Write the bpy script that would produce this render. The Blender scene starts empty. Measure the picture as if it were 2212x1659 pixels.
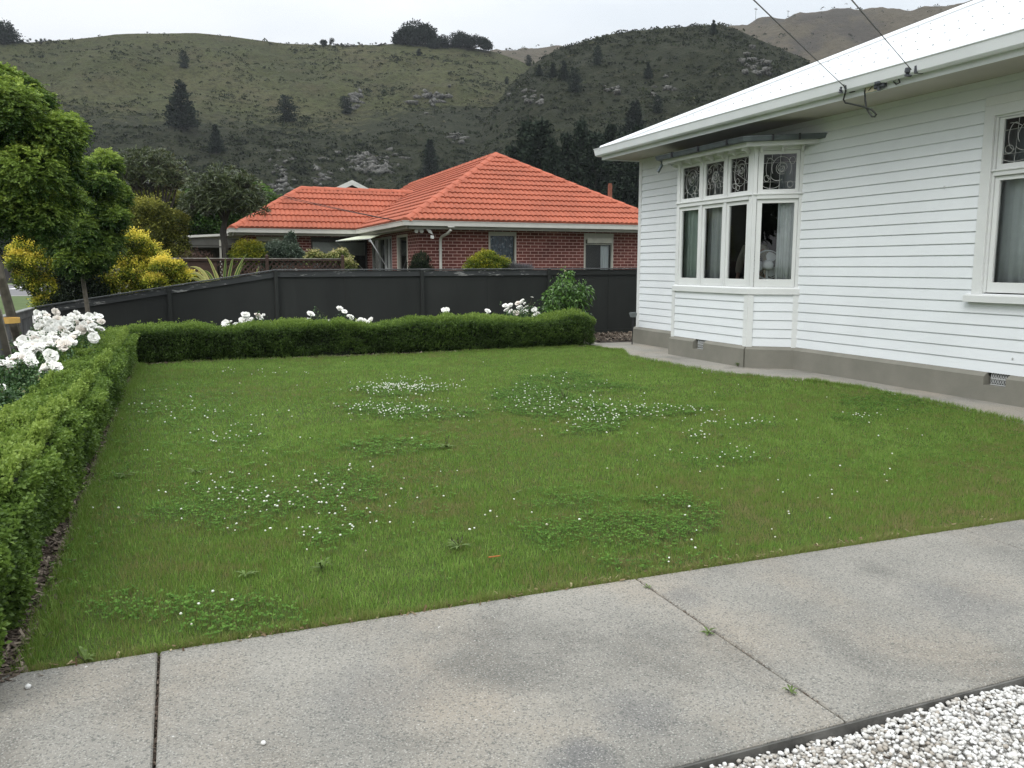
import bpy, math, random
import numpy as np
from mathutils import Vector, Matrix
R = math.radians
rng = np.random.default_rng(7); random.seed(7)
SC = bpy.context.scene; COL = SC.collection
# ------------------------------------------------------------ camera
FPX, CX, CY, H0 = 1789.0, 1106.0, 829.5, 1.55      # calibration at 2212 px width
PITCH = math.atan((CY-576)/FPX); YAW = R(21.9)
cd = bpy.data.cameras.new('camera'); cam = bpy.data.objects.new('camera', cd); COL.objects.link(cam)
cam.location = (0, 0, H0); cam.rotation_euler = (R(90)-PITCH, 0, -YAW)
cd.sensor_width = 36; cd.lens = 36*FPX/2212; cd.clip_end = 5000; cd.clip_start = 0.05
SC.camera = cam
# ------------------------------------------------------------ sky, sun, exposure
SUN_EL, SUN_AZ = R(48), R(236)      # azimuth clockwise from +Y
w = bpy.data.worlds.new('World'); SC.world = w; w.use_nodes = True
nt = w.node_tree; nt.nodes.clear(); N = nt.nodes.new; L = nt.links.new
out = N('ShaderNodeOutputWorld'); bg = N('ShaderNodeBackground'); L(bg.outputs[0], out.inputs[0])
sky = N('ShaderNodeTexSky'); sky.sky_type = 'NISHITA'; sky.sun_disc = False
sky.sun_elevation = SUN_EL; sky.sun_rotation = SUN_AZ; sky.air_density = 1.0; sky.dust_density = 3.0
geo = N('ShaderNodeNewGeometry'); tc = N('ShaderNodeTexCoord')
sx = N('ShaderNodeSeparateXYZ'); L(tc.outputs['Generated'], sx.inputs[0])
# cloud deck: brightness grows towards the zenith, as under a real overcast
mr = N('ShaderNodeMapRange'); mr.inputs[1].default_value = 0.0; mr.inputs[2].default_value = 1.0
mr.inputs[3].default_value = 0.55; mr.inputs[4].default_value = 2.0
pw = N('ShaderNodeMath'); pw.operation = 'POWER'; pw.inputs[1].default_value = 1.5; pw.use_clamp = True; L(sx.outputs[2], pw.inputs[0]); L(pw.outputs[0], mr.inputs[0])
nz = N('ShaderNodeTexNoise'); nz.inputs['Scale'].default_value = 2.2; nz.inputs['Detail'].default_value = 5
mp = N('ShaderNodeMapping'); mp.inputs['Scale'].default_value = (1, 1, 2.6); L(tc.outputs['Generated'], mp.inputs[0]); L(mp.outputs[0], nz.inputs[0])
cr = N('ShaderNodeValToRGB'); L(nz.outputs[0], cr.inputs[0])
cr.color_ramp.elements[0].position = 0.35; cr.color_ramp.elements[0].color = (0.88, 0.94, 1.0, 1)
cr.color_ramp.elements[1].position = 0.62; cr.color_ramp.elements[1].color = (1.07, 1.10, 1.13, 1)
vm = N('ShaderNodeVectorMath'); vm.operation = 'SCALE'; L(cr.outputs[0], vm.inputs[0]); L(mr.outputs[0], vm.inputs[3])
vs = N('ShaderNodeVectorMath'); vs.operation = 'SCALE'; L(sky.outputs[0], vs.inputs[0]); vs.inputs[3].default_value = 0.05
mx = N('ShaderNodeMix'); mx.data_type = 'RGBA'; mx.inputs[0].default_value = 0.9
L(vs.outputs[0], mx.inputs[6]); L(vm.outputs[0], mx.inputs[7]); L(mx.outputs[2], bg.inputs[0]); bg.inputs[1].default_value = 1.0
sd = bpy.data.lights.new('sun', 'SUN'); so = bpy.data.objects.new('sun', sd); COL.objects.link(so)
sd.energy = 0.9; sd.angle = R(28); sd.color = (1, 0.985, 0.96)
sdir = Vector((math.sin(SUN_AZ)*math.cos(SUN_EL), math.cos(SUN_AZ)*math.cos(SUN_EL), math.sin(SUN_EL)))
so.rotation_euler = sdir.to_track_quat('Z', 'Y').to_euler()
SC.view_settings.view_transform = 'Standard'; SC.view_settings.look = 'None'
SC.view_settings.exposure = 0.51; SC.view_settings.gamma = 1.0
SC.render.engine = 'CYCLES'
SC.cycles.max_bounces = 6; SC.cycles.diffuse_bounces = 3; SC.cycles.transparent_max_bounces = 12
SC.cycles.use_denoising = True; SC.cycles.denoiser = 'OPENIMAGEDENOISE'; SC.cycles.denoising_prefilter = 'NONE'; SC.cycles.denoising_input_passes = 'RGB_ALBEDO_NORMAL'; SC.cycles.sample_clamp_indirect = 4.0

# ------------------------------------------------------------ picture-to-place calibration (points measured on known planes)
def ray(x, y):
    a = (x-CX)/FPX; b = -(y-CY)/FPX
    fz = math.cos(PITCH)+b*math.sin(PITCH); up = -math.sin(PITCH)+b*math.cos(PITCH)
    return Vector((a*math.cos(YAW)+fz*math.sin(YAW), -a*math.sin(YAW)+fz*math.cos(YAW), up))
def onz(x, y, z=0.0):
    r = ray(x, y); t = (z-H0)/r.z; return Vector((r.x*t, r.y*t, z))
def onY(x, y, Y):
    r = ray(x, y); t = Y/r.y; return Vector((r.x*t, Y, H0+r.z*t))
def onX(x, y, X):
    r = ray(x, y); t = X/r.x; return Vector((X, r.y*t, H0+r.z*t))

# ------------------------------------------------------------ mesh helpers
class MB:
    def __init__(s): s.v = []; s.f = []
    def add(s, vs, fs):
        n = len(s.v); s.v += [tuple(p) for p in vs]; s.f += [tuple(n+i for i in f) for f in fs]
    def box(s, x0, y0, z0, x1, y1, z1):
        if x0 > x1: x0, x1 = x1, x0
        if y0 > y1: y0, y1 = y1, y0
        if z0 > z1: z0, z1 = z1, z0
        s.add([(x0,y0,z0),(x1,y0,z0),(x1,y1,z0),(x0,y1,z0),(x0,y0,z1),(x1,y0,z1),(x1,y1,z1),(x0,y1,z1)],
              [(0,3,2,1),(4,5,6,7),(0,1,5,4),(1,2,6,5),(2,3,7,6),(3,0,4,7)])
    def fbox(s, F, u0, u1, v0, v1, w0, w1):
        P = [(u0,v0,w0),(u1,v0,w0),(u1,v1,w0),(u0,v1,w0),(u0,v0,w1),(u1,v0,w1),(u1,v1,w1),(u0,v1,w1)]
        s.add([F(*p) for p in P], [(0,3,2,1),(4,5,6,7),(0,1,5,4),(1,2,6,5),(2,3,7,6),(3,0,4,7)])
    def hexa(s, P): s.add(P, [(0,3,2,1),(4,5,6,7),(0,1,5,4),(1,2,6,5),(2,3,7,6),(3,0,4,7)])
    def sweep(s, path, prof, close=True, cap=True):
        # path: list of (origin, a-axis, b-axis); prof: list of (a,b)
        n = len(prof); b0 = len(s.v)
        for o, a, b in path:
            for p in prof: s.v.append(tuple(Vector(o)+Vector(a)*p[0]+Vector(b)*p[1]))
        m = n if close else n-1
        for i in range(len(path)-1):
            for j in range(m):
                k = (j+1) % n
                s.f.append((b0+i*n+j, b0+i*n+k, b0+(i+1)*n+k, b0+(i+1)*n+j))
        if cap and close:
            s.f.append(tuple(b0+j for j in range(n))); s.f.append(tuple(b0+(len(path)-1)*n+j for j in reversed(range(n))))
    def tube(s, pts, r, n=6, cap=True):
        pts = [Vector(p) for p in pts]; rs = r if hasattr(r, '__len__') else [r]*len(pts)
        b0 = len(s.v); up = Vector((0, 0, 1))
        prev = None
        for i, p in enumerate(pts):
            t = (pts[min(i+1, len(pts)-1)]-pts[max(i-1, 0)])
            if t.length < 1e-9: t = Vector((0, 0, 1))
            t.normalize()
            a = t.cross(prev if prev is not None and abs(t.dot(prev)) < .95 else (up if abs(t.z) < .9 else Vector((1, 0, 0)))); a.normalize()
            b = t.cross(a)
            if prev is None: prev = b.copy()
            for k in range(n):
                q = 2*math.pi*k/n
                s.v.append(tuple(p+a*math.cos(q)*rs[i]+b*math.sin(q)*rs[i]))
        for i in range(len(pts)-1):
            for k in range(n):
                k2 = (k+1) % n
                s.f.append((b0+i*n+k, b0+i*n+k2, b0+(i+1)*n+k2, b0+(i+1)*n+k))
        if cap:
            s.f.append(tuple(b0+k for k in reversed(range(n)))); s.f.append(tuple(b0+(len(pts)-1)*n+k for k in range(n)))
    def lathe(s, o, prof, n=16, axis=Vector((0, 0, 1))):
        axis = Vector(axis).normalized(); a = axis.orthogonal().normalized(); b = axis.cross(a); o = Vector(o)
        b0 = len(s.v)
        for r, z in prof:
            for k in range(n):
                q = 2*math.pi*k/n; s.v.append(tuple(o+axis*z+a*r*math.cos(q)+b*r*math.sin(q)))
        for i in range(len(prof)-1):
            for k in range(n):
                k2 = (k+1) % n; s.f.append((b0+i*n+k, b0+i*n+k2, b0+(i+1)*n+k2, b0+(i+1)*n+k))
        s.f.append(tuple(b0+k for k in reversed(range(n)))); s.f.append(tuple(b0+(len(prof)-1)*n+k for k in range(n)))
    def build(s, name, mat, parent=None, smooth=False, bevel=0):
        me = bpy.data.meshes.new(name)
        o0 = root_loc(parent)
        me.from_pydata([(p[0]-o0.x, p[1]-o0.y, p[2]-o0.z) for p in s.v], [], s.f); me.update()
        me.materials.append(mat)
        if smooth: me.shade_smooth()
        o = bpy.data.objects.new(name, me); COL.objects.link(o)
        if parent: o.parent = parent
        if bevel:
            m = o.modifiers.new('bevel', 'BEVEL'); m.width = bevel; m.segments = 1; m.limit_method = 'ANGLE'
        return o
def root_loc(p):
    o = Vector((0, 0, 0))
    while p is not None: o += p.location; p = p.parent
    return o
def np_mesh(name, V, F, mat, parent=None, tint=None, smooth=False):
    """V (n,3), F (m,k) int array, tint (n,) float per vertex"""
    V = np.asarray(V, dtype=np.float32); o0 = root_loc(parent); V = V-np.array([o0.x, o0.y, o0.z], dtype=np.float32)
    F = np.asarray(F, dtype=np.int32); k = F.shape[1]
    me = bpy.data.meshes.new(name)
    me.vertices.add(len(V)); me.vertices.foreach_set('co', V.ravel())
    me.loops.add(F.size); me.loops.foreach_set('vertex_index', F.ravel())
    me.polygons.add(len(F)); me.polygons.foreach_set('loop_start', np.arange(0, F.size, k, dtype=np.int32))
    me.polygons.foreach_set('loop_total', np.full(len(F), k, dtype=np.int32))
    me.update(calc_edges=True); me.validate()
    if tint is not None:
        a = me.attributes.new('tint', 'FLOAT', 'POINT'); a.data.foreach_set('value', np.asarray(tint, dtype=np.float32))
    me.materials.append(mat)
    if smooth: me.shade_smooth()
    o = bpy.data.objects.new(name, me); COL.objects.link(o)
    if parent: o.parent = parent
    return o
def tag(o, label=None, cat=None, group=None, kind=None):
    if label: o['label'] = label
    if cat: o['category'] = cat
    if group: o['group'] = group
    if kind: o['kind'] = kind
    return o
def thing(name, loc, label, cat, group=None):
    o = bpy.data.objects.new(name, None); COL.objects.link(o); o.location = loc; o.empty_display_size = .1
    return tag(o, label, cat, group)
def frame(o, u, v=(0, 0, 1)):
    o = Vector(o); u = Vector(u).normalized(); v = Vector(v).normalized(); w_ = u.cross(v)
    def F(a, b, c): return o+u*a+v*b+w_*c
    F.o, F.u, F.v, F.w = o, u, v, w_
    return F

# ------------------------------------------------------------ value noise (numpy) for terrain and growth
_perm = np.random.default_rng(3).random(65536)
def vnoise(x, y, z=0.0):
    x = np.asarray(x, float); y = np.asarray(y, float); z = np.zeros_like(x)+z
    xi, yi, zi = np.floor(x).astype(int), np.floor(y).astype(int), np.floor(z).astype(int)
    fx, fy, fz = x-xi, y-yi, z-zi
    fx, fy, fz = fx*fx*(3-2*fx), fy*fy*(3-2*fy), fz*fz*(3-2*fz)
    def h(i, j, k): return _perm[(i*7919+j*104729+k*15485863) % 65536]
    r = 0
    for di, wx in ((0, 1-fx), (1, fx)):
        for dj, wy in ((0, 1-fy), (1, fy)):
            for dk, wz in ((0, 1-fz), (1, fz)):
                r = r+wx*wy*wz*h(xi+di, yi+dj, zi+dk)
    return r*2-1
def fbm(x, y, z=0.0, o=4):
    r = 0; a = 1; s = 1; t = 0
    for _ in range(o):
        r = r+a*vnoise(np.asarray(x)*s+13.7*s, np.asarray(y)*s-7.1*s, np.asarray(z)*s); t += a; a *= .5; s *= 2.03
    return r/t

# ------------------------------------------------------------ materials
def newmat(name):
    m = bpy.data.materials.new(name); m.use_nodes = True; t = m.node_tree
    b = t.nodes['Principled BSDF']; return m, t, b
def setp(b, **k):
    for n, v in k.items():
        n = {'rough': 'Roughness', 'spec': 'Specular IOR Level', 'metal': 'Metallic', 'sheen': 'Sheen Weight'}.get(n, n)
        b.inputs[n].default_value = v
def ramp(t, fac, stops, interp='LINEAR'):
    r = t.nodes.new('ShaderNodeValToRGB'); e = r.color_ramp.elements; r.color_ramp.interpolation = interp
    while len(e) > 1: e.remove(e[-1])
    e[0].position = stops[0][0]; e[0].color = (*stops[0][1], 1)
    for p, c in stops[1:]:
        q = e.new(p); q.color = (*c, 1)
    t.links.new(fac, r.inputs[0]); return r.outputs[0]
def noise(t, scale, detail=4, rough=.55, vec=None, stretch=None, dist=0):
    n = t.nodes.new('ShaderNodeTexNoise'); n.inputs['Scale'].default_value = scale; n.inputs['Detail'].default_value = detail
    n.inputs['Roughness'].default_value = rough; n.inputs['Distortion'].default_value = dist
    if vec is None:
        g = t.nodes.new('ShaderNodeNewGeometry'); vec = g.outputs['Position']
    if stretch:
        m = t.nodes.new('ShaderNodeMapping'); m.inputs['Scale'].default_value = stretch; t.links.new(vec, m.inputs[0]); vec = m.outputs[0]
    t.links.new(vec, n.inputs['Vector']); return n.outputs[0]
def mixc(t, fac, a, b, mode='MIX'):
    m = t.nodes.new('ShaderNodeMix'); m.data_type = 'RGBA'; m.blend_type = mode
    for i, s in ((0, fac), (6, a), (7, b)):
        if isinstance(s, (int, float)): m.inputs[i].default_value = s
        elif isinstance(s, tuple): m.inputs[i].default_value = (*s, 1)
        else: t.links.new(s, m.inputs[i])
    return m.outputs[2]
def mth(t, op, a, b=0.0, clamp=False):
    m = t.nodes.new('ShaderNodeMath'); m.operation = op; m.use_clamp = clamp
    for i, s in ((0, a), (1, b)):
        if isinstance(s, (int, float)): m.inputs[i].default_value = s
        else: t.links.new(s, m.inputs[i])
    return m.outputs[0]
def bump(t, b, h, strength=.3, dist=.01):
    n = t.nodes.new('ShaderNodeBump'); n.inputs['Strength'].default_value = strength; n.inputs['Distance'].default_value = dist
    t.links.new(h, n.inputs['Height']); t.links.new(n.outputs[0], b.inputs['Normal'])
def simple(name, col, rough=.6, var=.12, scale=6, metal=0, spec=.4, bmp=0, bscale=60):
    m, t, b = newmat(name); n = noise(t, scale, 5)
    lo = tuple(c*(1-var) for c in col); hi = tuple(min(c*(1+var), 1) for c in col)
    t.links.new(ramp(t, n, [(.3, lo), (.7, hi)]), b.inputs['Base Color']); setp(b, rough=rough, metal=metal, spec=spec)
    if bmp: bump(t, b, noise(t, bscale, 4), bmp, .004)
    return m
def leafmat(name, stops, rough=.55, trans=.25, spec=.35):
    """tint attribute -> colour variation from leaf to leaf, with shading in the frond trees"""
    m, t, b = newmat(name); a = t.nodes.new('ShaderNodeAttribute'); a.attribute_name = 'tint'
    c = ramp(t, a.outputs['Fac'], stops); t.links.new(c, b.inputs['Base Color']); setp(b, rough=rough, spec=spec)
    if trans:
        tr = t.nodes.new('ShaderNodeBsdfTranslucent'); t.links.new(c, tr.inputs[0])
        mxs = t.nodes.new('ShaderNodeMixShader'); mxs.inputs[0].default_value = trans
        t.links.new(b.outputs[0], mxs.inputs[1]); t.links.new(tr.outputs[0], mxs.inputs[2])
        t.links.new(mxs.outputs[0], t.nodes['Material Output'].inputs[0])
    return m
M = {}
def paint_white(name, base, peel=0.0, dirt=.06):
    m, t, b = newmat(name)
    n = noise(t, 1.3, 5, .6); c = ramp(t, n, [(.3, tuple(x*(1-dirt) for x in base)), (.65, base)])
    s = noise(t, 9, 6, .7, stretch=(1, 1, 4)); c = mixc(t, mth(t, 'MULTIPLY', ramp(t, s, [(.62, (0, 0, 0)), (.85, (1, 1, 1))]), .25), c, (.45, .45, .40))
    if peel:
        p = noise(t, 11, 8, .75, stretch=(1, 1, .8), dist=.6); q = noise(t, 1.6, 2)
        f = mth(t, 'MULTIPLY', ramp(t, p, [(.66, (0, 0, 0)), (.70, (1, 1, 1))]), ramp(t, q, [(.45, (0, 0, 0)), (.6, (1, 1, 1))]))
        c = mixc(t, mth(t, 'MULTIPLY', f, peel), c, (.36, .34, .30))
    t.links.new(c, b.inputs['Base Color']); setp(b, rough=.45, spec=.35); bump(t, b, noise(t, 90, 3), .06, .002)
    return m
M['board'] = paint_white('weatherboard_paint', (.79, .82, .835))
M['trim'] = paint_white('trim_paint', (.73, .745, .73), peel=.55, dirt=.1)
M['sash'] = paint_white('sash_paint', (.75, .765, .745), peel=.35, dirt=.1)
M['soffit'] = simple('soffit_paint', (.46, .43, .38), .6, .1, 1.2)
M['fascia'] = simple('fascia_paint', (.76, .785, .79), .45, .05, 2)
M['roof'] = simple('white_roof_steel', (.68, .70, .71), .35, .03, 3)
M['screw'] = simple('roof_screw', (.40, .41, .41), .5)
def m_plinth():
    m, t, b = newmat('plinth_paint'); n = noise(t, 2.2, 6, .6)
    c = ramp(t, n, [(.3, (.185, .18, .15)), (.7, (.235, .225, .19))])
    c = mixc(t, mth(t, 'MULTIPLY', ramp(t, noise(t, 30, 3), [(.7, (0, 0, 0)), (.74, (1, 1, 1))]), .3), c, (.12, .115, .1))
    t.links.new(c, b.inputs['Base Color']); setp(b, rough=.75, spec=.25); bump(t, b, noise(t, 60, 5), .35, .006); return m
M['plinth'] = m_plinth()
def m_concrete(name, a, bcol, speck=1.0, stain=True):
    m, t, b = newmat(name)
    g = t.nodes.new('ShaderNodeNewGeometry')
    n1 = noise(t, .9, 5, .6); c = ramp(t, n1, [(.32, a), (.68, bcol)])
    pk = ramp(t, noise(t, 1.7, 3, .5, stretch=(1, .7, 1)), [(.45, (0, 0, 0)), (.7, (1, 1, 1))])
    c = mixc(t, mth(t, 'MULTIPLY', pk, .5), c, tuple(x*k for x, k in zip(bcol, (1.12, 1.0, .88))))
    if stain:
        st = ramp(t, noise(t, 1.1, 6, .65, dist=.8), [(.50, (0, 0, 0)), (.66, (1, 1, 1))]); c = mixc(t, mth(t, 'MULTIPLY', st, .55), c, tuple(x*.5 for x in a))
    if name == 'driveway_concrete':
        for px, py, rad, k in ((1255, 1640, .12, .75), (1375, 1540, .16, .5), (1480, 1290, .12, .45), (2080, 1300, .3, .4), (800, 1500, .25, .3)):
            q = ray(px, py); q = Vector((q.x, q.y, q.z))*(-H0/q.z); vd = t.nodes.new('ShaderNodeVectorMath'); vd.operation = 'DISTANCE'; t.links.new(g.outputs['Position'], vd.inputs[0]); vd.inputs[1].default_value = (q.x, q.y, .006)
            dd = mth(t, 'ADD', vd.outputs['Value'], mth(t, 'MULTIPLY', mth(t, 'SUBTRACT', noise(t, 9, 5, .65), .5), rad*1.8)); mr2 = t.nodes.new('ShaderNodeMapRange'); mr2.inputs[1].default_value = rad*1.2; mr2.inputs[2].default_value = rad*.4; t.links.new(dd, mr2.inputs[0])
            c = mixc(t, mth(t, 'MULTIPLY', mr2.outputs[0], k), c, (.115, .115, .115))
    for sc, lo, hi, col, k in ((105, .54, .60, (.07, .075, .07), .8), (140, .57, .62, (.48, .47, .43), .65), (70, .60, .68, (.10, .098, .085), .5), (28, .74, .75, (.65, .64, .6), .8)):
        s = ramp(t, noise(t, sc, 3, .6), [(lo, (0, 0, 0)), (hi, (1, 1, 1))]); c = mixc(t, mth(t, 'MULTIPLY', s, k*speck), c, col)
    t.links.new(c, b.inputs['Base Color']); setp(b, rough=.85, spec=.25)
    bump(t, b, noise(t, 85, 5, .7), .5, .006); return m
M['drive'] = m_concrete('driveway_concrete', (.185, .178, .158), (.285, .268, .232), .8)
M['path'] = m_concrete('path_concrete', (.25, .24, .21), (.33, .31, .27), .45)
M['paver'] = m_concrete('pale_paver', (.46, .45, .38), (.55, .54, .46), .15, False)
M['soil'] = simple('soil', (.045, .035, .027), .95, .5, 14, bmp=.8, bscale=50)
M['bark'] = leafmat('bark_mulch', [(0, (.05, .035, .025)), (.6, (.13, .10, .075)), (1, (.30, .25, .19))], .9, 0)
def m_glass(name, tintc=(.9, .93, .92), base=.06, rough=0.0):
    m, t, b = newmat(name); t.nodes.remove(b)
    tr = t.nodes.new('ShaderNodeBsdfTransparent'); tr.inputs[0].default_value = (*tintc, 1)
    gl = t.nodes.new('ShaderNodeBsdfGlossy'); gl.inputs['Roughness'].default_value = rough
    fr = t.nodes.new('ShaderNodeFresnel'); fr.inputs[0].default_value = 1.5
    mx_ = t.nodes.new('ShaderNodeMixShader'); t.links.new(mth(t, 'ADD', mth(t, 'MULTIPLY', fr.outputs[0], 1.3), base*.2, True), mx_.inputs[0])
    t.links.new(tr.outputs[0], mx_.inputs[1]); t.links.new(gl.outputs[0], mx_.inputs[2]); t.links.new(mx_.outputs[0], t.nodes['Material Output'].inputs[0]); return m
M['glass'] = m_glass('window_glass'); M['obscure'] = m_glass('obscure_leaded_glass', (.30, .34, .34), .1, .05)
M['lead'] = simple('lead_came', (.48, .49, .47), .5, .1, 20, metal=.3)
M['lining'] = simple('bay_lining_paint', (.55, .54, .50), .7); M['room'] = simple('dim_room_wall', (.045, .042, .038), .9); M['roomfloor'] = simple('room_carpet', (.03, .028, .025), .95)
M['curtain'] = simple('curtain_cloth', (.80, .83, .84), .9, .06, 8); M['curtain_green'] = simple('curtain_lining', (.62, .72, .66), .9, .06, 8)
M['galv'] = simple('galvanised_gutter', (.105, .125, .13), .5, .25, 5, metal=.5)
M['black'] = simple('black_plastic', (.012, .012, .014), .55, .2, 10)
M['cable'] = simple('dark_cable', (.02, .022, .02), .7); M['porcelain'] = simple('grey_porcelain', (.06, .065, .075), .4)
M['wire'] = simple('weathered_line', (.11, .105, .10), .7)
M['fanwhite'] = simple('white_plastic', (.84, .86, .88), .4, .04)
M['metalpale'] = simple('pale_metal', (.45, .46, .45), .45, .1, 8)
def m_fence():
    m, t, b = newmat('charcoal_fence_paint')
    n = noise(t, 1.6, 6, .6, stretch=(1, 1, .35)); c = ramp(t, n, [(.3, (.0185, .0205, .0185)), (.7, (.027, .0295, .0265))])
    s = ramp(t, noise(t, 5, 4, .6, stretch=(1, 1, .15)), [(.6, (0, 0, 0)), (.8, (1, 1, 1))]); c = mixc(t, mth(t, 'MULTIPLY', s, .25), c, (.055, .057, .055))
    t.links.new(c, b.inputs['Base Color']); setp(b, rough=.7, spec=.3); bump(t, b, noise(t, 30, 5), .15, .004); return m
M['fence'] = m_fence()
def m_fcap():
    m, t, b = newmat('flaking_fence_cap')
    c = ramp(t, noise(t, 2, 5), [(.3, (.03, .033, .033)), (.7, (.042, .046, .046))])
    p = ramp(t, noise(t, 5, 7, .72, stretch=(.5, 1, 2.5)), [(.57, (0, 0, 0)), (.62, (1, 1, 1))]); c = mixc(t, mth(t, 'MULTIPLY', p, .85), c, (.34, .34, .32))
    t.links.new(c, b.inputs['Base Color']); setp(b, rough=.7); return m
M['fcap'] = m_fcap()
M['paling'] = simple('weathered_grey_timber', (.155, .155, .15), .85, .3, 5, bmp=.3)
M['lattice'] = simple('brown_stained_timber', (.05, .028, .02), .8, .3, 5); M['latcap'] = simple('pale_lichened_rail', (.28, .26, .23), .85, .5, 9)
M['stake'] = simple('grey_stake_timber', (.20, .18, .15), .85, .25, 7, bmp=.3); M['tie'] = simple('yellow_tree_tie', (.62, .38, .10), .6, .1)
M['trunk'] = simple('bark_grey_brown', (.13, .115, .09), .9, .3, 12, bmp=.5); M['darktrunk'] = simple('dark_bark', (.05, .045, .038), .9, .3, 12)
M['stem'] = simple('green_brown_stem', (.07, .07, .03), .8, .3, 12)
# ============================================================ GROUND
def sheet(name, poly, z, mat, kind='structure', thick=0):
    mb = MB(); n = len(poly)
    if thick:
        mb.add([(x, y, z) for x, y in poly]+[(x, y, z-thick) for x, y in poly],
               [tuple(range(n))]+[(i, n+i, n+(i+1) % n, (i+1) % n) for i in range(n)])
    else: mb.add([(x, y, z) for x, y in poly], [tuple(range(n))])
    o = mb.build(name, mat); tag(o, kind=kind); return o
def m_ground():
    m, t, b = newmat('rough_ground'); n = noise(t, .15, 6, .6)
    c = ramp(t, n, [(.35, (.045, .055, .022)), (.6, (.075, .085, .035))]); c = mixc(t, .3, c, ramp(t, noise(t, 6, 5), [(.3, (.02, .025, .01)), (.7, (.09, .10, .04))]))
    t.links.new(c, b.inputs['Base Color']); setp(b, rough=.95, spec=.2); return m
M['ground'] = m_ground()
mb = MB(); g = []
for i in range(48):
    q = 2*math.pi*i/48; g.append((1500*math.cos(q), 1500*math.sin(q), -.12))
mb.add(g, [tuple(range(48))]); tag(mb.build('ground', M['ground']), kind='structure')
LX = -.66                                              # left edge of the lawn
lawn_poly = [(LX-.02, 3.475), (8.3, 3.40), (7.86, 4.6), (7.75, 5.62), (8.02, 7.02), (8.1, 8.2), (7.92, 8.9), (7.30, 10.05), (7.27, 12.70), (7.62, 13.52), (7.35, 14.46), (4.8, 14.37), (1.8, 14.35), (LX-.02, 14.6)]
def inlawn(x, y):
    x = np.asarray(x); y = np.asarray(y); r = np.zeros(x.shape, bool); n = len(lawn_poly)
    for i in range(n):
        x0, y0 = lawn_poly[i]; x1, y1 = lawn_poly[(i+1) % n]
        c = ((y0 > y) != (y1 > y)) & (x < (x1-x0)*(y-y0)/(y1-y0+1e-12)+x0); r ^= c
    return r
def m_lawn():
    m, t, b = newmat('lawn_turf'); n = noise(t, .8, 5, .6)
    c = ramp(t, n, [(.3, (.050, .060, .018)), (.5, (.052, .082, .017)), (.7, (.040, .078, .014))])
    c = mixc(t, .55, c, ramp(t, noise(t, 160, 3, .7), [(.35, (.035, .045, .014)), (.65, (.12, .17, .04))]))
    t.links.new(c, b.inputs['Base Color']); setp(b, rough=.9, spec=.15); bump(t, b, noise(t, 120, 4), .8, .02); return m
M['lawn'] = m_lawn()
sheet('lawn', lawn_poly, -.008, M['lawn'], thick=.1)
# garden beds
sheet('garden_bed_soil', [(-2.36, 1.0), (LX-.02, 1.0), (LX-.02, 14.6), (1.8, 14.35), (7.35, 14.46), (7.6, 15.0), (9.4, 15.0), (12.5, 15.6), (12.5, 17.12), (-2.36, 17.12)], -.02, M['soil'], thick=.09)
sheet('side_path', [(7.62, 13.5), (7.26, 12.72), (7.28, 10.07), (7.9, 8.9), (8.1, 8.2), (8.0, 7.0), (7.73, 5.62), (7.86, 4.6), (8.3, 3.42), (8.72, 3.42), (8.72, 14.9), (8.45, 14.96), (7.66, 15.02)], .004, M['path'], thick=.1)
mb = MB(); mb.box(7.10, 14.86, -.05, 7.9, 15.5, .012); tag(mb.build('stepping_slab', M['paver'], bevel=.01), 'pale cream concrete slab lying past the end of the back hedge', 'paving slab')
# driveway slabs (real joints with dark earth below)
M['joint'] = simple('joint_earth', (.02, .018, .013), .95, .5, 30)
mb = MB(); xs = [-4.55, -2.35, -.145, 2.055, 4.255, 6.455, 8.64]
for i in range(len(xs)-1):
    a, b_ = xs[i]+(.0055 if i == 2 else .0035), xs[i+1]-(.0055 if i == 1 else .0035)
    mb.hexa([(a, 2.035-.0, -.10), (b_, 2.035, -.10), (b_, 3.465-(b_)*.012+.01, -.10), (a, 3.465-a*.012+.01, -.10),
             (a, 2.035, .006), (b_, 2.035, .006), (b_, 3.465-b_*.012+.01, .006), (a, 3.465-a*.012+.01, .006)])
tag(mb.build('driveway', M['drive'], bevel=.006), kind='structure')
mb = MB(); mb.box(-4.55, 2.026, -.10, 8.63, 2.034, -.003); tag(mb.build('driveway_edge_strip', simple('dark_slab_edge', (.10, .097, .088), .95, .5, 9, bmp=.5)), kind='structure')  # thin strip, darker than the slabs, along their gravel-side face
sheet('driveway_base', [(-4.6, 2.03), (8.64, 2.03), (8.64, 3.5), (-4.6, 3.6)], -.045, M['joint'])
sheet('gravel_bed', [(-4.6, -4), (8.6, -4), (8.6, 2.0), (-4.6, 2.0)], -.075, simple('gravel_fines', (.48, .46, .42), .95, .4, 25))
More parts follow.
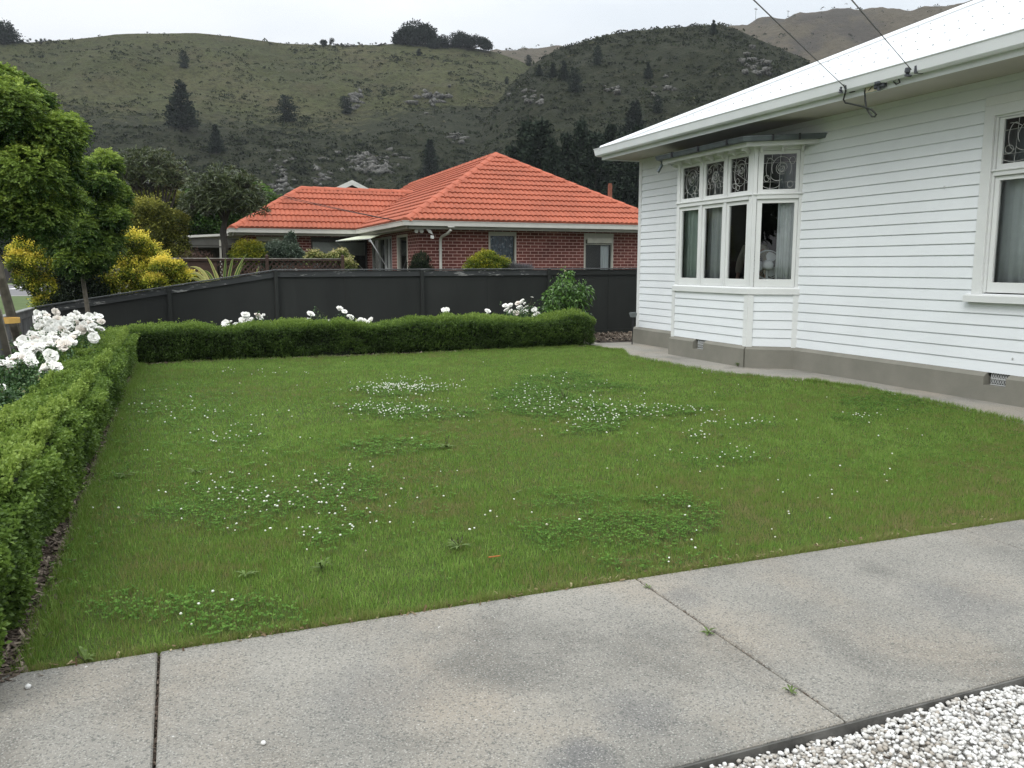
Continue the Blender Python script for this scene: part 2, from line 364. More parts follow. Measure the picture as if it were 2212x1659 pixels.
# white gravel: each stone is geometry, nobody could count them
phi = (1+5**.5)/2
ICO = np.array([(-1, phi, 0), (1, phi, 0), (-1, -phi, 0), (1, -phi, 0), (0, -1, phi), (0, 1, phi), (0, -1, -phi), (0, 1, -phi), (phi, 0, -1), (phi, 0, 1), (-phi, 0, -1), (-phi, 0, 1)])/math.sqrt(1+phi*phi)
ICF = np.array([(0,11,5),(0,5,1),(0,1,7),(0,7,10),(0,10,11),(1,5,9),(5,11,4),(11,10,2),(10,7,6),(7,1,8),(3,9,4),(3,4,2),(3,2,6),(3,6,8),(3,8,9),(4,9,5),(2,4,11),(6,2,10),(8,6,7),(9,8,1)])
def blobs(P, size, squash=(1, 1, .6), jit=.25, r=rng):
    n = len(P); V = ICO[None]*(1+r.uniform(-jit, jit, (n, 12, 1)))
    V = V*np.array(squash)*r.uniform(.75, 1.2, (n, 1, 3))*np.asarray(size).reshape(-1, 1, 1)
    th = r.uniform(0, 6.28, n); ph = r.normal(0, .35, n)
    c, s = np.cos(th)[:, None], np.sin(th)[:, None]; cp, sp = np.cos(ph)[:, None], np.sin(ph)[:, None]
    y = V[..., 1]*cp-V[..., 2]*sp; z = V[..., 1]*sp+V[..., 2]*cp; x = V[..., 0]
    V = np.stack([x*c-y*s, x*s+y*c, z], -1)+P[:, None, :]
    F = ICF[None]+(np.arange(n)*12)[:, None, None]
    return V.reshape(-1, 3), F.reshape(-1, 3)
n = 36000; P = np.stack([rng.uniform(1.0, 4.4, n), 2.02-rng.random(n)**1.2*1.25, rng.uniform(-.055, -.018, n)], 1)
P[:, 2] += .012*vnoise(P[:, 0]*3, P[:, 1]*3)
sz = rng.uniform(.006, .0128, n); V, F = blobs(P, sz, (1, .8, .62), .3)
M['gravel'] = leafmat('white_gravel', [(0, (.34, .30, .25)), (.12, (.46, .44, .40)), (.5, (.60, .59, .56)), (1, (.72, .715, .69))], .8, 0)
tt = rng.random(n); ww = vnoise(P[:, 0]*2.2+3, P[:, 1]*2.2); tt = np.where((ww > .45) & (tt < .6), tt*.3, tt)
tag(np_mesh('gravel', V, F, M['gravel'], tint=np.repeat(tt, 12)), 'white crushed stone gravel along the front edge of the concrete', 'gravel', kind='stuff')
P = np.stack([rng.uniform(.9, 4.6, 500), rng.uniform(.8, 2.02, 500), rng.uniform(-.035, -.022, 500)], 1)
V, F = blobs(P, rng.uniform(.003, .009, 500), (2.2, .5, .3), .3)
tag(np_mesh('gravel_litter', V, F, M['bark']), 'brown leaf scraps lying among the white gravel', 'litter', kind='stuff')

# ------------------------------------------------------------ lawn: blades, clover, flowers
def lawn_pts(n, y0, y1):
    x = rng.uniform(-.7, 8.3, n); y = rng.uniform(y0, y1, n); k = inlawn(x, y); return x[k], y[k]
def visible(x, y, m=90):
    a = x*math.cos(YAW)-y*math.sin(YAW); d = x*math.sin(YAW)+y*math.cos(YAW)
    px = CX+FPX*a/(d*math.cos(PITCH)+H0*math.sin(PITCH)); return (px > -m) & (px < 2212+m)
patches = [(870,838,105,15,230,2),(850,890,115,22,95,2),(1180,878,190,36,150,2.4),(1340,905,110,28,90,2.4),(600,1075,235,62,95,1.6),(740,1140,110,50,45,1.6),(400,890,130,55,38,.6),(520,955,70,35,20,.8),
  (1575,998,90,22,16,.8),(1600,915,85,14,20,.8),(560,808,100,9,26,.3),(1300,1120,210,62,3,2.6),(1240,828,140,22,24,2),(430,1330,230,50,4,1.8),(1860,900,60,14,8,1),(1500,945,30,14,10,1),(840,968,90,22,2,1.4),(1450,890,80,16,20,1.6),(1500,1210,180,40,6,.6),(1900,870,90,25,2,1.2)]
PW = []
for (px, py, rx, ry, nf, cd_) in patches:
    c = onz(px, py); a = onz(px+rx, py)-c; b_ = onz(px, py-ry)-c; PW.append((c, a, b_, nf, cd_))
def clover_field(x, y):
    f = np.zeros_like(x)
    for c, a, b_, nf, cd_ in PW:
        # solve p-c = s a + t b
        det = a.x*b_.y-a.y*b_.x; dx, dy = x-c.x, y-c.y
        s = (dx*b_.y-dy*b_.x)/det; t = (a.x*dy-a.y*dx)/det
        f = np.maximum(f, np.clip(1.2-(s*s+t*t)-1.5*fbm(x*2.0, y*2.0, 6, 3)-.5*vnoise(x*6, y*6), 0, 1)*min(cd_/2, 1))
    return f
def spot(x, y, px, py, rx, ry):
    c = onz(px, py); a = onz(px+rx, py)-c; b_ = onz(px, py-ry)-c; det = a.x*b_.y-a.y*b_.x; dx, dy = x-c.x, y-c.y
    s = (dx*b_.y-dy*b_.x)/det; t = (a.x*dy-a.y*dx)/det; return np.exp(-(s*s+t*t))
def lawn_tint(x, y):
    v = .76+.34*fbm(x*.55, y*.55, 1)+.22*fbm(x*2.1, y*2.1, 4)+.22*vnoise(x*7, y*7)+.22*vnoise(x*21, y*21)
    for q in ((1000, 1010, 160, 50, .34), (900, 1090, 160, 40, .26), (1500, 1100, 260, 70, .12), (650, 1330, 300, 50, .18), (1780, 1080, 220, 60, .13), (2120, 1000, 120, 60, .22), (2080, 1110, 120, 25, .28), (1450, 1220, 150, 22, .26), (1150, 1250, 200, 20, .15), (620, 850, 120, 20, .10), (2180, 920, 60, 18, .35), (1950, 1140, 60, 12, .35)):
        v = v-1.35*q[4]*spot(x, y, *q[:4])*(.75+.5*fbm(x*3, y*3, 2))
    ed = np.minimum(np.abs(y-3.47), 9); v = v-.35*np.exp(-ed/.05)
    return np.clip(v, 0, 1)
def blades(x, y, hmin, hmax, wd, lean=.5):
    n = len(x); h = rng.uniform(hmin, hmax, n)*(1+.3*vnoise(x*3, y*3)+.35*vnoise(x*13, y*13)); th = rng.uniform(0, 6.28, n); ln = np.abs(rng.normal(0, lean, n))*h
    lx, ly = np.cos(th)*ln, np.sin(th)*ln; a = rng.uniform(0, 6.28, n); w2 = rng.uniform(.6, 1.3, n)*wd
    z0 = np.full(n, -.012)
    b0 = np.stack([x-np.cos(a)*w2, y-np.sin(a)*w2, z0], 1); b1 = np.stack([x+np.cos(a)*w2, y+np.sin(a)*w2, z0], 1)
    tp = np.stack([x+lx, y+ly, h], 1)
    V = np.stack([b0, b1, tp], 1).reshape(-1, 3); F = np.arange(3*n).reshape(-1, 3); return V, F
VV, FF, TT = [], [], []; off = 0
for (n, y0, y1, h0, h1, wd) in ((230000, 3.42, 5.2, .008, .028, .0021), (200000, 5.2, 8.2, .008, .027, .0030), (190000, 8.2, 14.6, .012, .028, .0042)):
    x, y = lawn_pts(n, y0, y1); k = visible(x, y); x, y = x[k], y[k]
    cf = clover_field(x, y); k = rng.random(len(x)) > cf*.6; x, y = x[k], y[k]
    V, F = blades(x, y, h0, h1, wd); VV.append(V); FF.append(F+off); off += len(V)
    tv = lawn_tint(x, y)+rng.normal(0, .20, len(x)); tv = np.where(rng.random(len(x)) < .05, .08, tv); TT.append(np.repeat(np.clip(tv, 0, 1), 3))
# longer untrimmed grass along the left edge, the concrete edges and the path
def edge_grass(pts, n, h0, h1, spread, hh):
    pts = np.array(pts); seg = rng.integers(0, len(pts)-1, n); t = rng.random(n)
    p = pts[seg]*(1-t[:, None])+pts[seg+1]*t[:, None]; x = p[:, 0]+rng.normal(0, spread, n); y = p[:, 1]+rng.normal(0, spread, n); return blades(x, y, h0, h1, hh, .7)
for pts, n, h0, h1, s, wd in (([(LX+.05, 3.55), (LX+.04, 9), (LX+.05, 14.4)], 14000, .02, .06, .03, .0022), ([(-.6, 3.50), (4, 3.44), (8, 3.40)], 16000, .02, .045, .012, .0018), (lawn_poly[3:11], 9000, .025, .06, .03, .004), ([(0, 14.42), (4.8, 14.33), (7.2, 14.42)], 5000, .02, .06, .03, .004)):
    V, F = edge_grass(pts, n, h0, h1, s, wd); VV.append(V); FF.append(F+off); off += len(V)
    TT.append(np.repeat(np.clip(rng.normal(.62 if wd != .0018 else .38, .16, n), 0, 1), 3))
M['grass'] = leafmat('grass_blades', [(0, (.31, .265, .125)), (.2, (.235, .235, .085)), (.42, (.20, .245, .060)), (.62, (.175, .280, .048)), (.82, (.128, .250, .042)), (1, (.26, .39, .085))], .6, .25, .25)
tag(np_mesh('grass', np.concatenate(VV), np.concatenate(FF), M['grass'], tint=np.concatenate(TT)), 'short mown lawn grass with dry brown and yellow green patches', 'grass', kind='stuff')
# clover leaves (three leaflets each)
n = 420000; x, y = lawn_pts(n, 3.4, 14.4); k = (rng.random(len(x)) < (clover_field(x, y)+.10*(fbm(x*1.1, y*1.1, 9) > .12))*np.where(y < 6.5, .42, .20)) & visible(x, y); x, y = x[k], y[k]; n = len(x)
th = rng.uniform(0, 6.28, n); r = np.where(y < 6.5, .0065, .010)*rng.uniform(.8, 1.3, n); z = rng.uniform(.018, .038, n); V = []; 
for q in range(3):
    a = th+q*2.094; cx_, cy_ = x+np.cos(a)*r, y+np.sin(a)*r; zz = z+rng.normal(0, .002, n)
    for (da, rr) in ((0, 1.0), (1.2, .85), (2.5, .9), (3.78, .9), (5.08, .85)):
        V.append(np.stack([cx_+np.cos(a+da)*r*rr*.95, cy_+np.sin(a+da)*r*rr*.95, zz+.003*math.cos(da)], 1))
V = np.stack(V, 1).reshape(-1, 3); F = np.arange(len(V)).reshape(-1, 5)
M['clover'] = leafmat('clover_leaves', [(0, (.05, .11, .018)), (.6, (.085, .18, .028)), (1, (.13, .24, .045))], .7, .2, .12)
tag(np_mesh('clover', V, F, M['clover'], tint=np.repeat(rng.random(n), 15)), 'dark green clover leaves spreading in patches through the lawn', 'clover', kind='stuff')
fx = []; 
for c, a, b_, nf, cd_ in PW:
    for _ in range(int(nf*1.4)):
        s, t = rng.normal(0, .5, 2); p = c+a*s+b_*t; fx.append((p.x, p.y))
for _ in range(130):
    p = onz(rng.uniform(330, 2000), 760+rng.random()**.8*400); fx.append((p.x, p.y))
fx = np.array(fx); k = inlawn(fx[:, 0], fx[:, 1]) & ((fbm(fx[:, 0]*2.0, fx[:, 1]*2.0, 6, 3) < .16) | (rng.random(len(fx)) < .25)); fx = fx[k]; n = len(fx)
P = np.stack([fx[:, 0], fx[:, 1], rng.uniform(.034, .052, n)], 1); V, F = blobs(P, rng.uniform(.0042, .0072, n)*(1+.055*P[:, 1]), (1, 1, .75), .12)
M['cloverfl'] = leafmat('clover_flower', [(0, (.55, .52, .38)), (.3, (.74, .75, .64)), (1, (.80, .82, .74))], .8, .1)
tag(np_mesh('clover_flowers', V, F, M['cloverfl'], tint=np.repeat(rng.random(n), 12)), 'small white clover flower heads dotted over the lawn', 'clover flowers', kind='stuff')
# bark chips along hedges and in beds
def chips(n, fn, zr=(-.012, .012), sc=1.0):
    P = fn(n); th = rng.uniform(0, 6.28, len(P)); Lh = rng.uniform(.008, .028, len(P))*sc; Wh = rng.uniform(.003, .009, len(P))*sc; ti = rng.normal(0, .35, len(P))
    u = np.stack([np.cos(th), np.sin(th), ti], 1); v = np.stack([-np.sin(th), np.cos(th), rng.normal(0, .3, len(P))], 1)
    P = np.concatenate([P, rng.uniform(*zr, len(P))[:, None]], 1)
    Vq = np.stack([P-u*Lh[:, None]-v*Wh[:, None], P+u*Lh[:, None]-v*Wh[:, None]*.5, P+u*Lh[:, None]*.9+v*Wh[:, None], P-u*Lh[:, None]*.8+v*Wh[:, None]], 1)
    return Vq.reshape(-1, 3)
a = chips(9000, lambda n: np.stack([LX-.06+rng.normal(0, .05, n), rng.uniform(3.4, 14.5, n)], 1))
b_ = chips(4000, lambda n: np.stack([rng.uniform(-.6, 7.4, n), 14.48+rng.normal(0, .05, n)], 1), sc=1.3)
c = chips(5000, lambda n: np.stack([rng.uniform(7.3, 12, n), 15.4+rng.random(n)*1.7, ], 1), (-.015, .04), 1.8)
d = chips(4500, lambda n: np.stack([rng.uniform(-2.3, -1.3, n), rng.uniform(3.4, 17, n)], 1), sc=1.5)
V = np.concatenate([a, b_, c, d]); nq = len(V)//4
tag(np_mesh('bark_mulch', V, np.arange(len(V)).reshape(-1, 4), M['bark'], tint=np.repeat(rng.random(nq), 4)), 'brown bark chips on the soil beside the hedges', 'mulch', kind='stuff')
# dry stalks and clippings blown against the concrete edge, specks on the slabs
a = chips(230, lambda n: np.stack([rng.uniform(-.7, 4.6, n), 3.475+rng.normal(0, .02, n)-.0], 1), (.006, .016), .8)
V = a; nq = len(V)//4; M['straw'] = leafmat('dry_straw', [(0, (.07, .04, .02)), (.5, (.16, .11, .06)), (1, (.38, .31, .19))], .9, 0)
tag(np_mesh('dry_clippings', V, np.arange(len(V)).reshape(-1, 4), M['straw'], tint=np.repeat(rng.random(nq), 4)), 'dry straw coloured grass clippings along the concrete edge', 'clippings', kind='stuff')
a = chips(700, lambda n: np.stack([-.145+rng.normal(0, .0035, n), rng.uniform(2.05, 3.46, n)], 1), (-.03, .004), .3)
b_ = chips(420, lambda n: np.stack([2.055+rng.normal(0, .0035, n), rng.uniform(2.05, 3.42, n)], 1), (-.02, .006), .3)
V = np.concatenate([a, b_]); tag(np_mesh('joint_debris', V, np.arange(len(V)).reshape(-1, 4), M['bark'], tint=np.repeat(rng.random(len(V)//4)*.7, 4)), 'moss and grit packed in the concrete joints', 'grit', kind='stuff')
def weed(name, px, py, r, nl, label, seed, up=.35, stalks=0):
    rg = np.random.default_rng(seed); c = onz(px, py, .0); t_ = thing(name, (c.x, c.y, 0), label, 'weed', 'weeds'); mb = MB()
    for i in range(nl):
        th = rg.uniform(0, 6.28); Lf = r*rg.uniform(.6, 1.1); w_ = Lf*rg.uniform(.10, .16); el = rg.uniform(.1, up)
        d = Vector((math.cos(th), math.sin(th), 0)); s = Vector((-d.y, d.x, 0)); pts = []
        for k in range(5):
            q = k/4; pp = c+d*Lf*q+Vector((0, 0, .008+Lf*el*math.sin(q*2.4))); ww = w_*(.35+1.2*q if q < .6 else (1.02-.0)*(1-q)*2.4+.02)
            if k in (1, 3): ww *= .75
            pts += [pp-s*ww, pp+s*ww]
        mb.add(pts, [(2*k, 2*k+1, 2*k+3, 2*k+2) for k in range(4)])
    mb.build('leaves', M['weed'], t_)
    if stalks:
        m2 = MB()
        for i in range(stalks):
            th = rg.uniform(0, 6.28); d = Vector((math.cos(th), math.sin(th), 0)); hgt = r*rg.uniform(.5, .9)
            m2.tube([c, c+d*r*.25+Vector((0, 0, hgt*.7)), c+d*r*.45+Vector((0, 0, hgt))], .0025, 5); m2.tube([c+d*r*.45+Vector((0, 0, hgt)), c+d*r*.5+Vector((0, 0, hgt+.02))], [.006, .003], 6)
        m2.build('stalks', M['stem'], t_)
    return t_
M['weed'] = simple('weed_leaf', (.085, .13, .03), .85, .35, 40)
weed('lawn_weed', 965, 968, .10, 12, 'flat leafy weed with two pale stalks in the middle of the lawn', 1, stalks=2)
weed('lawn_weed', 990, 1183, .085, 11, 'leafy weed with pale stalks in the near lawn above the orange leaf', 2, stalks=3)
weed('lawn_weed', 530, 1246, .07, 9, 'small dark weed in the lawn below the near clover patch', 3)
weed('lawn_weed', 270, 1030, .09, 9, 'dark broad weed in the lawn close to the left hedge', 4)
weed('lawn_weed', 425, 1022, .09, 9, 'dark narrow weed in the lawn at left of centre', 5)
weed('lawn_weed', 1115, 1067, .05, 8, 'small dark weed right of the brown patch of lawn', 6)
weed('lawn_weed', 1220, 862, .09, 12, 'upright weed among the clover flowers at the far middle of the lawn', 7, 1.3, stalks=4)
weed('lawn_weed', 185, 1432, .06, 7, 'pale straggling weed leaning onto the concrete at lower left', 8, .9, stalks=2)
weed('lawn_weed', 695, 1232, .06, 14, 'tufty dark weed in the near left lawn', 12, .9)
weed('lawn_weed', 1560, 945, .06, 7, 'pale green weed beside the far right clover', 14, .8)
for i, (px, py, r, lb) in enumerate(((1400, 1272, .03, 'brownish weed at the top of the concrete joint'), (1530, 1370, .045, 'green weed halfway down the slanting concrete joint'), (1708, 1500, .035, 'green weed near the gravel end of the concrete joint'))):
    weed('joint_weed', px, py, r, 14, lb, 20+i, .6)
for i, (px, py, r, lb) in enumerate(((1530, 777, .10, 'largest green weed against the bay window base'), (1593, 792, .07, 'low green weed at the corner of the bay window base'), (1493, 768, .05, 'thin weed at the left end of the bay window base'), (1847, 816, .07, 'small weed against the wall base between bay window and right vent'))):
    weed('wall_weed', px, py, r, 22, lb, 30+i, 1.2)
mb = MB(); c = onz(1068, 1203, .028); mb.hexa([c+Vector(p) for p in ((-.035,-.003,0),(.035,-.002,0),(.03,.004,0),(-.03,.004,0),(-.035,-.003,.005),(.035,-.002,.004),(.03,.004,.004),(-.03,.004,.005))])
tag(mb.build('dead_leaf', simple('orange_dead_leaf', (.42, .14, .035), .7)), 'thin orange dead leaf lying on the near lawn', 'leaf')
for i, (px, py, s, lb) in enumerate(((60, 1483, .013, 'white stone on the concrete slab at far lower left'), (569, 1605, .011, 'white stone on the concrete slab at the bottom centre left'))):
    c = onz(px, py, .013); V, F = blobs(np.array([tuple(c)]), [s], (1, .8, .6)); tag(np_mesh('loose_stone', V, F, M['gravel'], tint=np.full(12, .8)), lb, 'stone', 'loose white stones on the concrete')
# ------------------------------------------------------------ street beyond the left fence
M['asphalt'] = simple('asphalt', (.16, .155, .155), .9, .12, 2); M['kerb'] = simple('kerb_concrete', (.33, .32, .30), .85); M['verge'] = simple('verge_grass', (.075, .11, .03), .95, .25, 1.5, bmp=.6, bscale=9)
def strip(name, y0, y1, z, mat, tilt=0, x0=-70, x1=1.0):
    return sheet(name, [(x0, y0-x0*tilt), (x1, y0-x1*tilt), (x1, y1-x1*tilt), (x0, y1-x0*tilt)], z, mat, thick=.08)
strip('footpath', 26.5, 31.0, -.03, M['kerb'], .1, -60, -2.6); strip('grass_verge', 31.0, 50.5, -.015, M['verge'], .1, -60, -2.6); strip('kerb', 50.5, 51.0, .0, M['kerb'], .1)
strip('road', 51.0, 82.5, -.09, M['asphalt'], .1); strip('kerb', 82.5, 83.0, .0, M['kerb'], .1); strip('far_verge', 83.0, 102, -.01, M['verge'], .1)
mb = MB(); M['mark'] = simple('road_paint', (.72, .72, .70), .7)
for p, q in (((22, 624.5), (60, 618.5)), ((43, 617), (62, 616.2))):
    a, b_ = onz(p[0], p[1], -.08), onz(q[0], q[1], -.08); d = (b_-a).normalized(); s = Vector((-d.y, d.x, 0))*.22; mb.add([a-s, b_-s, b_+s, a+s], [(0, 1, 2, 3)])
tag(mb.build('road_markings', M['mark']), kind='structure')
# ============================================================ WHITE WEATHERBOARD HOUSE
WX, WY = 8.72, 14.77                                   # wall face and far corner
PW_ = .1355; ZB = .335
house = thing('weatherboard_house', (WX+2, 9, 0), 'white weatherboard house with bay window and white metal roof at right', 'house')
FW = frame((WX, WY, 0), (0, -1, 0))
def uy(y): return WY-y
def boards(mb, F, u0, u1, z0, z1, wl=.026, wt=.016):
    """rebated weatherboards: a face leaning in, then a recessed shadow groove under the next board"""
    i = math.floor((z0-ZB)/PW_)
    while ZB+i*PW_ < z1-1e-6:
        a, b_ = ZB+i*PW_, ZB+(i+1)*PW_; za, zb = max(a, z0), min(b_, z1); zc = min(b_-.015, z1)
        if zb-za > 1e-4:
            if zc > za:
                mb.add([F(u0, za, wl), F(u1, za, wl), F(u1, zc, wt), F(u0, zc, wt)], [(0, 1, 2, 3)])
            if zb > b_-.014:
                mb.add([F(u0, b_-.015, wt), F(u1, b_-.015, wt), F(u1, b_-.012, .007), F(u0, b_-.012, .007)], [(0, 1, 2, 3)])
                mb.add([F(u0, b_-.012, .007), F(u1, b_-.012, .007), F(u1, b_, .007), F(u0, b_, .007)], [(0, 1, 2, 3)])
            mb.add([F(u0, za, .007), F(u1, za, .007), F(u1, za, wl), F(u0, za, wl)], [(0, 1, 2, 3)])
        i += 1
BA, BB, BC, BD = Vector((8.72, 13.02, 0)), Vector((8.16, 12.58, 0)), Vector((8.16, 10.52, 0)), Vector((8.72, 10.07, 0))
WZ = 3.68
WIN = (7.09, 5.15, 1.24, 3.36)                          # right window opening incl. architrave: y0,y1,z0,z1
mb = MB()
boards(mb, FW, 0.0, uy(13.02), ZB, WZ); boards(mb, FW, uy(13.02), uy(10.07), 3.32, WZ)
boards(mb, FW, uy(10.07), uy(WIN[0]), ZB, WZ); boards(mb, FW, uy(WIN[0]), uy(WIN[1]), ZB, WIN[2]); boards(mb, FW, uy(WIN[0]), uy(WIN[1]), WIN[3], WZ)
boards(mb, FW, uy(WIN[1]), uy(-3), ZB, WZ)
FN = frame((18, WY, 0), (-1, 0, 0)); boards(mb, FN, 0, 18-WX, ZB, WZ)      # far side wall
wall = mb.build('wall', M['board'], house)
mb = MB(); mb.box(WX-.032, WY-.07, .30, WX+.03, WY+.035, WZ); mb.build('corner_board', M['trim'], house, bevel=.004)
# plinth with bevelled top and vent recesses
def plinth_run(mb, F, u0, u1, d0=.0, d1=.0, z0=0, z1=None):
    """d0,d1: mitre offsets at the ends of the outer face"""
    o = .085
    if z1: mb.hexa([F(u0, -.05, -.1), F(u1, -.05, -.1), F(u1, -.05, o), F(u0, -.05, o), F(u0, z1, -.1), F(u1, z1, -.1), F(u1, z1, o), F(u0, z1, o)]); return
    a = [F(u0, -.05, -.1), F(u1, -.05, -.1), F(u1+d1, -.05, o), F(u0+d0, -.05, o)]; b_ = [F(u0, .29, -.1), F(u1, .29, -.1), F(u1+d1, .29, o), F(u0+d0, .29, o)]
    mb.hexa(a+b_); c = [F(u0, .348, -.1), F(u1, .348, -.1), F(u1, .348, .004), F(u0, .348, .004)]
    mb.add([b_[3], b_[2], c[2], c[3]], [(0, 1, 2, 3)]); mb.add([b_[3], c[3], F(u0, .29, .004)], [(0, 1, 2)]); mb.add([b_[2], F(u1, .29, .004), c[2]], [(0, 1, 2)])
mb = MB(); FB1 = frame(BA, BB-BA); L1 = (BB-BA).length; FB2 = frame(BB, BC-BB); L2 = (BC-BB).length; FB3 = frame(BC, BD-BC); L3 = (BD-BC).length
plinth_run(mb, FW, -.085, uy(13.02)); k = .085*.33
plinth_run(mb, FB1, 0, L1, 0, k)
v0 = uy(11.86)-uy(12.58); plinth_run(mb, FB2, 0, v0, -k); plinth_run(mb, FB2, v0, v0+.30, z1=.17); plinth_run(mb, FB2, v0+.30, L2, 0, k)
plinth_run(mb, FB3, 0, L3, -k, 0); a = uy(10.07); va = uy(6.80); plinth_run(mb, FW, a, va); plinth_run(mb, FW, va, va+.28, z1=.19); plinth_run(mb, FW, va+.28, uy(-3))
plinth_run(mb, FN, 0, 18-WX)
plinth = mb.build('plinth', M['plinth'], house)
def vent(F, u0, u1, z0, z1):
    v = MB(); v.fbox(F, u0, u1, z0, z1, -.02, .0); p = v.build('vent', simple('vent_dark', (.03, .03, .03), .9), plinth)
    g = MB(); n = 7
    for r_ in range(2):
        zc = z0+(z1-z0)*(.28+.46*r_)
        for i in range(n):
            uc = u0+(u1-u0)*(i+.5)/n; pts = [F(uc+.011*math.cos(q), zc+.027*math.sin(q), .006) for q in np.linspace(0, 2*math.pi, 9)]; g.tube(pts, .0042, 4, False)
    for zz in (z0, (z0+z1)/2, z1): g.fbox(F, u0, u1, zz-.006, zz+.006, .0, .01)
    g.build('vent_grille', M['metalpale'], p)
vent(FB2, v0+.03, v0+.27, .18, .335); vent(FW, va+.03, va+.25, .20, .34)

# ---- windows
def box_window(F, u0, u1, sashes, z, parent_name='window', par=None, leads=None, proud=.0):
    pass
def lead_pattern(F, u0, u1, v0, v1, kind, parent, wz):
    g = MB(); W, Hh = u1-u0, v1-v0; r = .0036
    def pt(a, b_): return F(u0+a*W, v0+b_*Hh, wz)
    def ell(cx, cy, rx, ry, t0=0, t1=6.283, n=22): g.tube([pt(cx+rx*math.cos(q), cy+ry*math.sin(q)) for q in np.linspace(t0, t1, n)], r, 4, False)
    def ln(*p): g.tube([pt(*q) for q in p], r, 4, False)
    def rose(cx, cy, s, asp):
        for i, (dx, dy, k) in enumerate(((0, 0, 1), (.08, .1, .75), (-.1, .02, .6), (.05, -.05, .42), (0, .05, .22))): ell(cx+dx*s, cy+dy*s*asp, s*k, s*k*asp*1.1, i*.9, i*.9+5.3)
    asp = W/Hh
    if kind == 0:
        ell(.5, .52, .36, .40); rose(.5, .62, .2, asp); ln((0, .12), (.98, .68)); ln((.25, 0), (.25, 1)); ln((.75, 0), (.72, 1)); ln((0, .2), (1, .22)); ln((0, .75), (1, .76)); ell(.15, .86, .11, .08); ell(.9, .9, .1, .08); ell(.68, .3, .11, .08); ell(.8, .2, .11, .08); ell(.6, .1, .09, .07); ell(.72, .75, .09, .08)
    elif kind == 1:
        ell(.5, .55, .19, .15); rose(.5, .57, .16, asp); ell(.5, .8, .12, .16); ell(.35, .82, .2, .12, 0, 4); ell(.65, .82, .2, .12, -1, 3.1)
        for cx in (.15, .85): ell(cx, .76, .11, .08)
        for cx, cy in ((.13, .3), (.87, .3), (.2, .47), (.8, .47), (.3, .28), (.7, .28)): ell(cx, cy, .09, .075)
        ell(.3, .2, .2, .24, -1.6, 1.4); ell(.7, .2, .2, .24, 1.7, 4.7); ln((.5, 0), (.5, .42)); ln((.5, .94), (.5, 1)); ln((.2, .0), (.2, .2)); ln((.8, 0), (.8, .2)); ell(.5, .62, .48, .34, .2, 2.9)
    elif kind == 2:
        ell(.52, .55, .36, .38); rose(.56, .64, .2, asp); ln((0, .68), (1, .24)); ln((.25, 0), (.25, 1)); ln((.75, 0), (.75, 1)); ln((0, .25), (1, .24)); ln((0, .8), (1, .8)); ell(.12, .84, .11, .09); ell(.88, .88, .1, .09); ell(.2, .2, .1, .08); ell(.36, .32, .1, .08); ell(.4, .12, .09, .08); ell(.28, .7, .09, .09)
    else:
        rose(.56, .6, .17, asp); ell(.56, .6, .3, .33, -.6, 3.6); ell(.2, .6, .12, .3, 1.2, 4.9); ell(.1, .45, .35, .45, .9, 1.6); ln((.22, 0), (.26, 1)); ln((.5, 0), (.52, 1)); ln((0, .22), (1, .2)); ln((0, .75), (1, .78)); ell(.11, .32, .08, .09); ell(.88, .82, .09, .1); ell(.84, .14, .09, .09); ell(.25, .2, .3, .17, 3.2, 5.9); ell(.45, .4, .22, .15, 3.3, 5.4)
    return g.build('leadwork', M['lead'], parent)
def lights(F, width, L_, posts, par, kinds, zz=(1.24, 1.36, 2.50, 2.56, 2.64, 2.70, 3.215, 3.30)):
    """one window face: timber frame + a sash and pane per light. L_: glass extents along the face"""
    z0, g0, g1, ta, tb, h0, h1, z1 = zz
    f = MB()
    for a, b_ in posts: f.fbox(F, a, b_, z0, z1, -.07, .012)
    f.fbox(F, posts[0][1], posts[-1][0], ta, tb, -.06, .020); f.fbox(F, posts[0][0]+.002, posts[-1][1]-.002, tb-.018, tb+.002, .0125, .034)
    f.fbox(F, posts[0][1], posts[-1][0], z1-.03, z1, -.06, .008)
    par_f = f.build('window_frame', M['trim'], par, bevel=.003)
    for i, (a, b_) in enumerate(L_):
        s = 0.0
        lo = max([p[1] for p in posts if p[1] <= a+.001], default=a-.05); hi = min([p[0] for p in posts if p[0] >= b_-.001], default=b_+.05)
        lo += .004; hi -= .004
        for (q0, c0, c1, q1, nm) in ((z0+.004, g0, g1, ta-.004, 'sash'), (tb+.004, h0, h1, z1-.034, 'top_sash')):
            m_ = MB(); m_.fbox(F, lo, a, q0, q1, -.05, -.008); m_.fbox(F, b_, hi, q0, q1, -.05, -.008)
            m_.fbox(F, a, b_, q0, c0, -.05, -.0085); m_.fbox(F, a, b_, c1, q1, -.05, -.0085)
            sb = m_.build(nm, M['sash'], par)
            if nm == 'sash':
                g = MB(); g.add([F(a-.005, c0-.005, -.034), F(b_+.005, c0-.005, -.034), F(b_+.005, c1+.005, -.034), F(a-.005, c1+.005, -.034)], [(0, 1, 2, 3)]); g.build('pane', M['glass'], par)
            else:
                g = MB(); g.add([F(a-.005, c0-.005, -.034), F(b_+.005, c0-.005, -.034), F(b_+.005, c1+.005, -.034), F(a-.005, c1+.005, -.034)], [(0, 1, 2, 3)]); g.build('leaded_pane', M['obscure'], par)
                lead_pattern(F, a, b_, c0, c1, kinds[i], par, -.028)
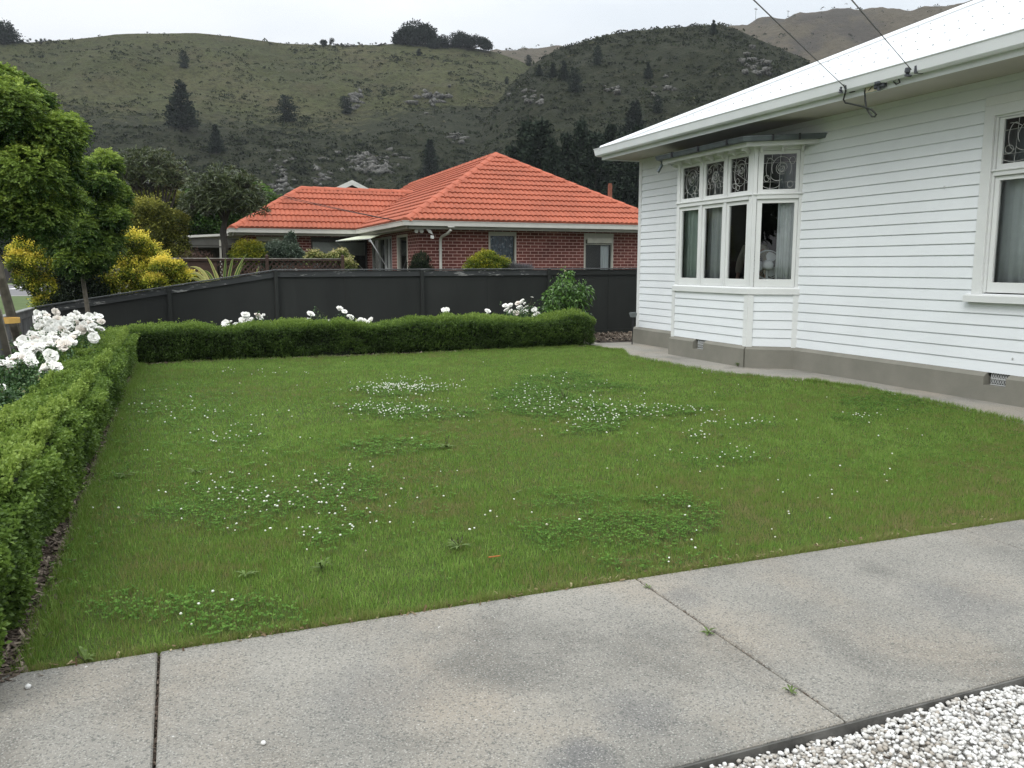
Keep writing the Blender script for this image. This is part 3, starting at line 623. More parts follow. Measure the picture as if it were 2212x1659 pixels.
# bay window: boarded apron, sill, glazing, cornice
mb = MB()
boards(mb, FB1, 0, L1, ZB, 1.13); boards(mb, FB2, 0, L2, ZB, 1.13); boards(mb, FB3, 0, L3, ZB, 1.13)
bay = mb.build('bay_window', M['board'], house)
def off(d, ext=0.0):
    """bay outline offset outwards by d; ends meet the wall plane"""
    pts = [BA, BB, BC, BD]; Fs = [FB1, FB2, FB3]; ls = []
    for F, p in zip(Fs, pts): ls.append((p+F.w*d, F.u))
    def X(l1, l2):
        (p, u), (q, v) = l1, l2; det = u.x*(-v.y)+v.x*u.y; t = ((q.x-p.x)*(-v.y)+v.x*(q.y-p.y))/det; return p+u*t
    wl = (Vector((WX+.0, 0, 0)), Vector((0, 1, 0)))
    return [X(wl, ls[0]), X(ls[0], ls[1]), X(ls[1], ls[2]), X(ls[2], wl)]
def ring(mb, d0, d1, z0, z1, d1t=None):
    a, b_ = off(d0), off(d1); bt = off(d1t) if d1t is not None else b_
    for i in range(3):
        z = lambda p, q: Vector((p.x, p.y, q))
        mb.hexa([z(a[i], z0), z(a[i+1], z0), z(b_[i+1], z0), z(b_[i], z0), z(a[i], z1), z(a[i+1], z1), z(bt[i+1], z1), z(bt[i], z1)])
mb = MB()
for F, u in ((FB2, 0), (FB2, L2), (FB3, L3)):
    uu = (u-.04, u+.045) if u == 0 else (u-.075, u+.02)
    mb = MB(); mb.fbox(F, uu[0], uu[1], .32, 1.128, -.02, .036); mb.build('apron_stop', M['trim'], bay)
mb = MB(); mb.fbox(FB3, -.02, .07, .32, 1.127, -.02, .0365); mb.build('apron_stop', M['trim'], bay)
mb = MB(); ring(mb, -.1, .05, 1.13, 1.215); ring(mb, -.1, .035, 1.2155, 1.24, .012); mb.build('sill', M['trim'], bay)
lights(FB1, L1, [(.13, .60)], [(0, .07), (.66, L1)], bay, [3])
gy = [(12.44, 11.95), (11.77, 11.29), (11.11, 10.67)]; gl = [(12.58-a, 12.58-b_) for a, b_ in gy]
lights(FB2, L2, gl, [(0, .08), (.685, .75), (1.345, 1.41), (1.975, L2)], bay, [0, 1, 2])
lights(FB3, L3, [(.135, .60)], [(0, .055), (.655, L3+.03)], bay, [3])
mb = MB(); ring(mb, -.08, .03, 3.30, 3.345); ring(mb, -.08, .235, 3.345, 3.36); ring(mb, .205, .245, 3.31, 3.375, .25); mb.build('cornice', M['trim'], bay)
mb = MB()
for F, us in ((FB1, (.2, .55)), (FB2, (.12, .42, .72, 1.02, 1.32, 1.62, 1.94)), (FB3, (.10, .40, .68))):
    for u in us:
        mb = MB(); mb.hexa([F(u-.016, 3.24, .0), F(u+.016, 3.24, .0), F(u+.016, 3.24, .03), F(u-.016, 3.24, .03), F(u-.016, 3.344, .0), F(u+.016, 3.344, .0), F(u+.016, 3.344, .17), F(u-.016, 3.344, .17)])
        mb.fbox(F, u-.012, u+.012, 3.28, 3.335, .03, .16); mb.build('bracket', M['trim'], bay)
mb = MB(); o = off(.235); a = off(-.3); mb.add([Vector((p.x, p.y, 3.376)) for p in o]+[Vector((p.x, p.y, 3.44)) for p in reversed(a[1:3])], [(0, 1, 2, 3, 4, 5)]); mb.build('bay_roof', M['galv'], bay)
mb = MB(); ring(mb, .25, .262, 3.37, 3.455); ring(mb, .262, .335, 3.37, 3.375, .335); ring(mb, .335, .345, 3.372, 3.43, .36); ring(mb, .35, .366, 3.43, 3.437)
g1 = mb.build('bay_gutter', M['galv'], bay)
mb = MB()
for F, us in ((FB2, (.35, 1.1, 1.85)), (FB3, (.25, .62)), (FB1, (.3,))):
    for u in us: mb = MB(); mb.fbox(F, u-.014, u+.014, 3.362, 3.446, .335, .376); mb.fbox(F, u-.014, u+.014, 3.44, 3.449, .25, .375); mb.build('gutter_clip', M['black'], g1)
mb = MB(); p = off(.25)[1]; e = Vector((p.x+.02, p.y+.06, 3.37)); mb.tube([e, e+Vector((.01, .0, -.07)), e+Vector((-.05, .03, -.19))], .026, 8); mb.build('outlet_pipe', M['galv'], g1)
mb = MB(); q = [Vector((p.x, p.y, 3.298)) for p in off(-.06)]; mb.add(q, [(0, 1, 2, 3)]); mb.build('bay_ceiling', M['lining'], bay); mb = MB(); q = [Vector((p.x, p.y, 1.125)) for p in off(-.06)]; mb.add(q, [(3, 2, 1, 0)]); mb.build('bay_lining', M['lining'], bay)

# right-hand window in the main wall
wf = MB(); y0, y1, z0, z1 = WIN; u0, u1 = uy(y0), uy(y1)
wf.fbox(FW, u0, u0+.13, z0-.01, z1, -.02, .042); wf.fbox(FW, u1-.13, u1, z0-.01, z1, -.02, .042); wf.fbox(FW, u0+.001, u1-.001, z1-.001, z1+.10, -.02, .044)
wf.fbox(FW, u0, u1, z1-.12, z1-.0015, -.02, .040)
win2 = wf.build('window', M['trim'], house, bevel=.004)
zz = (1.25, 1.37, 2.52, 2.57, 2.64, 2.70, 3.19, 3.245)
lights(FW, u1-u0, [(u0+.22, u0+.86), (u0+1.02, u1-.22)], [(u0+.13, u0+.16), (u0+.92, u0+.97), (u1-.16, u1-.13)], win2, [3, 3], zz)
mb = MB(); mb.hexa([FW(u0-.06, 1.14, .02), FW(u1+.06, 1.14, .02), FW(u1+.06, 1.14, .095), FW(u0-.06, 1.14, .095), FW(u0-.06, 1.24, .0), FW(u1+.06, 1.24, .0), FW(u1+.06, 1.215, .095), FW(u0-.06, 1.215, .095)]); mb.build('sill', M['trim'], win2)

# ---- rooms behind the glass
def room(name, x0, x1, ya, yb, z0, z1, fx=None):
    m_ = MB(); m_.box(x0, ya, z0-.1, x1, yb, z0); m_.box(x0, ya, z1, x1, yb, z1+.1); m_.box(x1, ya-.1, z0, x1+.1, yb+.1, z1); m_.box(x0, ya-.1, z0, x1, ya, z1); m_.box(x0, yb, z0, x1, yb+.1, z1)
    return m_.build(name, M['room'], house)
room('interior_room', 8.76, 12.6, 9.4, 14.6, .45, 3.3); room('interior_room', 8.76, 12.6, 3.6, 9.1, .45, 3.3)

# ---- eaves
EX = 7.97; EZ = 3.66; GZ = 3.86; EY = 14.98; SL = .44; RX = 14.0
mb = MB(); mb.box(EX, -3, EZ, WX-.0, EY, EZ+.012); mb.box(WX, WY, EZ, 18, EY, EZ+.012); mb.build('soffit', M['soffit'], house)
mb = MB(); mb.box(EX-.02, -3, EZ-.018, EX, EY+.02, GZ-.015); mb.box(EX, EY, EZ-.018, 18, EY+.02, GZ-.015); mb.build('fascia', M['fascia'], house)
def gutter_prof(): return [(0, 0), (.075, -.005), (.098, .02), (.118, .135), (.128, .14), (.128, .148), (.11, .150), (.105, .146), (.086, .03), (.07, .012), (.012, .012), (.012, .15), (0, .15)]
mb = MB(); pr = gutter_prof(); z = 3.712
mb.sweep([((EX-.022, -3, z), (-1, 0, 0), (0, 0, 1)), ((EX-.022, EY+.022, z), (-1, 1, 0), (0, 0, 1)), ((18, EY+.022, z), (0, 1, 0), (0, 0, 1))], pr)
mb.build('gutter', M['fascia'], house)
# roof
def m_roof():
    m, t, b = newmat('white_ribbed_steel'); t.links.new(ramp(t, noise(t, 1.5, 4), [(.3, (.54, .565, .575)), (.7, (.60, .625, .635))]), b.inputs['Base Color']); setp(b, rough=.4, spec=.4)
    wv = t.nodes.new('ShaderNodeTexWave'); wv.wave_type = 'BANDS'; wv.bands_direction = 'Y'; wv.inputs['Scale'].default_value = 2.1; g = t.nodes.new('ShaderNodeNewGeometry'); t.links.new(g.outputs['Position'], wv.inputs['Vector']); bump(t, b, wv.outputs['Fac'], .5, .03); return m
M['whiteroof'] = m_roof()
def rz(x): return GZ-.01+(x-(EX-.06))*SL
x0 = EX-.06; yc = EY+.06; hx = RX-x0
ridge = Vector((RX, yc-hx, rz(RX)))
mb = MB(); A = Vector((x0, -3, rz(x0))); B = Vector((x0, yc, rz(x0))); Rr = Vector((RX, -3, rz(RX)))
mb.add([A, Rr, ridge, B], [(0, 1, 2, 3)])
C2 = Vector((2*RX-x0, yc, rz(x0))); mb.add([B, ridge, C2], [(0, 1, 2)]); D2 = Vector((2*RX-x0, -3, rz(x0))); mb.add([Rr, D2, C2, ridge], [(0, 1, 2, 3)])
mb.add([A, B, C2, D2], [(3, 2, 1, 0)]) if False else None
mb.add([A+Vector((0, 0, -.03)), B+Vector((0, 0, -.03)), B, A], [(0, 1, 2, 3)])
roof = mb.build('roof', M['whiteroof'], house)
# hip and ridge capping
hd = (ridge-B).normalized(); nside = Vector((-SL, 0, 1)).normalized(); s1 = nside.cross(hd).normalized(); nfar = Vector((0, SL, 1)).normalized(); s2 = nfar.cross(hd).normalized()
mb = MB()
if s1.x > 0: s1 = -s1
if s2.y < 0: s2 = -s2
prof = lambda o: [o+s1*.17+nside*.004, o+s1*.165+nside*.022, o+s1*.055+nside*.026, o+Vector((0, 0, .062)), o+s2*.055+nfar*.026, o+s2*.165+nfar*.022, o+s2*.17+nfar*.004]
o0 = B+hd*.02; o1 = ridge; P0, P1 = prof(o0), prof(o1); mb.add(P0+P1, [(i, i+1, 8+i, 7+i) for i in range(6)]+[tuple(range(7))]); mb.box(RX-.16, -3, ridge.z-.03, RX+.16, ridge.y, ridge.z+.05)
mb.build('hip_capping', M['roof'], roof, bevel=.004)
mb = MB(); rg = random.Random(5)
ts = [.10, .95, 1.8, 2.7, 3.6, 4.5]
for i, t in enumerate(ts):
    x = x0+t; y = -1.0+(.1 if i % 2 else 0)
    while y < yc-t-.22:
        p = Vector((x+rg.uniform(-.01, .01), y, rz(x))); mb.lathe(p, [(.013, .0), (.013, .006), (.006, .014)], 6, nside); y += .235 if i else .30
for k in range(24):
    p = o0+hd*(.3+.36*k)+s1*.145+nside*.02; mb.lathe(p, [(.011, 0), (.010, .006), (.004, .010)], 6, nside)
sc_ = mb.build('roof_screws', M['screw'], roof); tag(sc_, kind='stuff')

# ---- service cables and fittings on the fascia
def FX(x, y, d=.0): return onX(x, y, EX-.02-d)
cab = thing('service_cable', FX(1825, 188, .1), 'overhead service line ending at the left insulator on the white fascia', 'cable', 'overhead service lines to the white house')
pole = Vector((0, 0, H0))-ray(2885, 1265).normalized()*24
def sag(a, b_, s, n=24): return [a.lerp(b_, i/n)+Vector((0, 0, -s*4*(i/n)*(1-i/n))) for i in range(n+1)]
a = FX(1825, 188, .12); mb = MB(); mb.tube(sag(a, pole+Vector((0, 0, 0)), .15), .0065, 6); mb.build('line', M['wire'], cab)
mb = MB(); mb.tube([FX(x, y, d) for x, y, d in ((1822, 183, .12), (1827, 196, .1), (1822, 215, .07), (1826, 222, .06), (1860, 229, .05), (1883, 237, .05), (1893, 247, .06), (1890, 252, .06), (1884, 252, .06), (1877, 243, .05), (1871, 232, .04), (1869, 215, .03), (1868, 198, .02), (1872, 186, .01))], .011, 6); mb.build('cable_loop', M['cable'], cab)
mb = MB(); p = FX(1830, 192, .0); mb.lathe(p+Vector((-.09, 0, -.02)), [(.02, -.04), (.034, -.03), (.02, -.015), (.034, 0), (.02, .015), (.03, .03), (.012, .045)], 10, (0, -.3, 1)); mb.box(p.x-.11, p.y-.10, p.z-.03, p.x, p.y-.075, p.z+.02); mb.box(p.x-.02, p.y-.14, p.z-.06, p.x, p.y-.06, p.z+.05); mb.build('insulator', M['porcelain'], cab)
cab2 = thing('service_cable', FX(1970, 152, .1), 'overhead service line ending at the right insulator on the white fascia', 'cable', 'overhead service lines to the white house')
a = FX(1968, 150, .12); mb = MB(); mb.tube(sag(a, pole+Vector((.25, 0, .05)), .15), .0065, 6); mb.build('line', M['wire'], cab2)
mb = MB(); mb.tube([FX(x, y, .04) for x, y in ((1966, 152), (1950, 160), (1941, 170), (1944, 178), (1936, 182), (1930, 176))], .009, 6); mb.build('cable_tail', M['cable'], cab2)
mb = MB(); p = FX(1975, 155, 0); mb.lathe(p+Vector((-.08, 0, 0)), [(.03, -.06), (.045, -.05), (.025, -.03), (.05, -.01), (.05, .03), (.02, .045)], 10, (0, -.2, 1)); mb.box(p.x-.11, p.y-.13, p.z-.05, p.x, p.y-.10, p.z+.04); mb.build('insulator', M['porcelain'], cab2)
jb = thing('junction_box', FX(1905, 178), 'dark service fuse box with rounded body screwed under the white gutter', 'electrical box')
p = FX(1905, 178); mb = MB(); mb.box(p.x-.07, p.y-.09, p.z-.075, p.x, p.y+.07, p.z+.08); mb.box(p.x-.10, p.y-.07, p.z-.04, p.x-.07, p.y+.03, p.z+.055); mb.build('body', M['porcelain'], jb, bevel=.015)
mb = MB(); mb.lathe(p+Vector((-.05, -.01, -.10)), [(.02, 0), (.02, .04)], 8); mb.lathe(p+Vector((-.04, -.11, .0)), [(.012, 0), (.012, .05)], 8); mb.build('gland', M['porcelain'], jb)
mb = MB(); mb.tube([FX(x, y, .03) for x, y in ((1895, 180), (1885, 185), (1876, 196))], .004, 5); mb.build('thin_wire', M['cable'], jb)
pt = MB(); a, b_ = FX(1874, 178), FX(1899, 196); pt.box(a.x-.0235, a.y, b_.z+.005, a.x-.0195, b_.y, a.z+.02); pt.build('unpainted_patch', simple('bare_fascia_patch', (.62, .57, .42), .7), house)

mb = MB()
for x, y, s in ((2040, 405, .016), (2187, 776, .015), (2142, 648, .02)):
    q = onX(x, y, WX-.03); V, F_ = blobs(np.array([tuple(q)]), [s], (.25, .7, 1), .4); mb = MB(); mb.add([tuple(v) for v in V], [tuple(f) for f in F_]); mb.build('paint_chip', M['metalpale'], house)
# ---- things in the bay
def curtain(F, u0, u1, z0, z1, w_, label, mat, amp=.03, nf=6, gr='curtains inside the white house'):
    n = nf*10; mb = MB(); V = []
    for i in range(n+1):
        t = i/n; u = u0+(u1-u0)*t; q = amp*(math.sin(t*nf*6.28)+.35*math.sin(t*nf*2.9*6.28+1))
        for k in range(5):
            zf = k/4; V.append(F(u+.01*math.sin(t*9+zf*3), z0+(z1-z0)*zf, w_+q*(1.1-.5*zf)))
    mb.add(V, [(i*5+k, (i+1)*5+k, (i+1)*5+k+1, i*5+k+1) for i in range(n) for k in range(4)])
    o = mb.build('curtain', mat, smooth=True); m = o.modifiers.new('thickness', 'SOLIDIFY'); m.thickness = .004; tag(o, label, 'curtain', gr); return o
curtain(FB2, .02, .58, 1.26, 3.1, -.16, 'pale green curtain folds behind the leftmost bay window pane', M['curtain_green'], nf=5)
curtain(FB2, .68, 1.04, 1.26, 3.1, -.18, 'narrow grey curtain edge behind the second bay window pane', M['curtain'], nf=3)
curtain(FB3, .36, .68, 1.26, 3.1, -.14, 'white curtain beside the fan at the right end of the bay', M['curtain'], nf=4)
curtain(FW, u0+.10, u0+.80, 1.26, 3.1, -.2, 'white curtain inside the window at the right edge of the photo', M['curtain'], nf=4)
curtain(FW, u0+1.3, u1-.15, 1.26, 3.1, -.2, 'far white curtain of the window at the right edge of the photo', M['curtain'], nf=4)
# pedestal fan, seen from behind
fc = FB3(.25, 1.58, -.27); fn = (FB3.w*.9+FB3.u*.25).normalized(); fu = Vector((0, 0, 1)).cross(fn).normalized(); fv = fn.cross(fu)
fan = thing('pedestal_fan', (fc.x, fc.y, .45), 'white pedestal fan standing behind the right pane of the bay window', 'fan')
mb = MB()
for rr, d in ((.225, 0), (.219, -.025), (.213, .03)): mb.tube([fc+fn*d+fu*rr*math.cos(q)+fv*rr*math.sin(q) for q in np.linspace(0, 6.2832, 33)], .0045, 5, False)
for i in range(36):
    q = i*6.2832/36; mb.tube([fc+fn*.05+fu*.05*math.cos(q)+fv*.05*math.sin(q), fc+fn*.05+fu*.16*math.cos(q)+fv*.16*math.sin(q), fc+fu*.225*math.cos(q)+fv*.225*math.sin(q)], .0011, 4, False)
mb.build('guard', M['fanwhite'], fan)
for i in range(3):
    mb = MB(); q0 = 1.15+i*2.094; V = []
    for a_ in range(7):
        for b_ in range(5):
            rr = .035+.165*a_/6; ang = q0+(b_/4-.5)*(1.25*math.sin(.5+a_/6*2.1)); V.append(fc+fn*(-.01+.02*(b_/4-.5))+fu*rr*math.cos(ang)+fv*rr*math.sin(ang))
    mb.add(V, [(a_*5+b_, (a_+1)*5+b_, (a_+1)*5+b_+1, a_*5+b_+1) for a_ in range(6) for b_ in range(4)]); mb.build('blade', M['fanwhite'], fan, smooth=True)
mc = fc-fu*.02-fv*.005; mb = MB(); mb.lathe(mc+fn*.02, [(.035, 0), (.075, .01), (.08, .07), (.07, .13), (.042, .155), (.014, .16)], 20, fn); mb.build('motor', M['fanwhite'], fan, smooth=True)
mb = MB(); mb.tube([Vector((fc.x, fc.y, z)) for z in (.5, 1.1, 1.5)], [.018, .016, .022], 10); mb.lathe(Vector((fc.x, fc.y, .45)), [(.2, 0), (.2, .02), (.03, .05)], 20); mb.build('stand', M['fanwhite'], fan)
# garden light on a stake by the corner
gl_ = thing('garden_light', (8.43, 14.5, 0), 'small black spotlight with grey head on a stake by the house corner', 'garden light')
mb = MB(); mb.tube([(8.43, 14.5, -.02), (8.435, 14.5, .3), (8.44, 14.5, .56)], .014, 6); mb.build('stake', M['black'], gl_)
mb = MB(); mb.hexa([(8.40, 14.46, .55), (8.49, 14.46, .55), (8.49, 14.54, .55), (8.40, 14.54, .55), (8.38, 14.44, .63), (8.50, 14.44, .63), (8.50, 14.56, .63), (8.38, 14.56, .63)]); mb.box(8.39, 14.45, .631, 8.49, 14.55, .645); mb.build('lamp_head', simple('lamp_grey', (.16, .18, .18), .5), gl_)
# ============================================================ CHARCOAL FENCE ALONG THE BACK
fen = thing('panel_fence', (4, 17.2, 0), 'charcoal painted panel fence behind the roses, stepping down to the left', 'fence')
FY = 17.14
def ftop(x): return 1.475+.003*(x-1.83) if x > 1.83 else 1.475-(1.83-x)*.1555
mb = MB(); prev = None
xsn = [-2.36, -2.12, -.14, 1.80, 3.2, 4.82, 6.3, 7.78, 9.3, 10.8, 12.6]
for x0, x1 in zip(xsn[:-1], xsn[1:]):
    g = .003; mb.hexa([(x0+g, FY, .03), (x1-g, FY, .03), (x1-g, FY+.02, .03), (x0+g, FY+.02, .03), (x0+g, FY, ftop(x0)-.02), (x1-g, FY, ftop(x1)-.02), (x1-g, FY+.02, ftop(x1)-.02), (x0+g, FY+.02, ftop(x0)-.02)])
for x in (.55, 2.9, 3.06, 5.6, 6.75, 8.6): mb.box(x-.06, FY-.004, .03, x+.0, FY-.001, ftop(x)-.12) if x == 2.9 else mb.box(x-.003, FY-.003, .03, x+.003, FY-.001, ftop(x)-.12)
mb.build('panel', M['fence'], fen)
mb = MB(); mb.box(-2.36, FY-.03, -.03, 12.6, FY-.001, .10); mb.build('base_board', M['fence'], fen)
px_ = [-2.12, -.14, 1.83, 4.82, 7.77, 10.75]
for a, b_ in zip([-2.36]+px_, px_+[12.6]):
    mb = MB(); q0, q1 = a+(.035 if a > -2.3 else 0), b_-(.035 if b_ < 12 else 0)
    mb.hexa([(q0, FY-.028, ftop(q0)-.13), (q1, FY-.028, ftop(q1)-.13), (q1, FY-.001, ftop(q1)-.13), (q0, FY-.001, ftop(q0)-.13), (q0, FY-.028, ftop(q0)-.012), (q1, FY-.028, ftop(q1)-.012), (q1, FY-.001, ftop(q1)-.012), (q0, FY-.001, ftop(q0)-.012)]); mb.build('rail', M['fcap'] if a < 5 else M['fence'], fen)
for x in px_:
    mb = MB(); z = ftop(x)-.004; mb.box(x-.035, FY-.075, -.02, x+.035, FY-.0285, z)
    for zz in (z-.1, z-.3, .3): mb.lathe((x-.008, FY-.075, zz), [(.007, 0), (.007, .003)], 6, (0, -1, 0))
    mb.build('post', M['fence'], fen)
mb = MB(); ends = [-2.38]+px_[:3]+[4.82, 7.77, 12.6]
for a, b_ in zip(ends[:-1], ends[1:]):
    mb.hexa([(a+.002, FY-.05, ftop(a)-.004), (b_-.002, FY-.05, ftop(b_)-.004), (b_-.002, FY+.06, ftop(b_)+.0), (a+.002, FY+.06, ftop(a)+.0), (a+.002, FY-.05, ftop(a)+.016), (b_-.002, FY-.05, ftop(b_)+.016), (b_-.002, FY+.06, ftop(b_)+.022), (a+.002, FY+.06, ftop(a)+.022)])
mb.build('capping', M['fcap'], fen)
# weathered paling fence on the street side
pf = thing('paling_fence', (-2.44, 12, 0), 'weathered grey low paling fence along the street side at left', 'fence')
for i in range(96):
    y = 17.1-i*.148; mb = MB(); rg = random.Random(i); mb.box(-2.47+rg.uniform(-.003, .003), y-.142, .02, -2.448+rg.uniform(-.003, .003), y, .74)
    if i < 60: mb.build('paling', M['paling'], pf)
mb = MB(); mb.box(-2.447, 8.2, .68, -2.425, 17.15, .80); mb.build('top_rail', M['paling'], pf); mb = MB(); mb.box(-2.50, 8.2, .801, -2.40, 17.15, .822); mb.build('capping', simple('lichened_capping', (.24, .245, .23), .85, .35, 7), pf)

# ============================================================ BRICK HOUSE
def m_brick():
    m, t, b = newmat('red_brick'); g = t.nodes.new('ShaderNodeNewGeometry'); s = t.nodes.new('ShaderNodeSeparateXYZ'); t.links.new(g.outputs['Position'], s.inputs[0])
    sn = t.nodes.new('ShaderNodeSeparateXYZ'); t.links.new(g.outputs['True Normal'], sn.inputs[0])
    fac = mth(t, 'GREATER_THAN', mth(t, 'ABSOLUTE', sn.outputs[0]), .5)
    u = mth(t, 'ADD', mth(t, 'MULTIPLY', s.outputs[0], mth(t, 'SUBTRACT', 1.0, fac)), mth(t, 'MULTIPLY', s.outputs[1], fac))
    c = t.nodes.new('ShaderNodeCombineXYZ'); t.links.new(u, c.inputs[0]); t.links.new(s.outputs[2], c.inputs[1])
    br = t.nodes.new('ShaderNodeTexBrick'); t.links.new(c.outputs[0], br.inputs['Vector']); br.offset = .5
    br.inputs['Scale'].default_value = 1; br.inputs['Brick Width'].default_value = .24; br.inputs['Row Height'].default_value = .086; br.inputs['Mortar Size'].default_value = .0085; br.inputs['Mortar Smooth'].default_value = .1; br.inputs['Bias'].default_value = -.1
    br.inputs['Color1'].default_value = (.125, .040, .034, 1); br.inputs['Color2'].default_value = (.185, .064, .054, 1); br.inputs['Mortar'].default_value = (.50, .33, .29, 1)
    st = ramp(t, noise(t, 1.4, 5, .6), [(.35, (.8, .8, .8)), (.7, (1.15, 1.12, 1.1))]); cc = mixc(t, 1.0, br.outputs['Color'], st, 'MULTIPLY')
    ef = ramp(t, noise(t, 3.2, 5, .7), [(.66, (0, 0, 0)), (.78, (1, 1, 1))]); cc = mixc(t, mth(t, 'MULTIPLY', ef, .25), cc, (.4, .33, .30))
    t.links.new(cc, b.inputs['Base Color']); setp(b, rough=.85, spec=.2); bump(t, b, br.outputs['Fac'], -.4, .01); return m
M['brick'] = m_brick()
M['bgutter'] = simple('cream_gutter', (.60, .59, .54), .45, .06, 3); M['bfascia'] = simple('cream_fascia', (.42, .41, .37), .55, .08, 3); M['bframe'] = simple('cream_joinery', (.45, .44, .38), .5, .06); M['alu'] = simple('bronze_joinery', (.05, .048, .042), .5)
M['tile'] = simple('terracotta_roof_tile', (.335, .093, .050), .8, .16, 1.3, spec=.3, bmp=.2, bscale=30)
M['tilecap'] = simple('terracotta_ridge_tile', (.39, .11, .062), .8, .16, 2.5, spec=.3)
bh = thing('brick_house', (9.5, 26, 0), 'red brick house with orange terracotta tile roof behind the charcoal fence', 'house')
BWY, BWX, LWY = 21.6, 6.02, 27.75
mb = MB()
# front wall of the right wing with two window openings, corner wall with openings, rear wing wall
def wallgrid(F, L_, H1, holes):
    us = sorted({0, L_, *[h[0] for h in holes], *[h[1] for h in holes]}); vs = sorted({0, H1, *[h[2] for h in holes], *[h[3] for h in holes]})
    for a, b_ in zip(us[:-1], us[1:]):
        for c, d in zip(vs[:-1], vs[1:]):
            if any(h[0] <= (a+b_)/2 <= h[1] and h[2] <= (c+d)/2 <= h[3] for h in holes): continue
            mb.add([F(a, c, 0), F(b_, c, 0), F(b_, d, 0), F(a, d, 0)], [(0, 1, 2, 3)])
    for h in holes:
        for (a, c), (b_, d) in (((h[0], h[2]), (h[0], h[3])), ((h[1], h[3]), (h[1], h[2])), ((h[0], h[3]), (h[1], h[3])), ((h[1], h[2]), (h[0], h[2]))):
            mb.add([F(a, c, 0), F(b_, d, 0), F(b_, d, -.1), F(a, c, -.1)], [(0, 1, 2, 3)])
FBf = frame((BWX, BWY, 0), (1, 0, 0)); FBs = frame((BWX, LWY, 0), (0, -1, 0)); FLw = frame((2.15, LWY, 0), (1, 0, 0))
h1 = (7.99-BWX, 8.81-BWX, .6, 2.5); h2 = (10.91-BWX, 11.86-BWX, .6, 2.5)
wallgrid(FBf, 13.1-BWX, 2.56, [h1, h2])
sh = [(LWY-23.95, LWY-22.75, .3, 2.45), (LWY-27.3, LWY-24.6, .15, 2.45)]      # side openings (u along -Y)
wallgrid(FBs, LWY-BWY, 2.56, sh)
lh = [(2.42-2.15, 3.62-2.15, .8, 2.5), (4.12-2.15, 5.95-2.15, .5, 2.5)]
wallgrid(FLw, BWX-2.15, 2.56, lh)
FLe = frame((2.15, 32, 0), (0, -1, 0)); wallgrid(FLe, 32-LWY, 2.56, [])
bw = mb.build('wall', M['brick'], bh)
mb = MB(); mb.box(6.2, 21.9, .2, 12.9, 27, 2.5); mb.box(2.3, 28.0, .2, 6.2, 31, 2.5)
inner = mb.build('dark_interior', M['room'], bh)
def bwin(F, h, head=.0, frame_w=.05, mat=None, glass=True, mull=(), top=None):
    mat = mat or M['bframe']; m_ = MB(); u0, u1, v0, v1 = h
    m_.fbox(F, u0, u0+frame_w, v0, v1, -.08, .012); m_.fbox(F, u1-frame_w, u1, v0, v1, -.08, .012); m_.fbox(F, u0+frame_w, u1-frame_w, v1-head-frame_w, v1, -.08, .010); m_.fbox(F, u0+frame_w, u1-frame_w, v0, v0+frame_w, -.08, .010)
    for q in mull: m_.fbox(F, q-.02, q+.02, v0+frame_w, v1-head-frame_w, -.07, -.01)
    w = m_.build('window', mat, bh); g = MB(); e = frame_w; g.add([F(u0+e, v0+e, -.05), F(u1-e, v0+e, -.05), F(u1-e, v1-head-e, -.05), F(u0+e, v1-head-e, -.05)], [(0, 1, 2, 3)]); g.build('pane', M['glass'], w); return w
w1 = bwin(FBf, h1, .06); w2 = bwin(FBf, h2, .13)
mb = MB(); mb.fbox(FBf, h2[0]+.08, h2[1]-.08, 2.22, 2.36, .011, .07); mb.fbox(FBf, h2[0]+.06, h2[1]-.06, 2.18, 2.205, -.04, .02); mb.build('shutter_box', simple('shutter_cream', (.50, .49, .43), .5), w2, bevel=.01)
mb = MB(); mb.fbox(FBf, h1[0]-.02, h1[1]+.02, .55, .6, .0, .05); mb.build('sill', M['bframe'], w1)
# starry cloth behind the first window, pale curtain in the second
cl = MB(); V = []; 
for i in range(25):
    for k in range(2): V.append(FBf(h1[0]+.05+(h1[1]-h1[0]-.1)*i/24, .65+1.75*k, -.12+.012*math.sin(i*1.9)))
cl.add(V, [(2*i, 2*i+2, 2*i+3, 2*i+1) for i in range(24)])
sc = tag(cl.build('star_curtain', simple('blue_grey_cloth', (.075, .115, .15), .9, .45, 9)), 'blue grey curtain printed with pale stars in the brick house window', 'curtain')
st = MB(); rg = random.Random(11)
for k in range(46):
    cu = h1[0]+.1+rg.random()*(h1[1]-h1[0]-.2); cv = 1.1+1.25*rg.random(); r = rg.uniform(.022, .042); a0 = rg.random()*6
    pts = [FBf(cu+(r if i % 2 == 0 else r*.42)*math.cos(a0+i*math.pi/5), cv+(r if i % 2 == 0 else r*.42)*math.sin(a0+i*math.pi/5), -.1015) for i in range(11)]; st.tube(pts, .0045, 4, False)
st.build('star_print', simple('star_print', (.42, .48, .52), .9), sc)
cm = MB(); V = []
for i in range(17):
    for k in range(2): V.append(FBf(h2[1]-.34+.28*i/16, .66+1.5*k, -.14+.02*math.sin(i*1.5)))
cm.add(V, [(2*i, 2*i+2, 2*i+3, 2*i+1) for i in range(16)]); tag(cm.build('curtain', M['curtain'], smooth=True), 'pale curtain at the right of the shuttered brick house window', 'curtain')
bwin(FBs, sh[0], .0, .07, M['bframe'], mull=()); 
mb = MB(); a, b_ = sh[1][0], sh[1][1]
for q in (0, .9, 1.75, 2.2): mb.fbox(FBs, a+q, a+q+.05, .15, 2.45, -.06, .0)
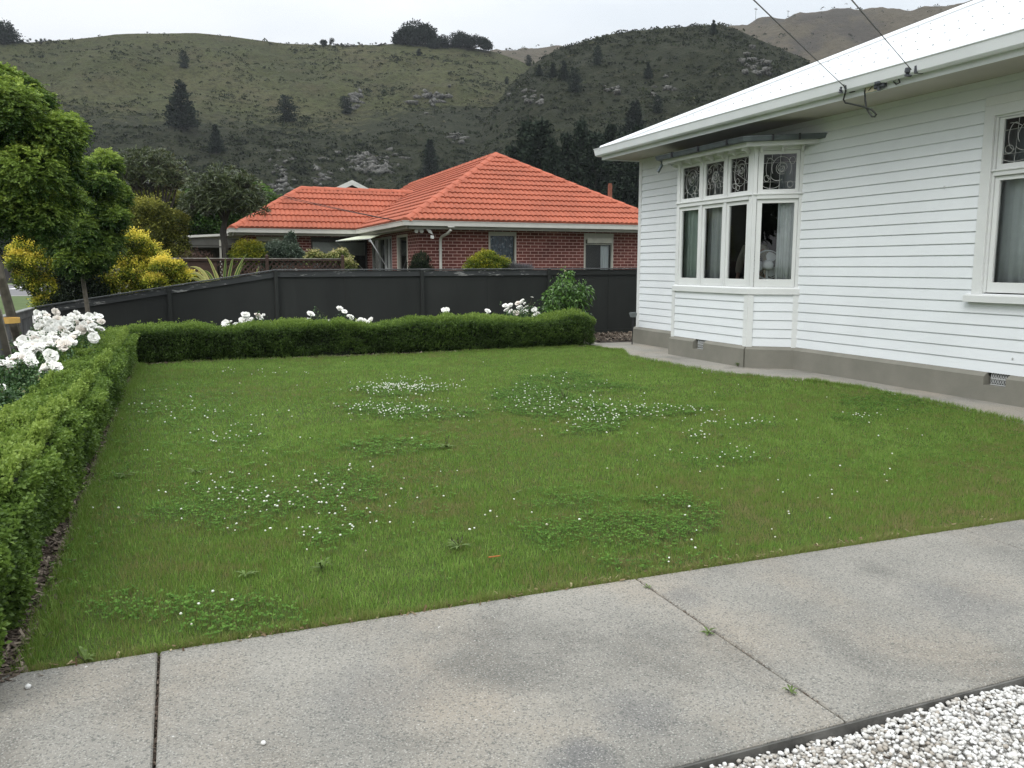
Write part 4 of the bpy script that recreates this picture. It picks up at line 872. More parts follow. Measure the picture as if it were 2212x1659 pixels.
mb.fbox(FBs, b_-.05, b_, .15, 2.45, -.06, 0); mb.fbox(FBs, a+.05, b_-.05, 1.30, 1.34, -.05, -.01); mb.fbox(FBs, a+.05, b_-.05, 2.39, 2.45, -.06, -.001); gd = mb.build('glazed_door', M['metalpale'], bh)
g = MB(); g.add([FBs(a, .15, -.065), FBs(b_, .15, -.065), FBs(b_, 2.45, -.065), FBs(a, 2.45, -.065)], [(0, 1, 2, 3)]); g.build('pane', M['glass'], gd)
wl1 = bwin(FLw, lh[0], .1, .05); wl2 = bwin(FLw, lh[1], .1, .04, M['alu'])
# roller blinds
for h, v, lb in ((lh[0], 1.2, 'pale roller blind in the left window of the brick house'), (lh[1], 1.92, 'half drawn pale roller blind in the wide window under the awning')):
    q = MB(); q.fbox(FLw, h[0]+.06, h[1]-.05, v, h[3]-.15, -.11, -.105); tag(q.build('roller_blind', simple('blind_cloth', (.33, .34, .31), .8)), lb, 'blind')
# gutters and fascia
EF, GX, GLY, GZb, GLX = 21.12, 5.56, 27.28, 2.60, 1.68
mb = MB(); pr = [(0, 0), (.09, 0), (.10, .11), (.115, .115), (.115, .125), (.09, .125), (.08, .02), (.01, .02), (.01, .125), (0, .125)]
mb.sweep([((GLX, 32, GZb), (-1, 0, 0), (0, 0, 1)), ((GLX, GLY, GZb), (-1, -1, 0), (0, 0, 1)), ((GX, GLY, GZb), (-1, -1, 0), (0, 0, 1)), ((GX, EF, GZb), (-1, -1, 0), (0, 0, 1)), ((13.57, EF, GZb), (1, -1, 0), (0, 0, 1)), ((13.57, 34, GZb), (1, 0, 0), (0, 0, 1))], pr)
bg_ = mb.build('gutter', M['bgutter'], bh)
mb = MB(); i_ = .05
for P in (((GLX+i_, 32), (GLX+i_, GLY+i_)), ((GLX+i_, GLY+i_), (GX+i_, GLY+i_)), ((GX+i_, GLY+i_), (GX+i_, EF+i_)), ((GX+i_, EF+i_), (13.5, EF+i_))):
    (xa, ya), (xb, yb) = P; mb.box(min(xa, xb), min(ya, yb), 2.525, max(xa, xb)+.02, max(ya, yb)+.02, 2.685)
mb.build('fascia', M['bfascia'], bh)
mb = MB(); mb.box(GX+.07, EF+.07, 2.535, BWX+.05, LWY, 2.55); mb.box(BWX, EF+.07, 2.535, 13.5, BWY+.05, 2.551); mb.box(GLX+.07, GLY+.07, 2.5355, GX+.07, LWY+.05, 2.5515); mb.build('soffit', M['bfascia'], bh)
dp = MB(); xd = 6.60
dp.tube([(xd+.14, EF-.03, 2.61), (xd+.14, EF-.03, 2.50), (xd+.1, EF+.08, 2.42), (xd+.02, EF+.38, 2.34), (xd, BWY-.05, 2.26), (xd, BWY-.05, .1)], .038, 10); dp.box(xd+.05, EF-.09, 2.57, xd+.23, EF+.02, 2.60); dp.box(xd-.05, BWY-.10, 1.98, xd+.05, BWY-.002, 2.0); dp.build('downpipe', M['bgutter'], bh, smooth=False)
fl = thing('floodlight', (5.95, 21.5, 2.5), 'twin white floodlight under the eave at the brick house corner', 'light')
for dx in (0, .14):
    q = MB(); q.lathe((5.86+dx, 21.25, 2.47), [(.02, -.08), (.05, -.02), (.055, 0)], 12, (-.2, -1, -.2)); q.build('lamp', simple('lamp_glass_pale', (.55, .55, .50), .3), fl)
q = MB(); q.box(5.84, 21.25, 2.50, 6.05, 21.33, 2.534); q.build('bracket', M['metalpale'], fl)
q = MB(); q.hexa([(6.16, 21.15, 2.43), (6.26, 21.10, 2.38), (6.30, 21.2, 2.38), (6.2, 21.25, 2.43), (6.10, 21.15, 2.52), (6.2, 21.1, 2.50), (6.24, 21.2, 2.50), (6.14, 21.25, 2.53)]); q.hexa([(6.2, 21.1, 2.28), (6.28, 21.08, 2.27), (6.3, 21.2, 2.27), (6.22, 21.2, 2.28), (6.2, 21.1, 2.36), (6.28, 21.08, 2.35), (6.3, 21.2, 2.35), (6.22, 21.2, 2.36)]); tag(q.build('motion_sensor', simple('sensor_white', (.55, .55, .52), .5)), 'white angled sensor under the brick house gutter', 'sensor')
# tiled roof planes
def tiles(e0, e1, t0, t1, n, nm='roof'):
    e0, e1, t0, t1 = map(Vector, (e0, e1, t0, t1)); u = (e1-e0).normalized(); nn = u.cross((t0-e0) if (t0-e0).length > .01 else (t1-e0)).normalized()
    if nn.z < 0: nn = -nn
    m_ = MB(); du = .025
    for i in range(n):
        s0, s1 = i/n, (i+1)/n+.01
        a0, b0, a1, b1 = e0.lerp(t0, s0), e1.lerp(t1, s0), e0.lerp(t0, s1), e1.lerp(t1, s1)
        ua = min((a0-e0).dot(u), (a1-e0).dot(u)); ub = max((b0-e0).dot(u), (b1-e0).dot(u)); k0 = math.floor(ua/du); k1 = math.ceil(ub/du); V = []
        jz = random.Random(i*7+n).uniform(-.003, .003)
        for k in range(k0, k1+1):
            uu = k*du; wv = .030*abs(math.cos(math.pi*uu/.15))**.8 + (.002*math.sin(k*12.9)); 
            for (a, b_, lift) in ((a0, b0, -.012), (a0, b0, .044+jz), (a1, b1, .002)):
                q = min(max(uu, (a-e0).dot(u)), (b_-e0).dot(u)); base = a+u*(q-(a-e0).dot(u)); V.append(base+nn*((wv+lift) if lift > -.01 else lift))
        K = k1-k0+1; m_.add(V, [(3*j+r, 3*j+3+r, 3*j+4+r, 3*j+1+r) for j in range(K-1) for r in (0, 1)])
    return m_
def caps(m_, p, q, r=.11, step=.40):
    p, q = Vector(p), Vector(q); d = (q-p); Ln = d.length; d.normalize(); side = d.cross(Vector((0, 0, 1))).normalized(); up = side.cross(d).normalized(); n = max(1, round(Ln/step))
    for i in range(n):
        a = p+d*Ln*i/n; b_ = p+d*(Ln*(i+1)/n+.03); ra, rb = r*1.12, r
        P = []
        for o, rr, l in ((a, ra, .018), (b_, rb, .0)):
            P += [o+side*rr*1.15-up*(.055-l), o+side*rr*.75+up*(.022+l), o+side*rr*.2+up*(.062+l), o-side*rr*.2+up*(.062+l), o-side*rr*.75+up*(.022+l), o-side*rr*1.15-up*(.055-l)]
        m_.add(P, [(j, j+1, 7+j, 6+j) for j in range(5)]+[(0, 5, 4, 3, 2, 1)])
AP = (9.56, 25.12, 5.05); AP2 = (9.56, 35.5, 5.05); zE = 2.74; CL = (5.53, 21.08, zE); CR = (13.60, 21.08, zE)
LR0, LR1 = (4.10, 29.55, 4.20), (8.0, 29.55, 4.20); LC = (1.66, 27.24, zE)
tm = tiles(CL, CR, AP, AP, 14); t2 = tiles((5.53, 35.5, zE), CL, AP2, AP, 14); t3 = tiles(LC, (5.62, 27.24, zE), LR0, LR1, 7); t4 = tiles((1.66, 31.9, zE), LC, LR0, LR0, 7)
t5 = MB(); t5.add([CR, (13.6, 35.5, zE), AP2, AP], [(0, 1, 2, 3)]); t5.add([(1.66, 31.9, zE), LR0, LR1, (8, 31.9, zE)], [(0, 1, 2, 3)])
for q in (t2, t3, t4, t5): tm.add(q.v, q.f)
broof = tm.build('roof', M['tile'], bh)
cp = MB(); 
for p_, q_ in ((CL, AP), (CR, AP), (AP, AP2), (LC, LR0), (LR0, LR1)):
    cp = MB(); caps(cp, p_, q_, .13); cp.build('ridge_cap', M['tilecap'], broof, bevel=.012)
q = MB(); q.box(13.05, 26.2, 3.0, 13.17, 26.32, 4.62); q.lathe((13.11, 26.26, 4.62), [(.07, 0), (.08, .1), (.02, .16)], 8)
# flue beyond the roof seen above the right hip
c = onY(1318, 400, 26); q = MB(); q.box(c.x-.055, 25.95, 3.0, c.x+.055, 26.06, c.z); q.box(c.x-.045, 25.96, c.z, c.x+.045, 26.05, c.z+.06); fo = q.build('chimney', simple('rusty_flue', (.20, .075, .045), .8, .3, 12), broof)
# service line over the tiled roof
a = onY(581, 439, 30); b_ = Vector((5.95, 21.05, 2.60)); ln = MB(); st_ = a+(a-b_)*1.2; st_.z += 1.0
ln.tube(sag(st_, b_, .15), .009, 5); ln.tube(sag(st_+Vector((.1, 0, .12)), b_+Vector((-.12, 0, .02)), .15), .009, 5); tag(ln.build('roof_service_line', M['cable']), 'pair of thin black lines crossing over the orange tile roof', 'cable')
# awning
aw = thing('awning', (5.7, 25, 1.4), 'cream folding awning with a steel arm on the brick house', 'awning')
a0, a1 = onX(855, 489, BWX-.03), onX(832, 492, BWX-.03); c0 = onY(800, 516, 24.9); c1 = onY(726, 521, 27.0)
a0 = Vector((5.97, 24.35, 2.62)); a1 = Vector((5.97, 27.1, 2.62))
mb = MB(); n = 26; P = []
for i in range(n+1):
    t = i/n
    for k in range(9):
        s = k/8; p = a0.lerp(a1, t)*(1-s)+c0.lerp(c1, t)*s; P.append(p+Vector((0, 0, .018*math.cos(i*math.pi)*(.3+.7*s))))
mb.add(P, [(i*9+k, (i+1)*9+k, (i+1)*9+k+1, i*9+k+1) for i in range(n) for k in range(8)])
v = mb.build('canopy', simple('awning_cream', (.50, .52, .40), .8, .12, 4), aw); md = v.modifiers.new('thickness', 'SOLIDIFY'); md.thickness = .012
mb = MB(); mb.tube([c0, c1], .022, 8); mb.build('front_bar', M['metalpale'], aw)
e = Vector((5.98, 24.2, 1.15)); mb = MB(); mb.tube([c0+Vector((0, 0, -.03)), e], .022, 6); mb.lathe(c0+Vector((0, 0, -.06)), [(.04, 0), (.04, .08)], 8, (0, 1, 0)); mb.build('arm', M['metalpale'], aw)
mb = MB(); mb.tube([c1, Vector((5.98, 27.2, 1.15))], .014, 6); mb.build('arm', M['metalpale'], aw)
# open-fronted carport left of the house
cp_ = thing('carport', (1.3, 28.8, 0), 'low open carport with flat white edged roof left of the brick house', 'carport')
A0, A1 = onY(394, 509, 28.4), onY(541, 502, 28.4); mb = MB(); mb.hexa([(A0.x, 28.4, A0.z-.07), (A1.x, 28.4, A1.z-.07), (A1.x, 32, A1.z-.07), (A0.x, 32, A0.z-.07), (A0.x, 28.4, A0.z), (A1.x, 28.4, A1.z), (A1.x, 32, A1.z), (A0.x, 32, A0.z)]); mb.build('roof', M['bgutter'], cp_)
for x in (A0.x+.12, 1.36, A1.x-.06):
    mb = MB(); mb.box(x-.03, 28.45, 0, x+.03, 28.51, 2.4); mb.build('post', M['bframe'], cp_)
mb = MB(); mb.box(A0.x+.1, 28.44, 2.16, A1.x, 28.5, 2.2); mb.box(A0.x+.1, 28.46, 2.22, A1.x, 28.49, 2.45); mb.build('beam', simple('dim_board', (.09, .088, .078), .8), cp_)
mb = MB(); mb.box(A0.x, 31.6, 0, A1.x, 31.7, 2.4); mb.box(1.4, 29.3, 0, 2.1, 30.6, 1.9); mb.build('back_wall', simple('carport_board', (.05, .045, .035), .9, .3), cp_)
# brown lattice fence in the neighbour's garden
lf = thing('lattice_fence', (2, 22, 0), 'low brown lattice fence with pale capped rail in the neighbouring garden', 'fence'); LY = 22.0
zt = 1.755
for a, b_ in ((-.95, 2.11), (2.19, 4.02)):
    mb = MB()
    if a < 0: mb.box(a, LY, .1, .95, LY+.02, zt-.05)
    mb.box(a, LY, .1, b_, LY+.02, 1.12); la = .95 if a < 0 else a
    for sgn in (1, -1):
        x = la-.7
        while x < b_+.1:
            z0_, z1_ = 1.12, zt-.05; xa, xb = (x, x+(z1_-z0_)) if sgn > 0 else (x+(z1_-z0_), x)
            def clip(x_, z_): return x_
            n_ = 8
            for k in range(n_):
                p0, p1 = xa+(xb-xa)*k/n_, xa+(xb-xa)*(k+1)/n_
                if min(p0, p1) < la or max(p0, p1) > b_: continue
                q0, q1 = z0_+(z1_-z0_)*k/n_, z0_+(z1_-z0_)*(k+1)/n_; yy = LY+(.0 if sgn > 0 else .012); mb.hexa([(p0-.028, yy, q0), (p0+.028, yy, q0), (p0+.028, yy+.01, q0), (p0-.028, yy+.01, q0), (p1-.028, yy, q1), (p1+.028, yy, q1), (p1+.028, yy+.01, q1), (p1-.028, yy+.01, q1)])
            x += .135
    mb.build('lattice_panel', M['lattice'], lf); mb = MB(); mb.box(a, LY-.035, zt-.06, b_, LY+.03, zt-.012); mb.build('rail', M['lattice'], lf)
    mb = MB(); mb.box(a, LY-.045, zt-.011, b_, LY+.04, zt+.008); mb.build('capping', M['latcap'], lf)
for x in (-.98, 2.15, 4.06):
    mb = MB(); mb.box(x-.04, LY-.045, 0, x+.04, LY+.045, zt+.07); mb.add([(x-.045, LY-.05, zt+.07), (x+.045, LY-.05, zt+.07), (x+.045, LY+.05, zt+.07), (x-.045, LY+.05, zt+.07), (x, LY, zt+.11)], [(0, 1, 4), (1, 2, 4), (2, 3, 4), (3, 0, 4)]); mb.build('post', M['lattice'], lf)
# houses farther off
gh = thing('gabled_house', (8.92, 48, 0), 'house behind with white bargeboards peeking over the orange roof', 'house')
g0 = onY(760, 391, 45); mb = MB()
def gable(mb, y0, y1, apex, hw, sl, th):
    for s in (-1, 1):
        ex = apex.x+s*hw; ez = apex.z-hw*sl; mb.hexa([(apex.x, y0, apex.z-th), (ex, y0, ez-th), (ex, y1, ez-th), (apex.x, y1, apex.z-th), (apex.x, y0, apex.z), (ex, y0, ez), (ex, y1, ez), (apex.x, y1, apex.z)] if s > 0 else [(ex, y0, ez-th), (apex.x, y0, apex.z-th), (apex.x, y1, apex.z-th), (ex, y1, ez-th), (ex, y0, ez), (apex.x, y0, apex.z), (apex.x, y1, apex.z), (ex, y1, ez)])
gable(mb, 45.05, 56, g0, 3.4, .48, .1); mb.build('roof', simple('grey_roof', (.09, .09, .09), .7), gh)
mb = MB(); gable(mb, 44.9, 45.0, g0+Vector((0, 0, .05)), 3.45, .48, .26); mb.build('bargeboard', simple('barge_white', (.62, .62, .58), .5), gh)
mb = MB(); mb.box(g0.x-3, 45.6, 0, g0.x+3, 55, g0.z-1.5); mb.add([(g0.x-3, 45.6, g0.z-1.5), (g0.x+3, 45.6, g0.z-1.5), (g0.x, 45.6, g0.z-.15)], [(0, 1, 2)]); mb.build('wall', simple('shaded_weatherboard', (.10, .095, .085), .8), gh)
rh = thing('hillside_house', (-2, 44, 0), 'grey metal roofed house half hidden behind the bare stemmed trees', 'house')
a = onY(276, 428, 42); b_ = onY(398, 424, 42); mb = MB(); mb.hexa([(a.x-1.5, 42, a.z-.12), (b_.x, 42, b_.z-.12), (b_.x, 46, b_.z+.9), (a.x-1.5, 46, a.z+.9), (a.x-1.5, 42, a.z), (b_.x, 42, b_.z), (b_.x, 46, b_.z+1.1), (a.x-1.5, 46, a.z+1.1)]); mb.build('roof', simple('grey_iron', (.17, .17, .18), .6, .1, 1), rh)
mb = MB(); mb.box(a.x-1.2, 42.5, 0, b_.x-.3, 46, a.z-.1); mb.build('wall', simple('pale_wall', (.35, .34, .31), .8), rh); mb = MB(); mb.box(a.x-1.5, 41.9, a.z-.16, b_.x, 41.99, a.z+.0); mb.build('gutter', M['black'], rh)
# far street fence with pale capping
ff = thing('street_fence', (-22, 103, 0), 'dark tall fence with pale capping across the street at far left', 'fence')
mb = MB(); mb.box(-75, 103, 0, -4, 103.1, 1.95); mb.build('panel', simple('far_fence_timber', (.045, .04, .038), .9, .2, 2), ff); mb = MB(); mb.box(-75, 102.95, 1.951, -4, 103.15, 2.05); mb.build('capping', simple('far_fence_cap', (.35, .36, .36), .8), ff)
for i in range(24):
    mb = MB(); x = -75+i*3; mb.box(x-.08, 102.9, 0, x+.08, 102.99, 1.95); mb.build('post', simple('far_fence_post', (.03, .028, .026), .9) if i == 0 else bpy.data.materials['far_fence_post'], ff)
# ============================================================ VEGETATION
def unit(a): return a/np.maximum(np.linalg.norm(a, axis=-1, keepdims=True), 1e-9)
def leafquads(P, D, Ln, W, r, droop=.15, fold=.25):
    n = len(P); D = unit(D); S = unit(np.cross(D, r.normal(size=(n, 3)))); Nn = np.cross(S, D); Ln = np.broadcast_to(Ln, n)[:, None]; W = np.broadcast_to(W, n)[:, None]
    tip = P+D*Ln; tip[:, 2] -= (droop*Ln[:, 0]); mid = P+D*Ln*.48
    V = np.stack([P, mid+S*W+Nn*W*fold, tip, mid-S*W+Nn*W*fold], 1).reshape(-1, 3); return V, np.arange(4*n).reshape(-1, 4)
class Leaves:
    def __init__(s): s.V = []; s.F = []; s.T = []; s.n = 0
    def add(s, V, F, T):
        s.V.append(V); s.F.append(F+s.n); s.T.append(T); s.n += len(V)
    def build(s, name, mat, parent=None): return np_mesh(name, np.concatenate(s.V), np.concatenate(s.F), mat, parent, np.clip(np.concatenate(s.T), 0, 1))
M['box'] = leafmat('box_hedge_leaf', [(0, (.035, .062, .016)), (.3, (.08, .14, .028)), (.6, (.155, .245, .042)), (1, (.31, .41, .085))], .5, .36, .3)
M['core'] = simple('hedge_inner_twigs', (.012, .018, .007), .95, .4, 30)
def shoots(P, Nrm, r, nleaf, Ln, W, step, tint, up=.5, spread=.9):
    n = len(P); D = unit(Nrm+np.array([0, 0, up])+r.normal(0, .35, (n, 3))); lv = Leaves(); ln = r.uniform(.6, 1.3, n)
    for j in range(nleaf):
        q = P+D*(j*step*ln)[:, None]; d = unit(D*(.5+.5*j/nleaf)+r.normal(0, spread*.6, (n, 3))); V, F = leafquads(q, d, Ln*r.uniform(.7, 1.15, n), W*r.uniform(.8, 1.15, n), r)
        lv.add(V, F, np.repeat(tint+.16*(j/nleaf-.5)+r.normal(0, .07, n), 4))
    return lv
def hedge_left():
    root = thing('box_hedge', (-1.03, 9, 0), 'long clipped green box hedge running down the left side of the lawn', 'hedge', 'clipped hedges round the lawn')
    r = np.random.default_rng(21); all_ = Leaves()
    def section(y, s):       # s 0..1 around right side -> top -> left side
        w = np.interp(y, [3, 5.4, 7.5, 11, 15], [.15, .165, .205, .31, .31])+.025*vnoise(y*.9, 0, 1); h = .52+.04*vnoise(y*1.1, 3, 2)+.03*vnoise(y*3, 5, 7); Lr = h+2*w+h; q = s*Lr; c = -.72-w+.02*vnoise(y*.7, 9, 3)
        x = np.where(q < h, c+w, np.where(q < h+2*w, c+w-(q-h), c-w)); z = np.where(q < h, q, np.where(q < h+2*w, h, h-(q-h-2*w)))
        nx = np.where(q < h, 1., np.where(q < h+2*w, 0, -1.)); nz_ = np.where((q >= h) & (q < h+2*w), 1., 0)
        e = .13; dc = np.minimum(np.abs(q-h), np.abs(q-h-2*w)); k = np.clip(1-dc/e, 0, 1)**2*.055
        sgn = np.where(q < h+w, 1., -1.); x = x-sgn*k; z = z-k; nx = nx+sgn*(dc < e)*.6; nz_ = nz_+(dc < e)*.6
        z0 = np.clip(z, 0.02, None); lump = .05*vnoise(y*4, q*5, 2)+.028*vnoise(y*11, q*12, 5); x = x+nx*lump; z0 = z0+nz_*lump
        x = x-np.where(z0 < .12, (.12-z0)*.6*sgn, 0)
        return x, z0, nx, nz_, lump
    for (n, ya, yb, nl, Ln, W, st) in ((17000, 3.15, 6.0, 6, .024, .0082, .0085), (15000, 6.0, 9.5, 6, .025, .0085, .010), (15000, 9.5, 14.95, 6, .027, .009, .012)):
        y = r.uniform(ya, yb, n); s = r.random(n)**1.0*.74; x, z, nx, nz_, lump = section(y, s); dep = r.exponential(.014, n)
        endn = np.where(y < 3.4, -(3.4-y)*3, 0); P = np.stack([x-nx*dep, y, np.maximum(z-nz_*dep, .015)], 1); k = ~((y < 3.3) & (z > .5-(3.3-y)))
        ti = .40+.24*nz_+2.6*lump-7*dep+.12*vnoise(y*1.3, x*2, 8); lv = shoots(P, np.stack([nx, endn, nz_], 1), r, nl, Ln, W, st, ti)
        for V, F, T in zip(lv.V, [f-o for f, o in zip(lv.F, np.cumsum([0]+[len(v) for v in lv.V[:-1]]))], lv.T): all_.add(V, F, T)
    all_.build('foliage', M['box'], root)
    mb = MB(); ys = np.arange(3.35, 14.9, .15); ss = np.linspace(0.02, .98, 14); V = []
    for y in ys:
        x, z, nx, nz_, lump = section(np.full(14, y), ss)
        for i in range(14): V.append((x[i]-nx[i]*.035, y, max(z[i]-nz_[i]*.04, -.01)))
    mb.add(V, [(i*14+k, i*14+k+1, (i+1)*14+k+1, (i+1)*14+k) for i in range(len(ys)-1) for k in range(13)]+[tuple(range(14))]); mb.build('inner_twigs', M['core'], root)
hedge_left()
def hedge_back():
    root = thing('box_hedge', (3.4, 14.8, 0), 'long low clipped green box hedge across the back of the lawn', 'hedge', 'clipped hedges round the lawn')
    r = np.random.default_rng(22); n = 30000; x = r.uniform(-.75, 7.62, n)
    h = .53+.035*vnoise(x*1.2, 0, 1)+.03*vnoise(x*3.4, 2, 1)+.05*np.exp(-((x-7.1)/.35)**2); d = .30; s = r.random(n)*(h+2*d); front = s < h
    bulge = .05*vnoise(x*3, s*4, 1)+.03*vnoise(x*9, s*9, 1)
    y = np.where(front, 14.53-bulge-.06*vnoise(x*.8, 4, 1), 14.53+(s-h)); z = np.where(front, s, h+bulge); k = np.clip(1-np.abs(s-h)/.12, 0, 1)**2*.05; y = np.where(front, y+k, y+k*.3); z = z-k
    z = np.where(front & (s < .1), s, z); y = y+np.where(front & (s < .12), (.12-s)*.5, 0)
    ex = np.clip((x-7.35)/.27, 0, 1); y = y+ex**2*.22*front; z = z*(1-.25*ex**2)
    nx = ex*1.2; ny = np.where(front, -1., -.1); nz_ = np.where(front, .15, 1.); dep = r.exponential(.02, n); P = np.stack([x, y+dep*front, np.maximum(z-dep*(~front), .02)], 1)
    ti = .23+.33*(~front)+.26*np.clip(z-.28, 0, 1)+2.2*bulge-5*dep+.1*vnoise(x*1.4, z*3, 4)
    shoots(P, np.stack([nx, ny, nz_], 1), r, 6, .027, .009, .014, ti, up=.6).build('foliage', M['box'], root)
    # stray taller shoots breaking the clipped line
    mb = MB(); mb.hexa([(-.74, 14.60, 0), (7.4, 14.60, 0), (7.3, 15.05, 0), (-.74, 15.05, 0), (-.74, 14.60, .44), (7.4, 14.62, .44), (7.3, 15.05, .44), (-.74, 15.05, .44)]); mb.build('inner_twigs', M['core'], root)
    lv = Leaves(); m = 260; xx = r.uniform(-.7, 7.5, m)
    for j in range(9):
        q = np.stack([xx+r.normal(0, .006, m), 14.6+.35*((xx*7.3) % 1), .50+.05*vnoise(xx*1.2, 0, 1)+j*.013*(.5+((xx*3.7) % 1))], 1); V, F = leafquads(q, r.normal(0, .6, (m, 3))+np.array([0, 0, .8]), .026, .009, r); lv.add(V, F, np.repeat(.6+.04*j+r.normal(0, .08, m), 4))
    lv.build('tall_shoots', M['box'], root)
hedge_back()

def crown(clumps, n, Ln, W, r, up=.25, droop=.3, tbase=.35, tout=.35, tz=.2, shell=(.55, 1.05), nsp=3):
    """clumps: list of (centre, (rx,ry,rz)); leaves fill an outer shell of every clump, larger clumps get more"""
    wts = np.array([c[1][0]*c[1][2] for c in clumps]); wts = wts/wts.sum(); lv = Leaves(); C = np.array([tuple(c[0]) for c in clumps]); Rr = np.array([c[1] for c in clumps])
    ck = C.mean(0); ext = np.abs(C-ck).max(0)+Rr.max(0)
    idx = r.choice(len(clumps), n, p=wts); d = unit(r.normal(size=(n, 3))); q = r.uniform(shell[0], shell[1], n)**.7
    P = C[idx]+d*Rr[idx]*q[:, None]; nz_ = fbm(P[:, 0]*5/ext[0], P[:, 1]*5/ext[0], P[:, 2]*5/ext[0], 3); P = P+d*(nz_*.42)[:, None]*Rr[idx]
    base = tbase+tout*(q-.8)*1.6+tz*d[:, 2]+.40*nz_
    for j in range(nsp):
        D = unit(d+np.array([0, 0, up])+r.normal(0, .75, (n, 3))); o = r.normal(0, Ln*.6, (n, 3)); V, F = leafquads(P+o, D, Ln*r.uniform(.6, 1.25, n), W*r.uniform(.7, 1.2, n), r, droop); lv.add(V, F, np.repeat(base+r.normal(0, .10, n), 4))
    return lv
def ellclumps(c, rad, k, rmin, rmax, seed, low=-.6, flat=.85):
    r = random.Random(seed); out = []
    for i in range(k):
        while True:
            d = Vector((r.gauss(0, 1), r.gauss(0, 1), r.gauss(0, 1))).normalized()
            if d.z > low: break
        q = r.uniform(.35, .85); rr = r.uniform(rmin, rmax); out.append((Vector(c)+Vector((d.x*rad[0], d.y*rad[1], d.z*rad[2]))*q, (rr, rr, rr*flat)))
    return out
def limbs(mb, base, clumps, r0, seed, fork=None, n=7):
    r = random.Random(seed); fork = Vector(fork) if fork else Vector(base)+Vector((0, 0, .5))
    for c, rad in clumps[:n]:
        c = Vector(c); m = fork.lerp(c, .5)+Vector((r.uniform(-.1, .1), r.uniform(-.1, .1), -.05))*(c-fork).length
        mb.tube([fork, m, c], [r0*.6, r0*.35, r0*.12], 6)
# --- two young street-side trees with feathery light green leaves
M['lime'] = leafmat('feathery_green_leaf', [(0, (.016, .040, .009)), (.25, (.035, .085, .015)), (.5, (.095, .155, .026)), (.8, (.22, .32, .048)), (1, (.38, .47, .085))], .5, .35, .3)
def frond_tree(root, clumps, n, r, name='crown', fr=(.09, .15)):
    """each leaf is a compound frond: pairs of leaflets along a drooping midrib"""
    wts = np.array([c[1][0]**2 for c in clumps]); wts /= wts.sum(); C = np.array([tuple(c[0]) for c in clumps]); Rr = np.array([c[1] for c in clumps]); lv = Leaves()
    idx = r.choice(len(clumps), n, p=wts); d = unit(r.normal(size=(n, 3))+np.array([0, 0, .15])); q = r.uniform(.35, 1.0, n)**.5; P = C[idx]+d*Rr[idx]*q[:, None]
    nz_ = fbm(P[:, 0]*2.6, P[:, 1]*2.6, P[:, 2]*2.6, 3); P += d*(nz_[:, None]*.34*Rr[idx][:, :1]*2.2); D = unit(d*np.array([1, 1, .4])+np.array([0, 0, .12])+r.normal(0, .4, (n, 3))); Fl = r.uniform(fr[0], fr[1], n)
    S = unit(np.cross(D, np.array([0, 0, 1.])+r.normal(0, .35, (n, 3)))); base = .40+.6*(q-.75)+.34*d[:, 2]+.30*nz_; young = (r.random(n) < .10)*.3*(q > .8)  # tint darkens towards the underside: shading put into the leaf colour
    for j in range(5):
        t = (j+.6)/5; o = P+D*(Fl*t)[:, None]; o[:, 2] -= Fl*t*t*.35
        for s in (-1, 1):
            dd = unit(D*.55+S*s); V, F = leafquads(o, dd, Fl*.33*(1.15-.6*abs(t-.45)), Fl*.085, r, .25); lv.add(V, F, np.repeat(base+young+r.normal(0, .07, n), 4))
    return lv.build(name, M['lime'], root)
T1 = Vector((-1.44, 16.0, 0)); t1 = thing('young_tree', T1, 'young light green feathery tree with a thin trunk behind the white roses', 'tree', 'feathery green trees at the left')
def pxclump(px, py, Y, rr, dy=0): 
    p = onY(px, py, Y+dy); return (p, (rr, rr, rr*.9))
c1 = [pxclump(*q) for q in ((232, 350, 16, .16), (225, 395, 16, .24), (250, 420, 16, .20), (195, 400, 16, .22), (185, 360, 16, .12), (215, 450, 16, .32), (165, 440, 16, .30), (245, 475, 16, .24), (180, 500, 16, .36), (225, 520, 16, .26), (150, 520, 16, .34), (190, 555, 16, .26), (130, 470, 16, .3), (215, 560, 16, .2), (160, 570, 16, .22), (235, 350, 16, .1), (150, 385, 16, .2))]
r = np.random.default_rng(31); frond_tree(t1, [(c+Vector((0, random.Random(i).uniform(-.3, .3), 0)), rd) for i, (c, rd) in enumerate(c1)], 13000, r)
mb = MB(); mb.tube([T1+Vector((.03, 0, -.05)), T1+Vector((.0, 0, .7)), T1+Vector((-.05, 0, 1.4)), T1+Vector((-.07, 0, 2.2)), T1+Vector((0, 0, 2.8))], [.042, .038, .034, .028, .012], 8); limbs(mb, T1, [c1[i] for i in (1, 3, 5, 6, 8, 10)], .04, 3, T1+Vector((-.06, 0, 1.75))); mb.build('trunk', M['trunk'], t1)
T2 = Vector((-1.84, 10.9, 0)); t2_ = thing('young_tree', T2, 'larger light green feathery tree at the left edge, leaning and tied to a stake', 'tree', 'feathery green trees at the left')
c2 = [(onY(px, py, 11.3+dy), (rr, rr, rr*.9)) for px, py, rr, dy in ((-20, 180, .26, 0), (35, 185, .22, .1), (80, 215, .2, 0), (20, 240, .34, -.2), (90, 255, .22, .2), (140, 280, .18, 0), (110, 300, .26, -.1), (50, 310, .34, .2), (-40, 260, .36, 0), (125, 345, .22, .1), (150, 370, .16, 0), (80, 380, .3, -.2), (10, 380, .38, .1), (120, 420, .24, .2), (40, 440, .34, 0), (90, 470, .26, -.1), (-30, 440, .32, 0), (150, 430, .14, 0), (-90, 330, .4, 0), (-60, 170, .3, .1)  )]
frond_tree(t2_, c2, 21000, r, fr=(.08, .13))
